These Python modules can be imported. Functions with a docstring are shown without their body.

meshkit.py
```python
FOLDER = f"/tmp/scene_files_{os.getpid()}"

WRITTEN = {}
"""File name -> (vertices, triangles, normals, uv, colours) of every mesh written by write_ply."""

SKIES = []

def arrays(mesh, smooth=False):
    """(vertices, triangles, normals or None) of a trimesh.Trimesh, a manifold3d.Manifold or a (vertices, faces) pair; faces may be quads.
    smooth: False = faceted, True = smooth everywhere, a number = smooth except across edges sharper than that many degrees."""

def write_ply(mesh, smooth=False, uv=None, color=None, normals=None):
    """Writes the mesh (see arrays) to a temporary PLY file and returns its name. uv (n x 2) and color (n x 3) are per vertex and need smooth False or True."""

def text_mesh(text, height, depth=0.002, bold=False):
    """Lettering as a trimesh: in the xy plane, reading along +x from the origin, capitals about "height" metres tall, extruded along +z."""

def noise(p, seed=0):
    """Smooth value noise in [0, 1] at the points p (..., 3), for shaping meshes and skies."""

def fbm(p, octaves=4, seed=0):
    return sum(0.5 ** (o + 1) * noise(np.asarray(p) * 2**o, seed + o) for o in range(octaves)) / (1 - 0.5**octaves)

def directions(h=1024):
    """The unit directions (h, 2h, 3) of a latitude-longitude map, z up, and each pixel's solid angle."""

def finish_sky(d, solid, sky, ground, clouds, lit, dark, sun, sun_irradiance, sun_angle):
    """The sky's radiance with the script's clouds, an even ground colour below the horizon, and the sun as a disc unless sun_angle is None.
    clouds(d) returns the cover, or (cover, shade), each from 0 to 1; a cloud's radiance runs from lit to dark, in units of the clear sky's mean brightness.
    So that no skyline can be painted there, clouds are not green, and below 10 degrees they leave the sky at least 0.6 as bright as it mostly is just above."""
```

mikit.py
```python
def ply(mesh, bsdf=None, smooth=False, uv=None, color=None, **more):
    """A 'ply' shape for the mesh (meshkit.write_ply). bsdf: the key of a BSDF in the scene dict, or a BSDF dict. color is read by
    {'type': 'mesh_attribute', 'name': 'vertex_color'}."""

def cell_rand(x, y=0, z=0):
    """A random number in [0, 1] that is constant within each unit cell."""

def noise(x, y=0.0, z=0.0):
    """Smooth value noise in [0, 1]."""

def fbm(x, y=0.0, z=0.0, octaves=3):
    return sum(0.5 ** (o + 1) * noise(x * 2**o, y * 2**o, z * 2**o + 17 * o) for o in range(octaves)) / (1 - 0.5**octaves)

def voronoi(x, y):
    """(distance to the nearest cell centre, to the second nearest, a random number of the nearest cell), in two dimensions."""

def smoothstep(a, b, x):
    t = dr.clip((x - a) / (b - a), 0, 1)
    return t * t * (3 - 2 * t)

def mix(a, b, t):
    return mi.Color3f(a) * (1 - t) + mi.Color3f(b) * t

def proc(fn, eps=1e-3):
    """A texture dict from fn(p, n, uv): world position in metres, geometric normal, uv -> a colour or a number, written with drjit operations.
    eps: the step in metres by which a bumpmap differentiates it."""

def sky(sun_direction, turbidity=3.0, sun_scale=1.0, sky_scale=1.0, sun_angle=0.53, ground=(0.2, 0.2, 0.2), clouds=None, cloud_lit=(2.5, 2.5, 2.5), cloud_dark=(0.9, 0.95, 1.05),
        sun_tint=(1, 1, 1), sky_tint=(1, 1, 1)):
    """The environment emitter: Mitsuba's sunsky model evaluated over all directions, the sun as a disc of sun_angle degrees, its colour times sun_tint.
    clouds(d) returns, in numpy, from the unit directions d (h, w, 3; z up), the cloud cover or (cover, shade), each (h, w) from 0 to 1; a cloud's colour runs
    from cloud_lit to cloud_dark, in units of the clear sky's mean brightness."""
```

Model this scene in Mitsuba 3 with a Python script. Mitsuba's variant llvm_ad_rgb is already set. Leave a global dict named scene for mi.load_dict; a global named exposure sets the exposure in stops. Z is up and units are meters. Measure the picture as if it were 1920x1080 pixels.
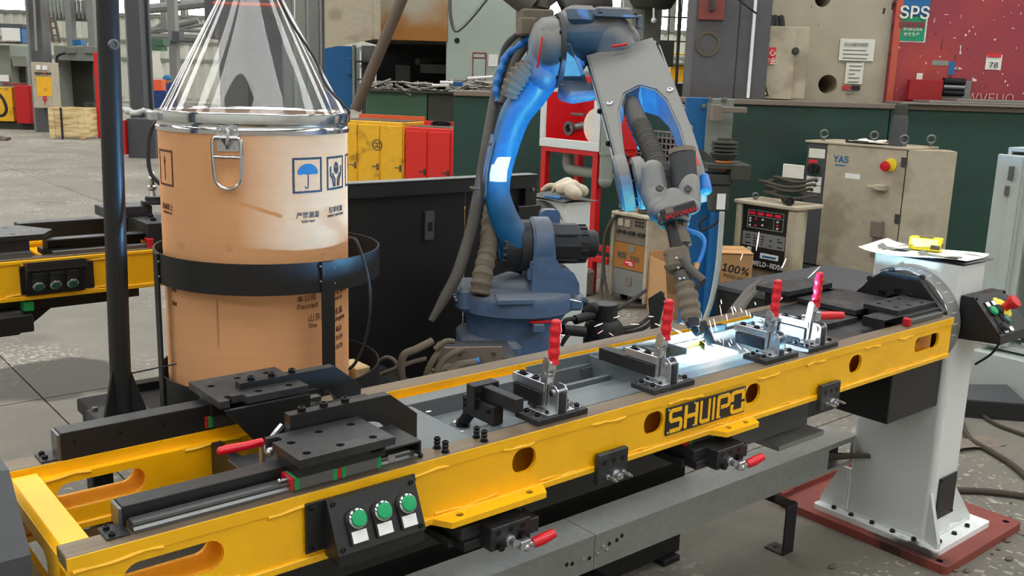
import math, glob, numpy as np, trimesh, manifold3d, mitsuba as mi, drjit as dr, mikit, meshkit
from shapely import geometry as sg, affinity, union_all, box as sbox
from mikit import noise, fbm, voronoi, smoothstep, mix
T = mi.ScalarTransform4f
rng = np.random.default_rng(7)
scene, labels = {'type': 'scene'}, {}

# ---------------------------------------------------------------- camera, light, exposure
exposure = -1.5
CAM = np.array([0, 0, 1.55])
scene['camera'] = {'type': 'perspective', 'fov': 56.10, 'fov_axis': 'x', 'near_clip': 0.05, 'far_clip': 300.0,
    'to_world': T().look_at(origin=[0, 0, 1.55], target=[0.62724933, 0.74942497, 1.55 - 0.21194454], up=[0.11243148, 0.18215214, 0.97682125])}
SKY_L, WIN_L = 11.0, 9.0          # radiance of the roof lights and of the far windows
ARC_L = np.array([46000., 138000., 270000.])   # the welding arc

# ---------------------------------------------------------------- helpers: frames and meshes
def fr(o, x, y, z):
    m = np.eye(4); m[:3, 0], m[:3, 1], m[:3, 2], m[:3, 3] = x, y, z, o
    return m
FX, FD = np.array([0.76684642, -0.64183064, 0]), np.array([0.64183064, 0.76684642, 0])
BG = fr((0, 0, 0), FX, FD, (0, 0, 1))             # the hall behind: u to the right, d away, z up
ROB = fr((2.19, 2.6, 0), (.866, -.5, 0), (-.5, -.866, 0), (0, 0, 1))
def unit(v): v = np.asarray(v, float); return v / np.linalg.norm(v)
def perp(d):
    d = unit(d); a = np.cross(d, [0, 0, 1.] if abs(d[2]) < .9 else [1., 0, 0]); a = unit(a)
    return a, np.cross(d, a)
def J(*ms):
    out = []
    for m in ms: out += m if isinstance(m, list) else [m]
    return trimesh.util.concatenate(out)
def tm(v, f): return trimesh.Trimesh(np.asarray(v, float), np.asarray(f), process=False)
def hull(p): return trimesh.convex.convex_hull(np.asarray(p, float))
def bx(x0, x1, y0, y1, z0, z1, b=.0015):
    c = [(x0 + x1) / 2, (y0 + y1) / 2, (z0 + z1) / 2]; s = np.abs([x1 - x0, y1 - y0, z1 - z0]) / 2
    b = min(b, s.min() * .45)
    if b <= 0:
        return trimesh.creation.box(extents=2 * s, transform=trimesh.transformations.translation_matrix(c))
    p = []
    for i in (-1, 1):
        for j in (-1, 1):
            for k in (-1, 1):
                q = np.array([i, j, k]) * s
                for a in range(3):
                    w = q.copy()
                    for o in range(3):
                        if o != a: w[o] -= b * (i, j, k)[o]
                    p.append(w + c)
    return hull(p)
def at(m, M): m = m.copy(); m.apply_transform(M); return m
def mv(m, x, y, z): m = m.copy(); m.apply_translation((x, y, z)); return m
def cyl(p, q, r, r2=None, n=20, cap=True):
    p, q = np.asarray(p, float), np.asarray(q, float); r2 = r if r2 is None else r2
    a, b = perp(q - p); t = np.arange(n) * 2 * np.pi / n
    ring = np.cos(t)[:, None] * a + np.sin(t)[:, None] * b
    v = np.vstack([p + ring * r, q + ring * r2]); i = np.arange(n); j = (i + 1) % n
    f = np.vstack([np.stack([i, j, j + n], 1), np.stack([i, j + n, i + n], 1)])
    if cap:
        v = np.vstack([v, p, q]); f = np.vstack([f, np.stack([j, i, i * 0 + 2 * n], 1), np.stack([i + n, j + n, i * 0 + 2 * n + 1], 1)])
    return tm(v, f)
def lathe(prof, o=(0, 0, 0), d=(0, 0, 1), n=28, a0=0, a1=2 * np.pi):
    """prof: (radius, height) along d from o"""
    d = unit(d); a, b = perp(d); full = a1 - a0 > 6.28
    t = a0 + (a1 - a0) * np.arange(n + (not full)) / n; m = len(t)
    ring = np.cos(t)[:, None] * a + np.sin(t)[:, None] * b
    v = np.vstack([np.asarray(o, float) + ring * r + d * h for r, h in prof]); f = []
    for k in range(len(prof) - 1):
        i = np.arange(m if full else m - 1); j = (i + 1) % m
        f += [np.stack([i + k * m, j + k * m, j + (k + 1) * m], 1), np.stack([i + k * m, j + (k + 1) * m, i + (k + 1) * m], 1)]
    return tm(v, np.vstack(f))
def spline(pts, n=8):
    p = np.asarray(pts, float)
    if len(p) < 3: return p
    q = np.vstack([2 * p[0] - p[1], p, 2 * p[-1] - p[-2]]); out = []
    for k in range(1, len(q) - 2):
        for t in np.arange(n) / n:
            a, b, c, d = q[k - 1:k + 3]
            out.append(.5 * (2 * b + (c - a) * t + (2 * a - 5 * b + 4 * c - d) * t * t + (3 * b - a - 3 * c + d) * t ** 3))
    return np.vstack(out + [p[-1]])
def tube(pts, r, n=8, k=6, rad=None):
    """a tube along a smooth curve; rad(s, i) may scale the radius"""
    p = spline(pts, k); m = len(p)
    t = np.gradient(p, axis=0); t /= np.linalg.norm(t, axis=1, keepdims=True)
    a, _ = perp(t[0]); A = []
    for i in range(m):
        a = unit(a - t[i] * (a @ t[i])); A.append(a)
    A = np.array(A); B = np.cross(t, A); g = np.arange(n) * 2 * np.pi / n
    R = np.full(m, r, float) if np.isscalar(r) else np.interp(np.linspace(0, 1, m), np.linspace(0, 1, len(r)), r)
    if rad is not None: R = R * rad(np.concatenate([[0], np.cumsum(np.linalg.norm(np.diff(p, axis=0), axis=1))]))
    v = (p[:, None] + R[:, None, None] * (np.cos(g)[None, :, None] * A[:, None] + np.sin(g)[None, :, None] * B[:, None])).reshape(-1, 3)
    i, j = np.meshgrid(np.arange(m - 1), np.arange(n), indexing='ij')
    q = np.stack([i * n + j, i * n + (j + 1) % n, (i + 1) * n + (j + 1) % n, (i + 1) * n + j], -1).reshape(-1, 4)
    f = [q[:, [0, 1, 2]], q[:, [0, 2, 3]]]; v = np.vstack([v, p[0], p[-1]]); jj = np.arange(n)
    f += [np.stack([(jj + 1) % n, jj, jj * 0 + m * n], 1), np.stack([(m - 1) * n + jj, (m - 1) * n + (jj + 1) % n, jj * 0 + m * n + 1], 1)]
    return tm(v, np.vstack(f))
_ico = {k: trimesh.creation.icosphere(subdivisions=k) for k in (1, 2, 3)}
def ball(c, r, k=2, s=(1, 1, 1)):
    return tm(_ico[k].vertices * r * np.asarray(s) + np.asarray(c, float), _ico[k].faces)
def blob(*cr, k=2):
    """convex hull of spheres (x, y, z, r)"""
    return hull(np.vstack([_ico[k].vertices * c[3] + np.asarray(c[:3], float) for c in cr]))
def ext(poly, d, M=None):
    """extrude a polygon (list of points or shapely) by d along the frame's z"""
    g = poly if hasattr(poly, 'geom_type') else sg.Polygon(poly)
    if not g.is_valid: g = g.buffer(0)
    m = J([trimesh.creation.extrude_polygon(h, d, engine='earcut') for h in getattr(g, 'geoms', [g])])
    return m if M is None else at(m, M)
def rrect(x0, x1, y0, y1, r, n=6): return sbox(x0 + r, y0 + r, x1 - r, y1 - r).buffer(r, quad_segs=n)
def circ(x, y, r, n=8): return sg.Point(x, y).buffer(r, quad_segs=n)
def XZ(y): return fr((0, y, 0), (1, 0, 0), (0, 0, 1), (0, -1, 0))    # polygon in x, z; extruded towards -y from the plane y
def YZ(x): return fr((x, 0, 0), (0, 1, 0), (0, 0, 1), (1, 0, 0))     # polygon in y, z; extruded towards +x
def grid(nx, ny, fn):
    u, v = np.meshgrid(np.linspace(0, 1, nx), np.linspace(0, 1, ny), indexing='ij')
    P = fn(u, v).reshape(-1, 3); i, j = np.meshgrid(np.arange(nx - 1), np.arange(ny - 1), indexing='ij'); a = (i * ny + j).ravel()
    return tm(P, np.vstack([np.stack([a, a + ny, a + ny + 1], 1), np.stack([a, a + ny + 1, a + 1], 1)]))
def sheet(nx, ny, fn, th):
    """a thin curved sheet with thickness"""
    a = grid(nx, ny, fn); b = a.copy(); b.vertices[:, 2] -= th; b.faces = b.faces[:, ::-1]
    e = [(i * ny) for i in range(nx)] + [(nx - 1) * ny + j for j in range(1, ny)] + [i * ny + ny - 1 for i in range(nx - 2, -1, -1)] + [j for j in range(ny - 2, 0, -1)]
    k = len(a.vertices); e = np.array(e); g = np.roll(e, -1)
    return tm(np.vstack([a.vertices, b.vertices]), np.vstack([a.faces, b.faces, np.stack([e, e + k, g + k], 1), np.stack([e, g + k, g], 1)]))
_font = sorted(glob.glob('/opt/blender-*/*/datafiles/fonts/Noto Sans CJK Regular.woff2'))
def txt(s, h, d=.001, cjk=False, bold=False):
    """lettering in the xy plane, capitals h tall"""
    if not (cjk and _font): return meshkit.text_mesh(s, h, d, bold)
    from PIL import Image, ImageDraw, ImageFont
    f = ImageFont.truetype(_font[0], 64); x0, y0, x1, y1 = f.getbbox(s, anchor='ls')
    im = Image.new('L', (x1 - x0 + 8, y1 - y0 + 8)); ImageDraw.Draw(im).text((4 - x0, 4 - y0), s, 255, f, anchor='ls', stroke_width=int(bold))
    on = np.pad(np.asarray(im) > 127, ((0, 0), (1, 1))).astype(np.int8)
    r, st = np.nonzero(np.diff(on, axis=1) == 1); en = np.nonzero(np.diff(on, axis=1) == -1)[1]
    g = union_all(sbox(st, -r - 1, en, -r)).buffer(.5).buffer(-.5).simplify(.6); k = h / 52.
    return ext(affinity.affine_transform(g, [k, 0, 0, k, -4 * k, (4 - y0) * k]), d)
def center(m): m = m.copy(); b = m.bounds; m.apply_translation([-(b[0][0] + b[1][0]) / 2, -(b[0][1] + b[1][1]) / 2, 0]); return m

# ---------------------------------------------------------------- helpers: entries of the scene
def free(key):
    if key not in scene and key not in labels and not any(k.startswith(key + '__') for k in scene): return key
    n = 1
    while True:
        k = '%s_%03d' % (key, n)
        if k not in scene and k not in labels and not any(q.startswith(k + '__') for q in scene): return k
        n += 1
def tag(key, label=None, cat=None, group=None, kind=None):
    d = {a: b for a, b in (('label', label), ('category', cat), ('group', group), ('kind', kind)) if b}
    if d: labels[key] = d
    return key
_seen = set()
def add(name, mesh, mat, parent=None, label=None, cat=None, group=None, kind=None, M=None, smooth=35, **more):
    key = (parent + '__' + name) if parent else name
    n, k0 = 0, key
    while key in _seen: n += 1; key = '%s_%03d' % (k0, n)
    _seen.add(key)
    if isinstance(mesh, dict): scene[key] = {**mesh, **({'to_world': T(M)} if M is not None else {})}
    else:
        if isinstance(mesh, list): mesh = J(mesh)
        scene[key] = mikit.ply(at(mesh, M) if M is not None else mesh, 'mat_' + mat, smooth, **more)
    return tag(key, label, cat, group, kind)
def thing(name, label, cat, group=None):
    key, n = name, 0
    while key in _seen: n += 1; key = '%s_%03d' % (name, n)
    _seen.add(key)
    return tag(key, label, cat, group)
def struct(name, mesh, mat, label=None, **k): return add(name, mesh, mat, label=label, kind='structure', **k)

# ---------------------------------------------------------------- materials (colours as sRGB 0-255)
def lin(c):
    c = np.asarray(c, float) / 255
    return [float(x) for x in np.where(c < .04045, c / 12.92, ((c + .055) / 1.055) ** 2.4)]
def mat(key, c, rough=.5, metal=0., fn=None, clear=0., bump=None, spec=.5):
    d = {'type': 'principled', 'base_color': mikit.proc(fn) if fn else {'type': 'rgb', 'value': lin(c)}, 'roughness': rough, 'metallic': metal, 'specular': spec}
    if clear: d['clearcoat'] = clear; d['clearcoat_gloss'] = .9
    if bump: d = {'type': 'bumpmap', 'tex': mikit.proc(bump[0], eps=.002), 'scale': bump[1], 'bsdf': d}
    scene['mat_' + key] = {'type': 'twosided', 'bsdf': d}
def worn(c, dirt, s=5., amt=.35, lo=.52, hi=.75, amp=.12):
    c, dirt = lin(c), lin(dirt)
    def f(p, n, uv):
        a = fbm(p.x * s, p.y * s, p.z * s, 4); b = noise(p.x * s * 7, p.y * s * 7, p.z * s * 7)
        return mix(mi.Color3f(c) * (1 + amp * (b - .5)), dirt, amt * smoothstep(lo, hi, a))
    return f
def chipped(c, chip, dirt, s=22., thr=.78):
    c, chip, dirt = lin(c), lin(chip), lin(dirt)
    def f(p, n, uv):
        u = p.x * .767 - p.y * .642
        a = fbm(u * 2.2, p.z * 2.2, 3.1, 3); b = noise(u * s, p.z * s, 1.7) * (.75 + .5 * noise(u * 3, p.z * 3, 9.))
        k = mix(mi.Color3f(c) * (.9 + .2 * noise(u * 8, p.z * 8, .3)), dirt, .55 * smoothstep(.5, .8, a))
        return mix(k, chip, smoothstep(thr, thr + .06, b))
    return f
def dusty(c, dust, k=.85, lo=-.15, hi=.85):
    c, dust = lin(c), lin(dust)
    def f(p, n, uv):
        a = fbm(p.x * 7, p.y * 7, p.z * 7, 3)
        up = smoothstep(lo, hi, n.z + (a - .5) * .9)
        return mix(mi.Color3f(c) * (.85 + .3 * noise(p.x * 40, p.y * 40, p.z * 40)), dust, k * up)
    return f
def red_fn(p, n, uv):
    u = p.x * .767 - p.y * .642
    k = mix(lin((172, 62, 56)), lin((146, 54, 64)), smoothstep(.35, .7, fbm(u * 1.1, p.z * 1.1, 2., 3) + .12 * (p.z - 2)))
    k = mix(k, lin((214, 196, 188)), smoothstep(.93, .95, noise(u * 34, p.z * 30, 5.)))
    return mix(k, lin((84, 34, 36)), .8 * smoothstep(.70, .78, noise(u * 30, p.z * 16, 1.) * (.62 + .55 * noise(u * 3.1, p.z * 2.3, 8.))))
def floor_fn(p, n, uv):
    a = fbm(p.x * .8, p.y * .8, 0., 4); b = fbm(p.x * 5, p.y * 5, 2., 4); c = noise(p.x * 60, p.y * 60, 0.)
    slab = mikit.cell_rand((p.x - 1.09) / 2.4 + 40, (p.y - 4.75) / 2.4 + 40, 3)
    k = mi.Color3f(lin((116, 112, 103))) * (.78 + .32 * a + .22 * (b - .5) + .08 * (c - .5) + .1 * (slab - .5))
    scuff = smoothstep(.62, .74, noise(p.x * 62 + 3, p.y * 62, 7.) * (.55 + .75 * fbm(p.x * 1.3, p.y * 1.3, 5., 2))) * smoothstep(.40, .6, fbm(p.x * 1.1 + 3, p.y * 1.1, 1., 2))
    k = mix(k, lin((186, 182, 172)), .5 * scuff)
    x, y = (p.x - 1.22) / .36, (p.y - 5.02) / .42
    w = x * x + y * y + 1.1 * (fbm(p.x * 3.5, p.y * 3.5, 4., 3) - .5)
    k = mix(k, lin((54, 50, 46)), .85 * (1 - smoothstep(.75, 1.0, w)))
    return mix(k, lin((70, 66, 60)), .35 * smoothstep(.6, .8, fbm(p.x * 1.7, p.y * 1.7, 8., 3)))
def spangle(p, n, uv):
    d, e, r = voronoi(p.x * 70, (p.y + p.z) * 70)
    return mi.Color3f(lin((172, 176, 173))) * (.78 + .07 * r + .4 * (fbm(p.x * 4, p.y * 4, p.z * 7, 3) - .5))
def bar_fn(p, n, uv):
    a = fbm(p.x * 4, p.y * 18, p.z * 9, 4); b = noise(p.x * 12, p.y * 320, p.z * 90)
    return mix(mi.Color3f(lin((118, 103, 84))) * (.85 + .3 * b), lin((78, 58, 42)), .7 * smoothstep(.45, .8, a))
def drum_fn(p, n, uv):
    a = noise(p.x * 4, p.y * 4, p.z * 90); b = fbm(p.x * 3, p.y * 3, p.z * 3, 3)
    k = mi.Color3f(lin((214, 157, 110))) * (.95 + .06 * a + .1 * (b - .5))
    g = dr.atan2(p.y - 2.52, p.x - 1.164) + 2.435                      # a long scuff down the front
    s = dr.exp(-dr.square(g / .012)) * smoothstep(.82, .86, p.z) * (1 - smoothstep(.95, .985, p.z))
    h = smoothstep(.7, .8, noise(p.x * 24, p.y * 24, p.z * 40)) * dr.exp(-dr.square((p.z - 1.09) / .03))
    return mix(k, lin((110, 78, 52)), dr.clip(.6 * s + .22 * h, 0, 1))
def oxide_fn(p, n, uv):
    a = fbm(p.x * 9, p.y * 9, p.z * 9, 3)
    k = mi.Color3f(lin((126, 60, 52))) * (.85 + .3 * a)
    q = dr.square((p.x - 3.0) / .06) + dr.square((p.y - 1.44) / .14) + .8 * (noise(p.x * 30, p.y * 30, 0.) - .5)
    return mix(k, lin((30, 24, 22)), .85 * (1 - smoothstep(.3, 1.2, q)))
def white_fn(p, n, uv):
    q = dr.square((p.x - 3.01) / .035) + dr.square((p.y - 1.42) / .11) + dr.square((p.z - .035) / .02) + .7 * (noise(p.x * 40, p.y * 40, 0.) - .5)
    return mix(mi.Color3f(lin((226, 229, 229))), lin((26, 22, 20)), .9 * (1 - smoothstep(.35, 1.1, q)))
def wood_fn(p, n, uv):
    g = fbm(p.x * 3, p.y * 3, p.z * 16, 3)
    return mix(lin((220, 198, 150)), lin((176, 148, 98)), smoothstep(.35, .75, g))
mat('floor', None, .75, fn=floor_fn)
mat('joint', (60, 56, 50), .9)
mat('yellow', None, .32, fn=worn((243, 182, 8), (205, 140, 12), 3., .35), clear=.3)
mat('black', (25, 26, 28), .42)
mat('oxide', None, .42, .25, fn=worn((40, 41, 44), (72, 72, 74), 14., .5, .5, .7, .3))
mat('shield', (17, 17, 19), .55)
mat('bolt', (30, 30, 32), .35, .6)
mat('recess', (10, 10, 11), .7)
mat('redgrip', (206, 10, 34), .25, clear=.6)
mat('zinc', (196, 198, 202), .28, .9)
mat('chrome', (222, 224, 228), .14, 1.)
mat('galv', None, .38, .45, fn=spangle)
mat('bar', None, .42, .3, fn=bar_fn)
mat('cardboard', None, .75, fn=drum_fn)
mat('inkblack', (34, 32, 36), .7)
mat('inkblue', (12, 92, 134), .7)
mat('inkbrown', (92, 52, 38), .7)
mat('robotblue', None, .5, fn=dusty((74, 106, 146), (114, 116, 116), .75, -.3, .9))
mat('armblue', None, .42, fn=dusty((16, 98, 152), (88, 104, 120), .5))
mat('robotgrey', None, .5, fn=dusty((52, 94, 132), (124, 123, 120), .96, -.6, .6))
mat('motorblack', (40, 43, 48), .5)
mat('dustybrown', (104, 96, 84), .9)
mat('hose', (82, 79, 75), .7)
mat('rubber', (28, 28, 30), .6)
mat('bluefilm', (30, 110, 190), .35)
mat('white', (210, 214, 215), .32, clear=.25)
mat('whitescorch', None, .35, fn=white_fn)
mat('redoxide', None, .6, fn=oxide_fn)
mat('greenbtn', (8, 158, 98), .45)
mat('darkgreenlens', (40, 84, 76), .2, clear=.6)
mat('label', (232, 233, 234), .6)
mat('red', (196, 28, 34), .4)
mat('railred', (178, 22, 34), .45)
mat('railgreen', (20, 142, 74), .45)
mat('plastyellow', (238, 222, 48), .4)
mat('ringsteel', (132, 132, 130), .45, .35)
mat('yellowshade', (214, 138, 10), .8, spec=.1)  # the frame paint again, darker: shade inside the oblong holes put into the colour
mat('steel', (120, 122, 124), .35, .85)
mat('sheetgrey', (112, 119, 122), .42, .35)
mat('greenwall', None, .55, fn=worn((28, 64, 56), (36, 44, 42), 1.3, .8, .45, .7))
mat('ledge', (120, 108, 98), .7)
mat('cream', None, .5, fn=worn((176, 166, 146), (128, 116, 94), 3.5, .6, .5, .72))
mat('pressred', None, .55, fn=red_fn)
mat('darkred', (150, 22, 28), .5)
mat('presscream', None, .55, fn=chipped((172, 163, 142), (52, 46, 40), (165, 154, 132), 26., .84))
mat('greygreen', (166, 180, 172), .6)
mat('greenbase', (62, 96, 76), .65)
mat('column', None, .55, fn=worn((84, 84, 88), (66, 62, 60), 1.5, .8, .4, .7))
mat('cabyellow', None, .5, fn=worn((232, 176, 34), (150, 104, 30), 6., .7, .55, .75))
mat('cabred', (216, 40, 32), .45)
mat('rustpanel', None, .6, fn=worn((168, 164, 146), (158, 104, 44), 1.1, 1., .38, .62))
mat('brownpipe', (92, 78, 66), .6)
mat('postblue', (14, 92, 150), .4)
mat('kraft', (190, 146, 100), .8)
mat('kraftdark', (120, 88, 58), .85)
mat('wood', None, .8, fn=wood_fn)
mat('signblue', (32, 98, 150), .5)
mat('signgreen', (18, 140, 100), .5)
mat('signred', (206, 44, 54), .5)
mat('paper', (222, 220, 208), .7)
mat('greydark', (70, 72, 76), .6)
mat('greymid', (120, 122, 120), .6)
mat('machgrey', (128, 134, 126), .6)
mat('machdark', (58, 60, 54), .7)
mat('farwall', (214, 214, 204), .8)
mat('orange', (220, 92, 50), .6)
mat('orangered', (186, 82, 62), .6)
mat('copper', (176, 110, 60), .4, .6)
mat('glove', (188, 178, 160), .9)
mat('skin', (180, 130, 100), .6)
mat('navy', (28, 52, 110), .7)
mat('led', (240, 24, 60), .4)
mat('lid', (96, 92, 86), .6)
mat('stencil', (196, 146, 136), .7)
mat('wrap', (190, 194, 192), .3)
mat('scrap', (150, 146, 140), .45, .6)
mat('cable', (70, 62, 54), .8)
mat('doorgrey', (172, 180, 176), .45)
scene['mat_plastic'] = {'type': 'blendbsdf', 'weight': .03, 'a': {'type': 'thindielectric', 'int_ior': 1.5}, 'b': {'type': 'twosided', 'bsdf': {'type': 'diffuse', 'reflectance': {'type': 'rgb', 'value': [.75, .77, .78]}}}}

# a socket head bolt of unit radius (head 1.1 tall, standing on z = 0) and copies of it as parts
_bolt = lathe([(0, 0), (1, 0), (1, .95), (.88, 1.1), (.55, 1.1), (.55, .5), (0, .5)], n=14)
_flat = lathe([(0, .05), (.5, .05), (.5, .12), (1, .12), (1.12, .02), (1.12, 0)], n=14)
_hex = J(lathe([(1.15, 0), (1.15, .16), (0, .16)], n=14), lathe([(1, .16), (1, .9), (.85, 1), (0, 1)], n=6))
BOLT = {k: mikit.ply(_bolt, 'mat_' + k, 30) for k in ('bolt', 'zinc')}
FLAT = mikit.ply(_flat, 'mat_bolt', 30)
HEX = {k: mikit.ply(_hex, 'mat_' + k, 30) for k in ('bolt', 'zinc', 'steel')}
def stud(parent, p, d=(0, 0, 1), r=.006, kind=BOLT['bolt'], name='bolt', base=None):
    m = np.eye(4) if base is None else base
    a, b = perp(d); M = fr(p, np.array(a) * r, np.array(b) * r, unit(d) * r)
    return add(name, kind, None, parent, M=m @ M)

# ================================================================ the hall: floor, roof, far wall
struct('floor', bx(-60, 70, -40, 80, -.3, -.012, 0), 'joint', 'grey concrete floor of the hall, cast in large stained slabs')
g0, g1, h0, h1, st = 1.09 - 7.2, 1.09 + 16.8, 4.75 - 9.6, 4.75 + 19.2, 2.4
for i in range(10):
    for j in range(12):
        x, y = g0 + i * st, h0 + j * st
        add('slab', bx(x + .004, x + st - .004, y + .004, y + st - .004, -.012, 0, 0), 'floor', 'floor', smooth=False)
for b in ((-60, g0, -40, 80), (g1, 70, -40, 80), (g0, g1, -40, h0), (g0, g1, h1, 80)):
    add('slab', bx(*b, -.012, 0, 0), 'floor', 'floor', smooth=False)
struct('ceiling', bx(-30, 26, -14, 48, 9.2, 9.4, 0), 'machgrey', 'high roof of the hall', M=BG, smooth=False)
def lamp(key, mesh, rad, w, label, **k):
    struct(key, mesh, 'label', label, **k)
    scene[key]['emitter'] = {'type': 'area', 'radiance': {'type': 'rgb', 'value': [float(v) for v in rad]}, 'sampling_weight': float(w)}
def quad(a, b, c, d): return tm([a, b, c, d], [[0, 1, 2], [0, 2, 3]])
for k, d in enumerate((-9, -2.5, 4, 10.5, 17, 23.5, 30, 37)):
    lamp('window_%d' % (k + 1), quad((-26, d, 9.15), (-26, d + 2.6, 9.15), (22, d + 2.6, 9.15), (22, d, 9.15)), np.array([1, 1.0, .97]) * SKY_L, 1.0, 'translucent roof light strip', M=BG, smooth=False)
struct('wall_left', bx(-30, -29.8, -14, 48, 0, 9.2, 0), 'farwall', 'left wall of the hall', M=BG, smooth=False)
struct('wall_right', bx(25.8, 26, -14, 48, 0, 9.2, 0), 'farwall', 'right wall of the hall', M=BG, smooth=False)
struct('wall_rear', bx(-30, 26, -14, -13.8, 0, 9.2, 0), 'farwall', 'wall behind the viewer', M=BG, smooth=False)
for k, u in enumerate((-24, -16, -8, 0, 8, 16)):
    lamp('window_%d' % (k + 20), quad((u, -13.75, 3.0), (u + 6.5, -13.75, 3.0), (u + 6.5, -13.75, 7.5), (u, -13.75, 7.5)), np.array([1, 1, 1]) * SKY_L * .55, .35, 'tall window in the wall behind the viewer', M=BG, smooth=False)
struct('wall_far', bx(-30, 26, 46.1, 46.3, 0, 9.2, 0), 'farwall', 'pale corrugated far wall with a window band above', M=BG, smooth=False)
u = np.arange(-30, 26, .45)
add('corrugation', J([bx(a, a + .22, 46.0, 46.1, .2, 3.85, 0) for a in u]), 'farwall', 'wall_far', M=BG, smooth=False, kind='stuff')
for z in (1.9, 2.7, 3.85): add('girt', bx(-30, 26, 45.9, 46.02, z, z + .12, 0), 'machgrey', 'wall_far', M=BG, smooth=False)
for k, a in enumerate(np.arange(-29, 25, 4.5)):
    lamp('window_%d' % (k + 40), quad((a + .15, 46.0, 4.0), (a + 4.3, 46.0, 4.0), (a + 4.3, 46.0, 8.6), (a + .15, 46.0, 8.6)), np.ones(3) * WIN_L, .04, 'bright high window in the far wall', M=BG, smooth=False)
    add('mullion', J(bx(a - .1, a + .1, 45.8, 46, 3.9, 9, 0), bx(a + 2.1, a + 2.2, 45.9, 46, 3.9, 9, 0)), 'machgrey', 'wall_far', M=BG, smooth=False)

# ================================================================ things along the hall (u to the right, d away)
def pb(P0, P1, dep, b=.006):
    """box with its front between two opposite corners (u, d, z) and dep deep"""
    return bx(min(P0[0], P1[0]), max(P0[0], P1[0]), P0[1], P0[1] + dep, min(P0[2], P1[2]), max(P0[2], P1[2]), b)
def pl(P0, P1, th=.004, proud=.0):
    """flat plate on a front that stands at the corners' d"""
    return bx(min(P0[0], P1[0]), max(P0[0], P1[0]), P0[1] - th - proud, P0[1] - proud, min(P0[2], P1[2]), max(P0[2], P1[2]), .001)
def front(P, m): return mv(at(m, fr((0, 0, 0), (1, 0, 0), (0, 0, 1), (0, -1, 0))), P[0], P[1] - .002, P[2])   # a mesh of the xy plane onto a front

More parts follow.
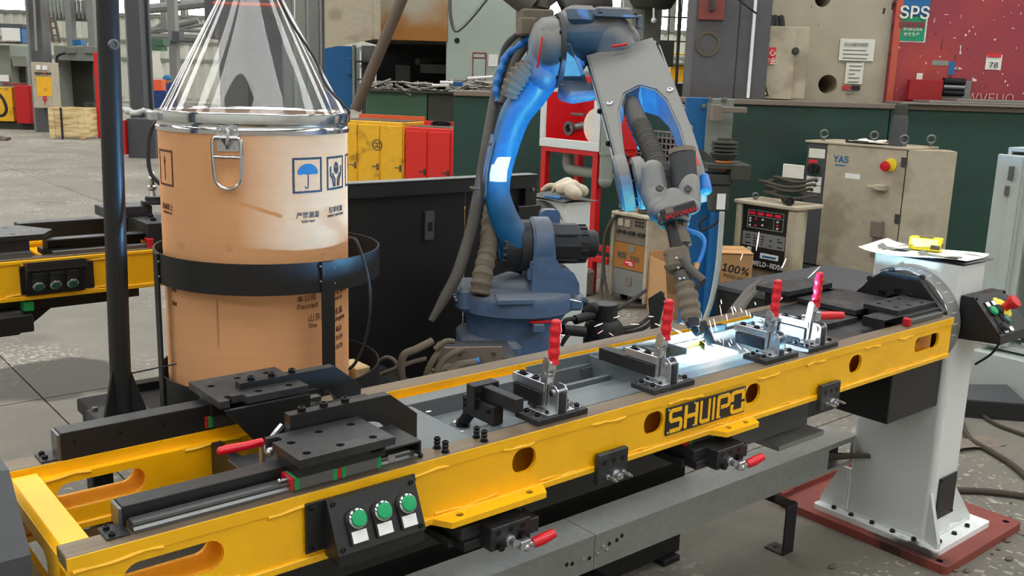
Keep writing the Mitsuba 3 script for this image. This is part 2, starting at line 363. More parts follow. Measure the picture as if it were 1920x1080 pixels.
# --- the long dark green machine guard on the right, with its ledge and sheets lying on it
G = 8.4
k = thing('green_guard_wall', 'long dark green guard wall behind the cream controller cabinet', 'guard wall')
for a, b in ((-.55, 1.62), (1.62, 3.2), (3.2, 5.6)): add('panel', bx(a + .004, b - .004, G, G + .12, 0, 1.40, .004), 'greenwall', k, M=BG)
add('ledge', bx(-.55, 5.6, G - .03, G + .35, 1.40, 1.445, .006), 'ledge', k, M=BG)
for i, (a, b, z) in enumerate(((3.25, 4.9, 1.446), (3.5, 5.1, 1.466), (3.75, 4.8, 1.486))):
    add('steel_sheet', bx(a, b, G - .08 + .03 * i, G + .3, z, z + .018, .002), 'scrap', label=('lowest', 'middle', 'topmost')[i] + ' of the grey sheets lying on the green guard wall', cat='sheet', M=BG)

# --- the big press behind it: cream left half, red right half
D = 9.0
k = thing('press', 'tall press with a chipped cream left body and red right body', 'press')
P = (2.219,9.000,2.316); Q = (3.350,9.000,1.466)
g = sbox(P[0] - .05, 0, Q[0], 4.2).difference(circ((2.828,9.000,1.594)[0], (2.828,9.000,1.594)[2], .085, 10)).difference(circ((2.710,9.000,2.340)[0], (2.710,9.000,2.340)[2], .07, 10))
add('cream_body', ext(g, .5, fr((0, D + .5, 0), (1, 0, 0), (0, 0, 1), (0, -1, 0))), 'presscream', k, 'chipped cream side with a round hole', M=BG, smooth=False)
add('cream_body', bx(P[0] - .05, Q[0], D + .55, D + 2, 0, 4.2), 'machdark', k, M=BG)
add('red_body', bx(Q[0] + .002, 6.5, D - .06, D + 2, 0, 4.2, .02), 'pressred', k, 'chipped red side', M=BG)
add('seam_strip', bx(Q[0], Q[0] + .06, D - .075, D - .06, 1.3, 4.2, .002), 'orangered', k, 'lighter red seam strip', M=BG)
add('red_box', pb((3.496,8.800,1.661), (3.796,8.800,1.474), .06), 'darkred', k, 'dark red box', M=BG)
add('pipe_recess', J(pl((3.833,8.930,1.662), (4.097,8.930,1.490), .02)), 'greymid', k, M=BG)
for y, r, c in ((157, .03, 'recess'), (168, .028, 'steel'), (178, .025, 'recess')):
    a, b = (3.836,8.900,1.615), (4.028,8.900,1.621); z = 1.5 + (188 - y) * .0049
    add('pipe', cyl((a[0], D - .1, z), (b[0], D - .1, z), r), c, k, M=BG)
for i, (p0, p1, c, l) in enumerate((((3.377,8.940,2.382), (3.649,8.940,2.216), 'signblue', 'blue sign reading SPS'), ((3.406,8.940,2.209), (3.628,8.940,1.998), 'signgreen', 'green sign with white lettering'))):
    add('sign', [pl(p0, p1, .012)], c, k, l, M=BG)
add('sign_rim', pl((3.395,8.945,2.204), (3.646,8.945,1.985), .006), 'paper', k, M=BG)
q = (3.514,8.920,2.243); add('lettering', front(q, center(txt('SPS', .105, .004, bold=True))), 'paper', k, M=BG)
q = (3.504,8.925,2.137); add('lettering', front(q, center(txt('整理整顿', .048, .003, True, True))), 'pressred', k, M=BG)
q = (3.514,8.925,2.096); add('lettering', front(q, center(txt('清扫清洁素养', .024, .003, True))), 'paper', k, M=BG)
q = (3.509,8.925,2.054); add('lettering', front(q, center(txt('安全生产', .03, .003, True))), 'paper', k, M=BG)
q = (3.468,8.925,2.164); add('notice', pl((2.900,8.990,2.002), (3.215,8.990,1.809)), 'paper', k, 'pale paper notice', M=BG); add('notice', pl((2.974,8.990,1.797), (3.136,8.990,1.603)), 'paper', k, 'pale paper notice', M=BG)
tx = [front((3.046,8.980,1.954), center(txt('安全操作规程', .03, .002, True)))]
for i in range(12):
    a = (2.994,8.980,1.897); z = a[2] - .035 * i; w = .14 if i > 4 else .2
    tx.append(bx(a[0] - (.06 if i < 4 else -.01), a[0] - .02 + w * (.6 + .4 * rng.random()), 8.982, 8.986, z, z + .01, 0))
add('lettering', tx, 'greymid', k, M=BG)
add('notice', pl((2.962,8.990,1.588), (3.122,8.990,1.550)), 'signred', k, 'small red and black plate', M=BG)
add('notice', pl((3.043,8.985,1.591), (3.120,8.985,1.550)), 'inkblack', k, M=BG)
add('tag_card', J(pl((4.212,8.940,1.899), (4.355,8.940,1.767))), 'paper', k, 'white card with a red head', M=BG)
add('tag_head', pl((4.215,8.930,1.913), (4.340,8.930,1.875)), 'signred', k, M=BG)
add('lettering', front((4.282,8.930,1.807), center(txt('78', .05, .002))), 'inkblack', k, M=BG)
add('plate', pl((3.729,8.940,1.833), (3.879,8.940,1.791)), 'machgrey', k, 'grey name plate', M=BG)
add('plate', pl((3.884,8.940,1.828), (3.938,8.940,1.712)), 'signblue', k, M=BG)
add('plate', pl((3.604,8.940,1.717), (3.659,8.940,1.614)), 'paper', k, M=BG)
add('lettering', front((4.288,8.930,1.515), center(txt('WVEUO', .085, .003))), 'stencil', k, 'worn stencilled letters', M=BG)
# --- electric box at the press, with its red notice
P, Q = (2.079,8.620,2.070), (2.516,8.620,1.458)
k = thing('switch_cabinet', 'cream wall cabinet with a red notice left of the press hole', 'cabinet')
add('body', pb(P, Q, .35), 'cream', k, M=BG)
add('door', pl(P, (2.394,8.620,1.454), .02), 'cream', k, M=BG)
q = (2.394,8.620,1.864); add('knob', J(cyl(q, (q[0], q[1] - .03, q[2]), .032), cyl((q[0], q[1] - .03, q[2]), (q[0], q[1] - .05, q[2]), .02)), 'machdark', k, 'dark round knob', M=BG)
add('notice', pl((2.106,8.590,1.890), (2.224,8.590,1.750)), 'signred', k, 'red notice with white characters', M=BG)
add('lettering', J(front((2.162,8.580,1.847), center(txt('当心', .05, .002, True, True))), front((2.169,8.580,1.775), center(txt('作业', .05, .002, True, True)))), 'paper', k, M=BG)
a = (2.116,8.550,1.543)
add('warning_sign', front(a, J(ext([(-.07, -.07), (.07, -.07), (0, .1)], .004))), 'inkblack', k, M=BG)
add('warning_sign', front((a[0], a[1] - .006, a[2]), J(ext([(-.045, -.055), (.045, -.055), (0, .06)], .004))), 'plastyellow', k, 'yellow warning triangle', M=BG)
for x in (1441, 1450, 1461):
    q = (2.255,8.900,2.163)
    add('conduit', tube([(q[0] + (x - 1450) * .0048, 8.85, 2.16), (q[0] + (x - 1450) * .0048, 8.8, 2.1), (q[0] + (x - 1450) * .0048, 8.78, 2.0)], .03), 'rubber', k, M=BG)
# --- steel column in front of the press
k = thing('steel_column', 'broad dark steel column behind the robot wrist with a rusty plate', 'column')
P, Q = (1.486,8.500,2.256), (2.176,8.500,1.450)
add('shaft', J(bx(P[0], P[0] + .38, 8.5, 8.9, 0, 6, .01), bx(P[0] + .38, Q[0] - .03, 8.52, 8.9, 0, 6, .01)), 'column', k, M=BG)
add('plate', pl((1.512,8.500,2.278), (1.729,8.500,2.097), .03), 'redoxide', k, 'brown steel plate', M=BG)
add('bracket', pl((1.601,8.470,2.278), (1.636,8.470,2.171), .04), 'machdark', k, M=BG)
q = (1.612,8.500,1.899); add('rust_ring', at(lathe([(.085, 0), (.105, 0), (.105, .004), (.085, .004), (.085, 0)], n=28), fr((q[0], 8.495, q[2]), (1, 0, 0), (0, 0, 1), (0, -1, 0))), 'brownpipe', k, 'round rusty mark', M=BG)
a, b = (1.984,8.490,2.443), (1.998,8.490,1.454); add('strip', bx((a[0] + b[0]) / 2 - .012, (a[0] + b[0]) / 2 + .012, 8.485, 8.515, b[2], a[2] + 1, .002), 'label', k, 'thin white strip', M=BG)
add('wire', tube([(1.802,8.400,2.279), (1.920,8.400,2.196), (1.994,8.450,2.158)], .008), 'rubber', k, M=BG)

# --- seen through the gap left of the column: mesh fence, yellow skip, dark machine head
k = thing('mesh_fence', 'dark wire mesh fence in the gap left of the steel column', 'fence')
add('post', [cyl((1.906,12.000,2.541), (1.928,12.000,1.540), .018)], 'machdark', k, M=BG)
a, b = (1.658,12.000,2.533), (2.209,12.000,1.612)
add('wire', [cyl((a[0], 12, z), (b[0], 12, z), .008, n=6) for z in np.linspace(1.5, 2.9, 6)] + [cyl((x, 12, 1.4), (x, 12, 3), .008, n=6) for x in np.linspace(a[0], b[0], 5)], 'machdark', k, M=BG, kind='stuff')
k = thing('scrap_skip', 'small orange skip in the gap left of the steel column', 'skip')
add('body', pb((2.463,16.000,1.855), (3.001,16.000,1.592), 1.5), 'cabyellow', k, M=BG)
add('rim', pb((2.427,15.900,1.903), (2.980,15.900,1.853), 1.7), 'machgrey', k, M=BG)
add('rail', pb((2.728,18.000,2.109), (3.360,18.000,2.081), .3), 'cabyellow', k, M=BG)
P, Q = (1.103,10.500,2.614), (1.532,10.500,2.012)
k = thing('hanging_machine', 'grey cylindrical machine head hanging above the robot forearm', 'machine')
c = (P[0] + Q[0]) / 2; r = (Q[0] - P[0]) / 2
add('body', lathe([(0, Q[2]), (r, Q[2]), (r, P[2] + 1)], (c, 10.8, 0), n=10), 'machgrey', k, M=BG, smooth=False)
add('dome', lathe([(r * 1.25, .25), (r * 1.2, .12), (r * .9, .02), (0, 0)], ((1.368,10.300,2.297)[0], 10.4, (1.368,10.300,2.297)[2])), 'machdark', k, M=BG)
add('rod', J(cyl((1.359,10.200,2.306), (1.367,10.200,2.185), .012), ball((1.367,10.200,2.185), .03, 1)), 'label', k, M=BG)
add('base', pb((1.462,10.400,2.000), (1.624,10.400,1.733), .2), 'machdark', k, M=BG)
k = thing('machine_stand', 'low dark machine stand under the orange skip', 'machine')
add('body', pb((1.575,11.000,1.564), (2.094,11.000,1.316), .8), 'machdark', k, M=BG)

# --- middle background: grey green press, its opening, green bed with scrap, pipe
k = thing('grey_press', 'pale grey green press with a dark opening behind the robot', 'press')
D = 13.
add('body', bx((-0.961,13.000,2.534)[0], (0.231,13.000,2.569)[0], D, D + 2, 1.375, 5, .02), 'greygreen', k, M=BG)
add('opening_back', bx(-2.05, -.95, D + 1.2, D + 1.3, 1.375, 2.05, 0), 'recess', k, M=BG)
add('opening_top', bx(-2.05, -.94, D + .1, D + 1.3, 1.98, 2.03, .003), 'machdark', k, M=BG)
add('upper_panel', bx(-1.86, -.945, D - .02, D + 1.3, 2.01, 5, .004), 'rustpanel', k, 'rust streaked upper panel', M=BG)
add('tooling', J(cyl((-1.4, D + .6, 1.75), (-1.1, D + .9, 1.8), .05), bx(-1.35, -1.0, D + .5, D + .8, 1.6, 1.72), bx(-1.7, -1.5, D + .6, D + .9, 1.45, 1.7)), 'machdark', k, M=BG)
q = (-0.820,13.000,2.027); add('hole', cyl((q[0], D - .006, q[2]), (q[0], D + .02, q[2]), .035), 'recess', k, M=BG)
for p0, p1 in (((-0.613,12.990,1.884), (-0.429,12.990,1.533)),):
    add('notice', pl(p0, p1, .006), 'redoxide', k, M=BG)
add('notice', pl((-0.598,12.980,1.863), (-0.450,12.980,1.820)), 'greygreen', k, M=BG); add('notice', pl((-0.597,12.980,1.802), (-0.443,12.980,1.532)), 'greygreen', k, M=BG)
add('notice', pl((-0.402,12.990,1.863), (-0.279,12.990,1.709), .005), 'label', k, M=BG)
add('hose', tube([(-0.907,12.700,2.642), (-0.888,12.700,2.317), (-0.830,12.700,2.141), (-0.729,12.700,2.190), (-0.582,12.700,2.352), (-0.418,12.700,2.559)], .022), 'steel', k, 'loose hanging hose', M=BG)
k = thing('press_bed', 'low green machine bed under the pile of scrap', 'machine bed')
add('panel', bx(-1.98, -1.18, 12.75, 13.1, 0, 1.36, .01), 'greenbase', k, M=BG)
add('panel', bx(-1.17, .2, 12.75, 13.1, 0, 1.36, .01), 'machdark', k, M=BG)
add('top', bx(-1.98, .2, 12.7, 14.2, 1.34, 1.37, .004), 'machdark', k, M=BG)
sc = []
for i in range(90):
    u = rng.uniform(-1.9, .0); a = rng.normal(0, .35); L = rng.uniform(.08, .3); z = 1.38 + rng.random() ** 2 * (.1 + .06 * (u > -1))
    p = np.array([u, rng.uniform(12.72, 13.0), z]); e = np.array([math.cos(a), rng.normal(0, .3), rng.normal(0, .25)]) * L / 2
    sc.append(cyl(p - e, p + e, rng.uniform(.008, .02), n=5))
add('scrap_pile', sc, 'scrap', label='pile of grey metal offcuts on the green machine bed', cat='scrap', kind='stuff', M=BG)
for i, (a, b) in enumerate((((-0.649,12.600,1.546), (-0.329,12.600,1.576)), ((-1.106,12.600,1.446), (-0.887,12.600,1.452)), ((-1.004,12.600,1.489), (-0.833,12.600,1.487)))):
    add('steel_profile', cyl(a, b, .02, n=8), 'label', label=('topmost long bright steel bar on the scrap pile', 'short bright steel bar low on the scrap pile', 'bright steel bar in the middle of the scrap pile')[i], cat='bar', M=BG)
add('blue_offcut', pb((-0.833,12.600,1.501), (-0.716,12.600,1.444), .1), 'postblue', label='blue offcut in the scrap pile', cat='offcut', M=BG)
k = thing('press_guard', 'cream sheet metal guard hanging left of the leaning brown pipe', 'guard')
p = (-2.474,12.600,2.844); q = (-2.471,12.600,1.864); r = (-1.859,12.600,1.994)
add('panel', ext([(p[0], 4), (q[0], q[2]), (r[0], r[2]), (r[0], 4)], .03, fr((0, 12.6, 0), (1, 0, 0), (0, 0, 1), (0, -1, 0))), 'cream', k, M=BG, smooth=False)
add('post', bx(r[0] + .005, r[0] + .09, 12.55, 12.65, r[2], 4, .004), 'cream', k, M=BG)
add('brown_pipe', cyl((-1.978,11.900,1.131), (-1.394,11.900,2.497), .068, n=24), 'brownpipe', label='thick brown pipe leaning over the yellow locker', cat='pipe', M=BG)
k = thing('blue_machine', 'dark blue machine body between the drum cone and the brown pipe', 'machine')
add('body', J(pb((-2.682,13.600,1.931), (-2.275,13.600,1.078), .5), pb((-2.357,13.500,1.774), (-2.285,13.500,1.549), .1)), 'postblue', k, M=BG)
add('post', pb((-2.266,13.400,1.944), (-2.227,13.400,1.085), .1), 'machgrey', k, M=BG)
k = thing('open_rack', 'grey open rack of shelves behind the brown pipe', 'rack')
for i, y in enumerate((117, 150, 180)):
    a, b = (-2.209,13.300,1.479), (-2.021,13.300,1.485); z = 1.36 + (166 - y) * .0073
    add('shelf', bx(a[0], b[0], 13.3, 13.8, z, z + .02, .002), 'machdark', k, M=BG)
add('back', bx((-2.204,13.300,2.521)[0], (-2.019,13.300,2.526)[0], 13.8, 13.82, 0, 1.95, 0), 'greymid', k, M=BG)
k = thing('dark_machine', 'tall dark grey machine body seen through the clear cone of the drum', 'machine')
add('body', J(pb((-4.866,16.000,3.384), (-4.405,16.000,-0.150), .8), pb((-4.263,15.900,3.390), (-3.821,15.900,-0.122), .8)), 'greydark', k, M=BG)
add('side', pb((-5.237,16.500,3.185), (-5.084,16.500,2.070), .5), 'column', k, M=BG)
add('beam', pb((-4.790,15.500,2.592), (-3.655,15.500,2.554), .2), 'orange', k, 'orange crane beam', M=BG)
k = thing('grey_column', 'group of tall grey channel columns behind the drum cone', 'column')
for a, b, c in (((-3.575,15.000,2.613), (-3.442,15.000,1.601), 'greymid'), ((-3.376,14.900,2.611), (-3.209,14.900,1.607), 'machgrey'), ((-3.156,14.800,2.609), (-2.990,14.800,1.298), 'greymid'), ((-2.938,14.700,2.608), (-2.876,14.700,1.145), 'column')):
    add('channel', bx(a[0], b[0], a[1], a[1] + .2, 0, 6, .01), c, k, M=BG)

# --- lockers: yellow and red tool cabinets
def locker(key, label, p0, p1, n, m, depth, H, knob):
    k = thing(key, label, 'cabinet', 'tool lockers')
    a = np.array([p0[0], p0[1]]); b = np.array([p1[0], p1[1]]); L = np.linalg.norm(b - a); ex = np.append((b - a) / L, 0); ey = np.array([-ex[1], ex[0], 0])
    M = BG @ fr((a[0], a[1], 0), ex, ey, (0, 0, 1))
    add('body', bx(0, L, 0, depth, .06, H, .01), m, k, M=M)
    add('top', J(bx(.02, L - .02, .02, depth - .02, H, H + .006)), 'brownpipe', k, M=M)
    add('top_lip', bx(0, L, depth - .02, depth, H, H + .05, .003), 'orange' if m == 'cabyellow' else m, k, M=M)
    for i in range(n):
        w = L / n; dk = add('door', bx(i * w + .012, i * w + w - .012, -.016, 0, .1, H - .04, .004), m, k, M=M)
        add('hasp', J(cyl((i * w + w - .03, -.02, H * .52), (i * w + w - .03, -.02, H * .58), .012), bx(i * w + w - .09, i * w + w - .02, -.03, -.016, H * .55, H * .56)), knob, dk, M=M)
        add('hinge', J(bx(i * w + .01, i * w + .03, -.022, -.01, H * .8, H * .86), bx(i * w + .01, i * w + .03, -.022, -.01, H * .2, H * .26)), m, dk, M=M)
    return k, M, L
k, M, L = locker('tool_locker', 'worn yellow three door tool locker right of the drum', (-1.971,10.600,1.062), (-1.198,10.300,1.036), 3, 'cabyellow', .5, 1.07, 'steel')
add('emblem', J(at(lathe([(.05, 0), (.06, 0), (.06, .004), (.05, .004), (.05, 0)], n=20), fr((.52, -.017, .82), (1, 0, 0), (0, 0, 1), (0, -1, 0))), bx(.49, .55, -.02, -.016, .835, .845, 0), bx(.49, .55, -.02, -.016, .795, .805, 0), bx(.515, .525, -.02, -.016, .795, .845, 0)), 'brownpipe', k, 'worn round emblem', M=M)
locker('tool_locker', 'bright red three door tool locker right of the yellow one', (-1.181,10.300,1.042), (-0.423,10.000,1.030), 3, 'cabred', .45, 1.03, 'machdark')
q = (-0.834,10.600,1.119); add('hand_tool', J(blob((q[0] - .06, q[1], 1.06, .03), (q[0] + .1, q[1], 1.05, .02)), tube([(q[0] - .1, q[1], 1.05), (q[0] - .02, q[1] - .05, 1.09), (q[0] + .16, q[1], 1.05)], .012)), 'rubber', label='black hand tool lying on the red locker', cat='tool', M=BG)

# --- left background
k = thing('hall_column', 'broad dark steel column left of the drum cone', 'column')
P, Q = (-6.983,17.600,2.715), (-6.744,17.600,0.010)
add('shaft', J(bx(P[0], Q[0], 17.6, 18, 0, 7, .01), bx(Q[0], Q[0] + .05, 17.9, 18, 0, 7, .01)), 'greydark', k, M=BG)
add('edge', bx(P[0] - .06, P[0], 17.7, 17.75, 0, 7, .005), 'machgrey', k, M=BG)
q = (-6.781,17.400,0.782)
add('plastic_wrap', sum([[blob((q[0] + x, 17.45 + .05 * math.sin(9 * x), q[2] + .03 * math.sin(17 * x), .05), (q[0] + x + .12, 17.45, q[2] + .03 * math.cos(23 * x), .045), k=1)] for x in np.linspace(-.28, .25, 7)], []), 'wrap', label='crumpled clear plastic wrap around the dark column', cat='wrapping', M=BG)
k = thing('black_machine', 'dark machine base below the wrapped column', 'machine')
add('body', pb((-6.827,17.000,0.683), (-6.349,17.000,-0.026), .5), 'greydark', k, M=BG)
add('cable', tube([(-6.120,16.500,0.697), (-6.258,16.500,0.469), (-6.295,16.500,0.107), (-6.180,16.500,-0.345)], .02), 'rubber', k, M=BG)
add('foot', pb((-6.872,16.900,0.658), (-6.831,16.900,0.061), .3), 'red', k, 'red edge', M=BG)
k = thing('shop_column', 'dark steel column behind the control box at the left', 'column')
P, Q = (-11.394,23.000,3.005), (-11.096,23.000,-0.028)
add('shaft', bx(P[0], Q[0], 23, 23.4, 0, 8, .01), 'column', k, M=BG)
add('edge', bx(P[0] - .1, P[0], 23.1, 23.2, 0, 8, .005), 'greymid', k, M=BG)
add('conduit', cyl((-11.170,22.900,3.356), (-11.208,22.900,1.872), .025), 'machgrey', k, M=BG)
k = thing('control_box', 'beige electric control box with gauges above the wooden crate', 'control box')
P, Q = (-11.215,22.600,1.613), (-10.762,22.600,0.578)
add('body', pb(P, Q, .4), 'cream', k, M=BG)
for x in (73, 85): q = (-10.933,22.580,1.490); add('gauge', bx(q[0] + (x - 80) * .0125 - .06, q[0] + (x - 80) * .0125 + .04, 22.56, 22.6, q[2] - .05, q[2] + .05), 'label', k, M=BG)
for x in range(6): q = (-11.102,22.580,1.365); add('button', cyl((q[0] + x * .066, 22.6, q[2]), (q[0] + x * .066, 22.56, q[2]), .025, n=10), 'signred' if x == 3 else 'machdark', k, M=BG)
add('notice', pl((-11.104,22.600,1.293), (-10.768,22.600,0.845), .01), 'cabyellow', k, 'yellow notice', M=BG)
q = (-10.942,22.590,0.756); add('bolt_sign', front(q, ext([(-.03, .1), (.05, .1), (.02, .03), (.06, .03), (-.03, -.1), (-.005, -.005), (-.05, -.005)], .006)), 'signred', k, 'red lightning bolt', M=BG)
P, Q, R = (-10.639,21.500,0.614), (-10.044,20.900,0.649), (-9.317,20.900,0.569)
k = thing('wooden_crate', 'pale wooden crate standing on the floor below the control box', 'crate')
W, H = R[0] - Q[0], .66
for a, b, lab in ((Q[0], R[0], 0),):
    for i in range(3): add('plank', bx(a, b, 20.9, 20.93, .05 + i * .205, .05 + i * .205 + .2, .004), 'wood', k, M=BG)
    add('rear_panel', bx(a, b, 21.7, 21.73, .05, H, .004), 'wood', k, M=BG)
    for i in range(3): add('plank', bx(a - .03, a, 20.9, 21.73, .05 + i * .205, .25 + i * .205, .004), 'wood', k, M=BG)
    add('plank', bx(b, b + .03, 20.9, 21.73, .05, H, .004), 'wood', k, M=BG)
    add('batten', J(bx(a - .02, a + .1, 20.87, 20.9, .02, H, .004), bx(b - .1, b + .02, 20.87, 20.9, .02, H, .004)), 'wood', k, M=BG)
    add('strap', bx(a + .24, a + .27, 20.865, 20.9, .0, H + .01, 0), 'inkblack', k, 'dark strap', M=BG)
k = thing('shop_press', 'grey green press with a dark opening and red edge at the left', 'press')
P, Q = (-11.321,24.000,2.026), (-10.216,24.000,1.870)
add('beam', pb(P, (-10.227,24.000,1.680), 1.2), 'machgrey', k, M=BG)
add('post', pb((-11.321,24.000,2.026), (-11.291,24.000,0.042), 1.2), 'machgrey', k, M=BG)
add('recess_back', pb((-11.550,24.800,1.681), (-10.756,24.800,-0.048), .2), 'machdark', k, M=BG)
a, b = (-9.290,21.500,1.855), (-9.165,21.500,-0.123)
add('red_edge', bx(a[0], a[0] + .16, 21.5, 21.7, 0, a[2], .005), 'red', k, 'red edge post', M=BG)
add('bracket', J(pb((-10.459,23.500,0.701), (-10.208,23.500,0.607), .1), cyl((-10.413,23.500,0.627), (-10.190,23.500,0.481), .03)), 'machdark', k, M=BG)
add('top_tool', J(pb((-11.018,23.900,1.994), (-10.769,23.900,1.851), .3), pb((-10.563,23.900,2.033), (-10.355,23.900,1.863), .3)), 'greymid', k, M=BG)
add('hose', tube([(-10.817,23.500,1.851), (-11.001,23.500,1.772), (-11.025,23.500,1.610), (-10.979,23.500,1.537)], .03), 'rubber', k, M=BG)
k = thing('blue_tub', 'small bright blue tub standing on the press at the left', 'tub')
add('body', pb((-10.903,24.100,2.181), (-10.690,24.100,2.048), .3), 'signblue', k, M=BG)
k = thing('gantry', 'grey steel gantry with a corrugated fascia at the upper left', 'gantry')
add('beam', pb((-14.277,30.000,3.094), (-12.744,30.000,2.891), .5), 'greymid', k, M=BG)
a, b = (-14.256,30.000,3.388), (-12.725,30.000,3.202)
for x in np.linspace(a[0], b[0], 14): add('fascia_rib', bx(x, x + .07, 29.9, 30, b[2] - .25, a[2] + .1, 0), 'machgrey', k, M=BG, smooth=False)
for x0, x1 in ((121, 132), (161, 172)):
    q = (-13.522,29.500,2.992); x = q[0] + (x0 - 121) * .0164; add('post', bx(x, x + .19, 29.5, 29.8, 0, 4.2, .01), 'greymid', k, M=BG)
add('ladder', J(cyl((-13.287,28.000,2.905), (-13.203,28.000,2.179), .04), cyl((-13.136,28.000,2.910), (-13.021,28.000,2.184), .04), [cyl((-13.267,28.000,2.761), (-13.116,28.000,2.765), .025), cyl((-13.249,28.000,2.587), (-13.083,28.000,2.592), .025), cyl((-13.219,28.000,2.383), (-13.052,28.000,2.388), .025)]), 'brownpipe', k, M=BG)
k = thing('grey_lathe', 'grey machine with a white control head at the left edge', 'machine')
add('body', pb((-13.956,25.000,2.021), (-12.912,25.000,0.888), 1.5), 'machgrey', k, M=BG)
add('pillar', pb((-12.819,24.900,1.750), (-12.461,24.900,1.498), .5), 'machgrey', k, M=BG)
add('recess_back', pb((-13.063,25.400,1.581), (-12.752,25.400,0.956), .1), 'machdark', k, M=BG)
add('control_head', J(pb((-12.823,24.500,2.421), (-12.411,24.500,2.113), .4)), 'label', k, 'white control head', M=BG)
add('rail', pb((-13.687,24.600,2.528), (-12.344,24.600,2.440), .3), 'greydark', k, M=BG); add('rail', pb((-13.726,24.600,2.091), (-12.374,24.600,2.054), .3), 'greydark', k, M=BG)
add('side_plate', pb((-12.437,24.600,2.437), (-12.374,24.600,2.054), .3), 'signblue', k, M=BG)
add('papers', pl((-13.182,24.900,1.279), (-12.938,24.900,1.114)), 'label', k, M=BG)
k = thing('parts_cabinet', 'low yellow and red parts cabinet at the left edge', 'cabinet')
add('yellow_side', pb((-13.265,23.600,0.993), (-12.222,23.600,0.187), .6), 'cabyellow', k, M=BG)
add('red_side', pb((-12.102,23.500,1.054), (-11.760,23.500,0.154), .7), 'red', k, M=BG)
add('plinth', pb((-13.395,23.700,0.173), (-11.819,23.700,0.002), .5), 'machdark', k, M=BG)
add('clutter', J(pb((-12.419,23.600,1.107), (-12.000,23.600,1.044), .4)), 'redoxide', k, M=BG)
k = thing('air_hose', 'dark looped hose hanging on the yellow parts cabinet', 'hose')
add('loop', tube([(-12.282,23.000,0.928), (-12.134,23.000,0.748), (-12.066,23.000,0.503), (-12.179,23.000,0.351), (-12.326,23.000,0.408)], .035), 'rubber', k, M=BG)
add('floor_fitting', J(pb((-10.782,20.000,0.056), (-10.598,20.000,-0.124), .3), cyl((-10.675,20.000,0.015), (-10.546,20.000,-0.024), .09)), 'brownpipe', label='rusty yellow fitting lying on the floor at the left edge', cat='fitting', M=BG)
# beams and posts in front of the far windows
k = thing('roof_truss', 'dark roof beams and posts before the bright far windows', 'steelwork')
for a, b, r in (((-12.758,34.000,3.524), (-10.471,34.000,3.819), .16), ((-13.549,36.000,2.836), (-11.651,36.000,3.304), .1), ((-13.493,36.000,2.801), (-11.113,36.000,3.208), .06), ((-13.484,36.000,2.988), (-11.124,36.000,2.908), .06), ((-13.557,36.000,2.686), (-11.424,36.000,2.674), .12), ((-13.493,36.000,2.801), (-12.693,36.000,3.348), .08)):
    add('beam', cyl(a, b, r, n=8), 'greymid', k, M=BG)
for x in (299, 388): q = (-12.668,35.000,3.902); add('post', bx(q[0] + (x - 299) * .0194, q[0] + (x - 299) * .0194 + .2, 35, 35.2, 2.9, 8, .01), 'greymid', k, M=BG)
add('post', J(bx((-9.230,26.000,3.302)[0], (-9.035,26.000,3.308)[0], 26, 26.3, 0, 8, .01)), 'greymid', k, M=BG)
add('bracket', J(pb((-9.282,25.900,2.300), (-8.488,25.900,2.243), .4), pb((-9.091,25.900,2.522), (-8.906,25.900,2.284), .4)), 'greydark', k, M=BG)
k = thing('work_lamp', 'small lamp hanging at the top left of the drum cone', 'lamp')
add('shade', J(pb((-9.940,28.000,3.437), (-9.643,28.000,3.374), .3)), 'greydark', k, M=BG)
k = thing('green_hoist', 'dark green hoist hanging between the column and the drum cone', 'hoist')
add('body', J(pb((-8.963,24.000,2.259), (-8.647,24.000,2.093), .5), pb((-8.933,24.000,2.085), (-8.691,24.000,1.979), .4)), 'greenbase', k, M=BG)
k = thing('tool_cloth', 'pale hanging cloth behind the person at the left', 'cloth')
p, q = (-9.712,26.000,1.992), (-9.377,26.000,1.329)
add('cloth', ext([(p[0], p[2]), (q[0] - .1, p[2] - .1), (q[0], q[2]), (p[0], q[2])], .03, fr((0, 26, 0), (1, 0, 0), (0, 0, 1), (0, -1, 0))), 'paper', k, M=BG, smooth=False)
# the worker far behind
k = thing('person', 'person in a blue cap and navy jacket bending over orange parts far behind', 'person')
c = np.array((-8.568,24.000,1.285))
def hp(x, y, z): return (c[0] + x, 24 + y, c[2] + z)
add('body', [blob((*hp(.02, 0, -.35), .15), (*hp(.1, .0, -.2), .16), k=2), blob((*hp(.1, 0, -.2), .1), (*hp(-.1, -.15, -.35), .055)), blob((*hp(-.1, -.15, -.35), .055), (*hp(-.22, -.3, -.42), .045)), blob((*hp(.0, .05, -.4), .16), (*hp(.05, .1, -.8), .12)), blob((*hp(.05, .1, -.8), .1), (*hp(.0, .1, -1.3), .07)), blob((*hp(.15, .1, -.8), .1), (*hp(.15, .15, -1.3), .07))], 'navy', k, M=BG)
add('head', J(ball(hp(0, -.02, -.02), .1, 2, (.85, 1, 1.15)), ball(hp(-.05, -.1, -.04), .02, 1)), 'skin', k, M=BG)
add('cap', J(at(lathe([(.115, 0), (.115, .03), (.1, .08), (.05, .115), (0, .12)], n=18), fr(hp(0, -.02, .01), (1, 0, 0), (0, 1, 0), (0, 0, 1))), mv(blob((-.05, -.08, 0, .015), (-.02, -.16, -.01, .01), (-.12, -.12, -.01, .01)), *hp(0, -.02, .01))), 'signblue', k, 'blue cap', M=BG)
k = thing('orange_tray', 'orange tray of parts before the person far behind', 'tray')
add('body', pb((-8.573,23.000,1.297), (-8.373,23.000,1.046), .3), 'orange', k, M=BG)
add('stand', pb((-8.611,23.000,1.039), (-8.280,23.000,0.605), .5), 'navy', k, M=BG)

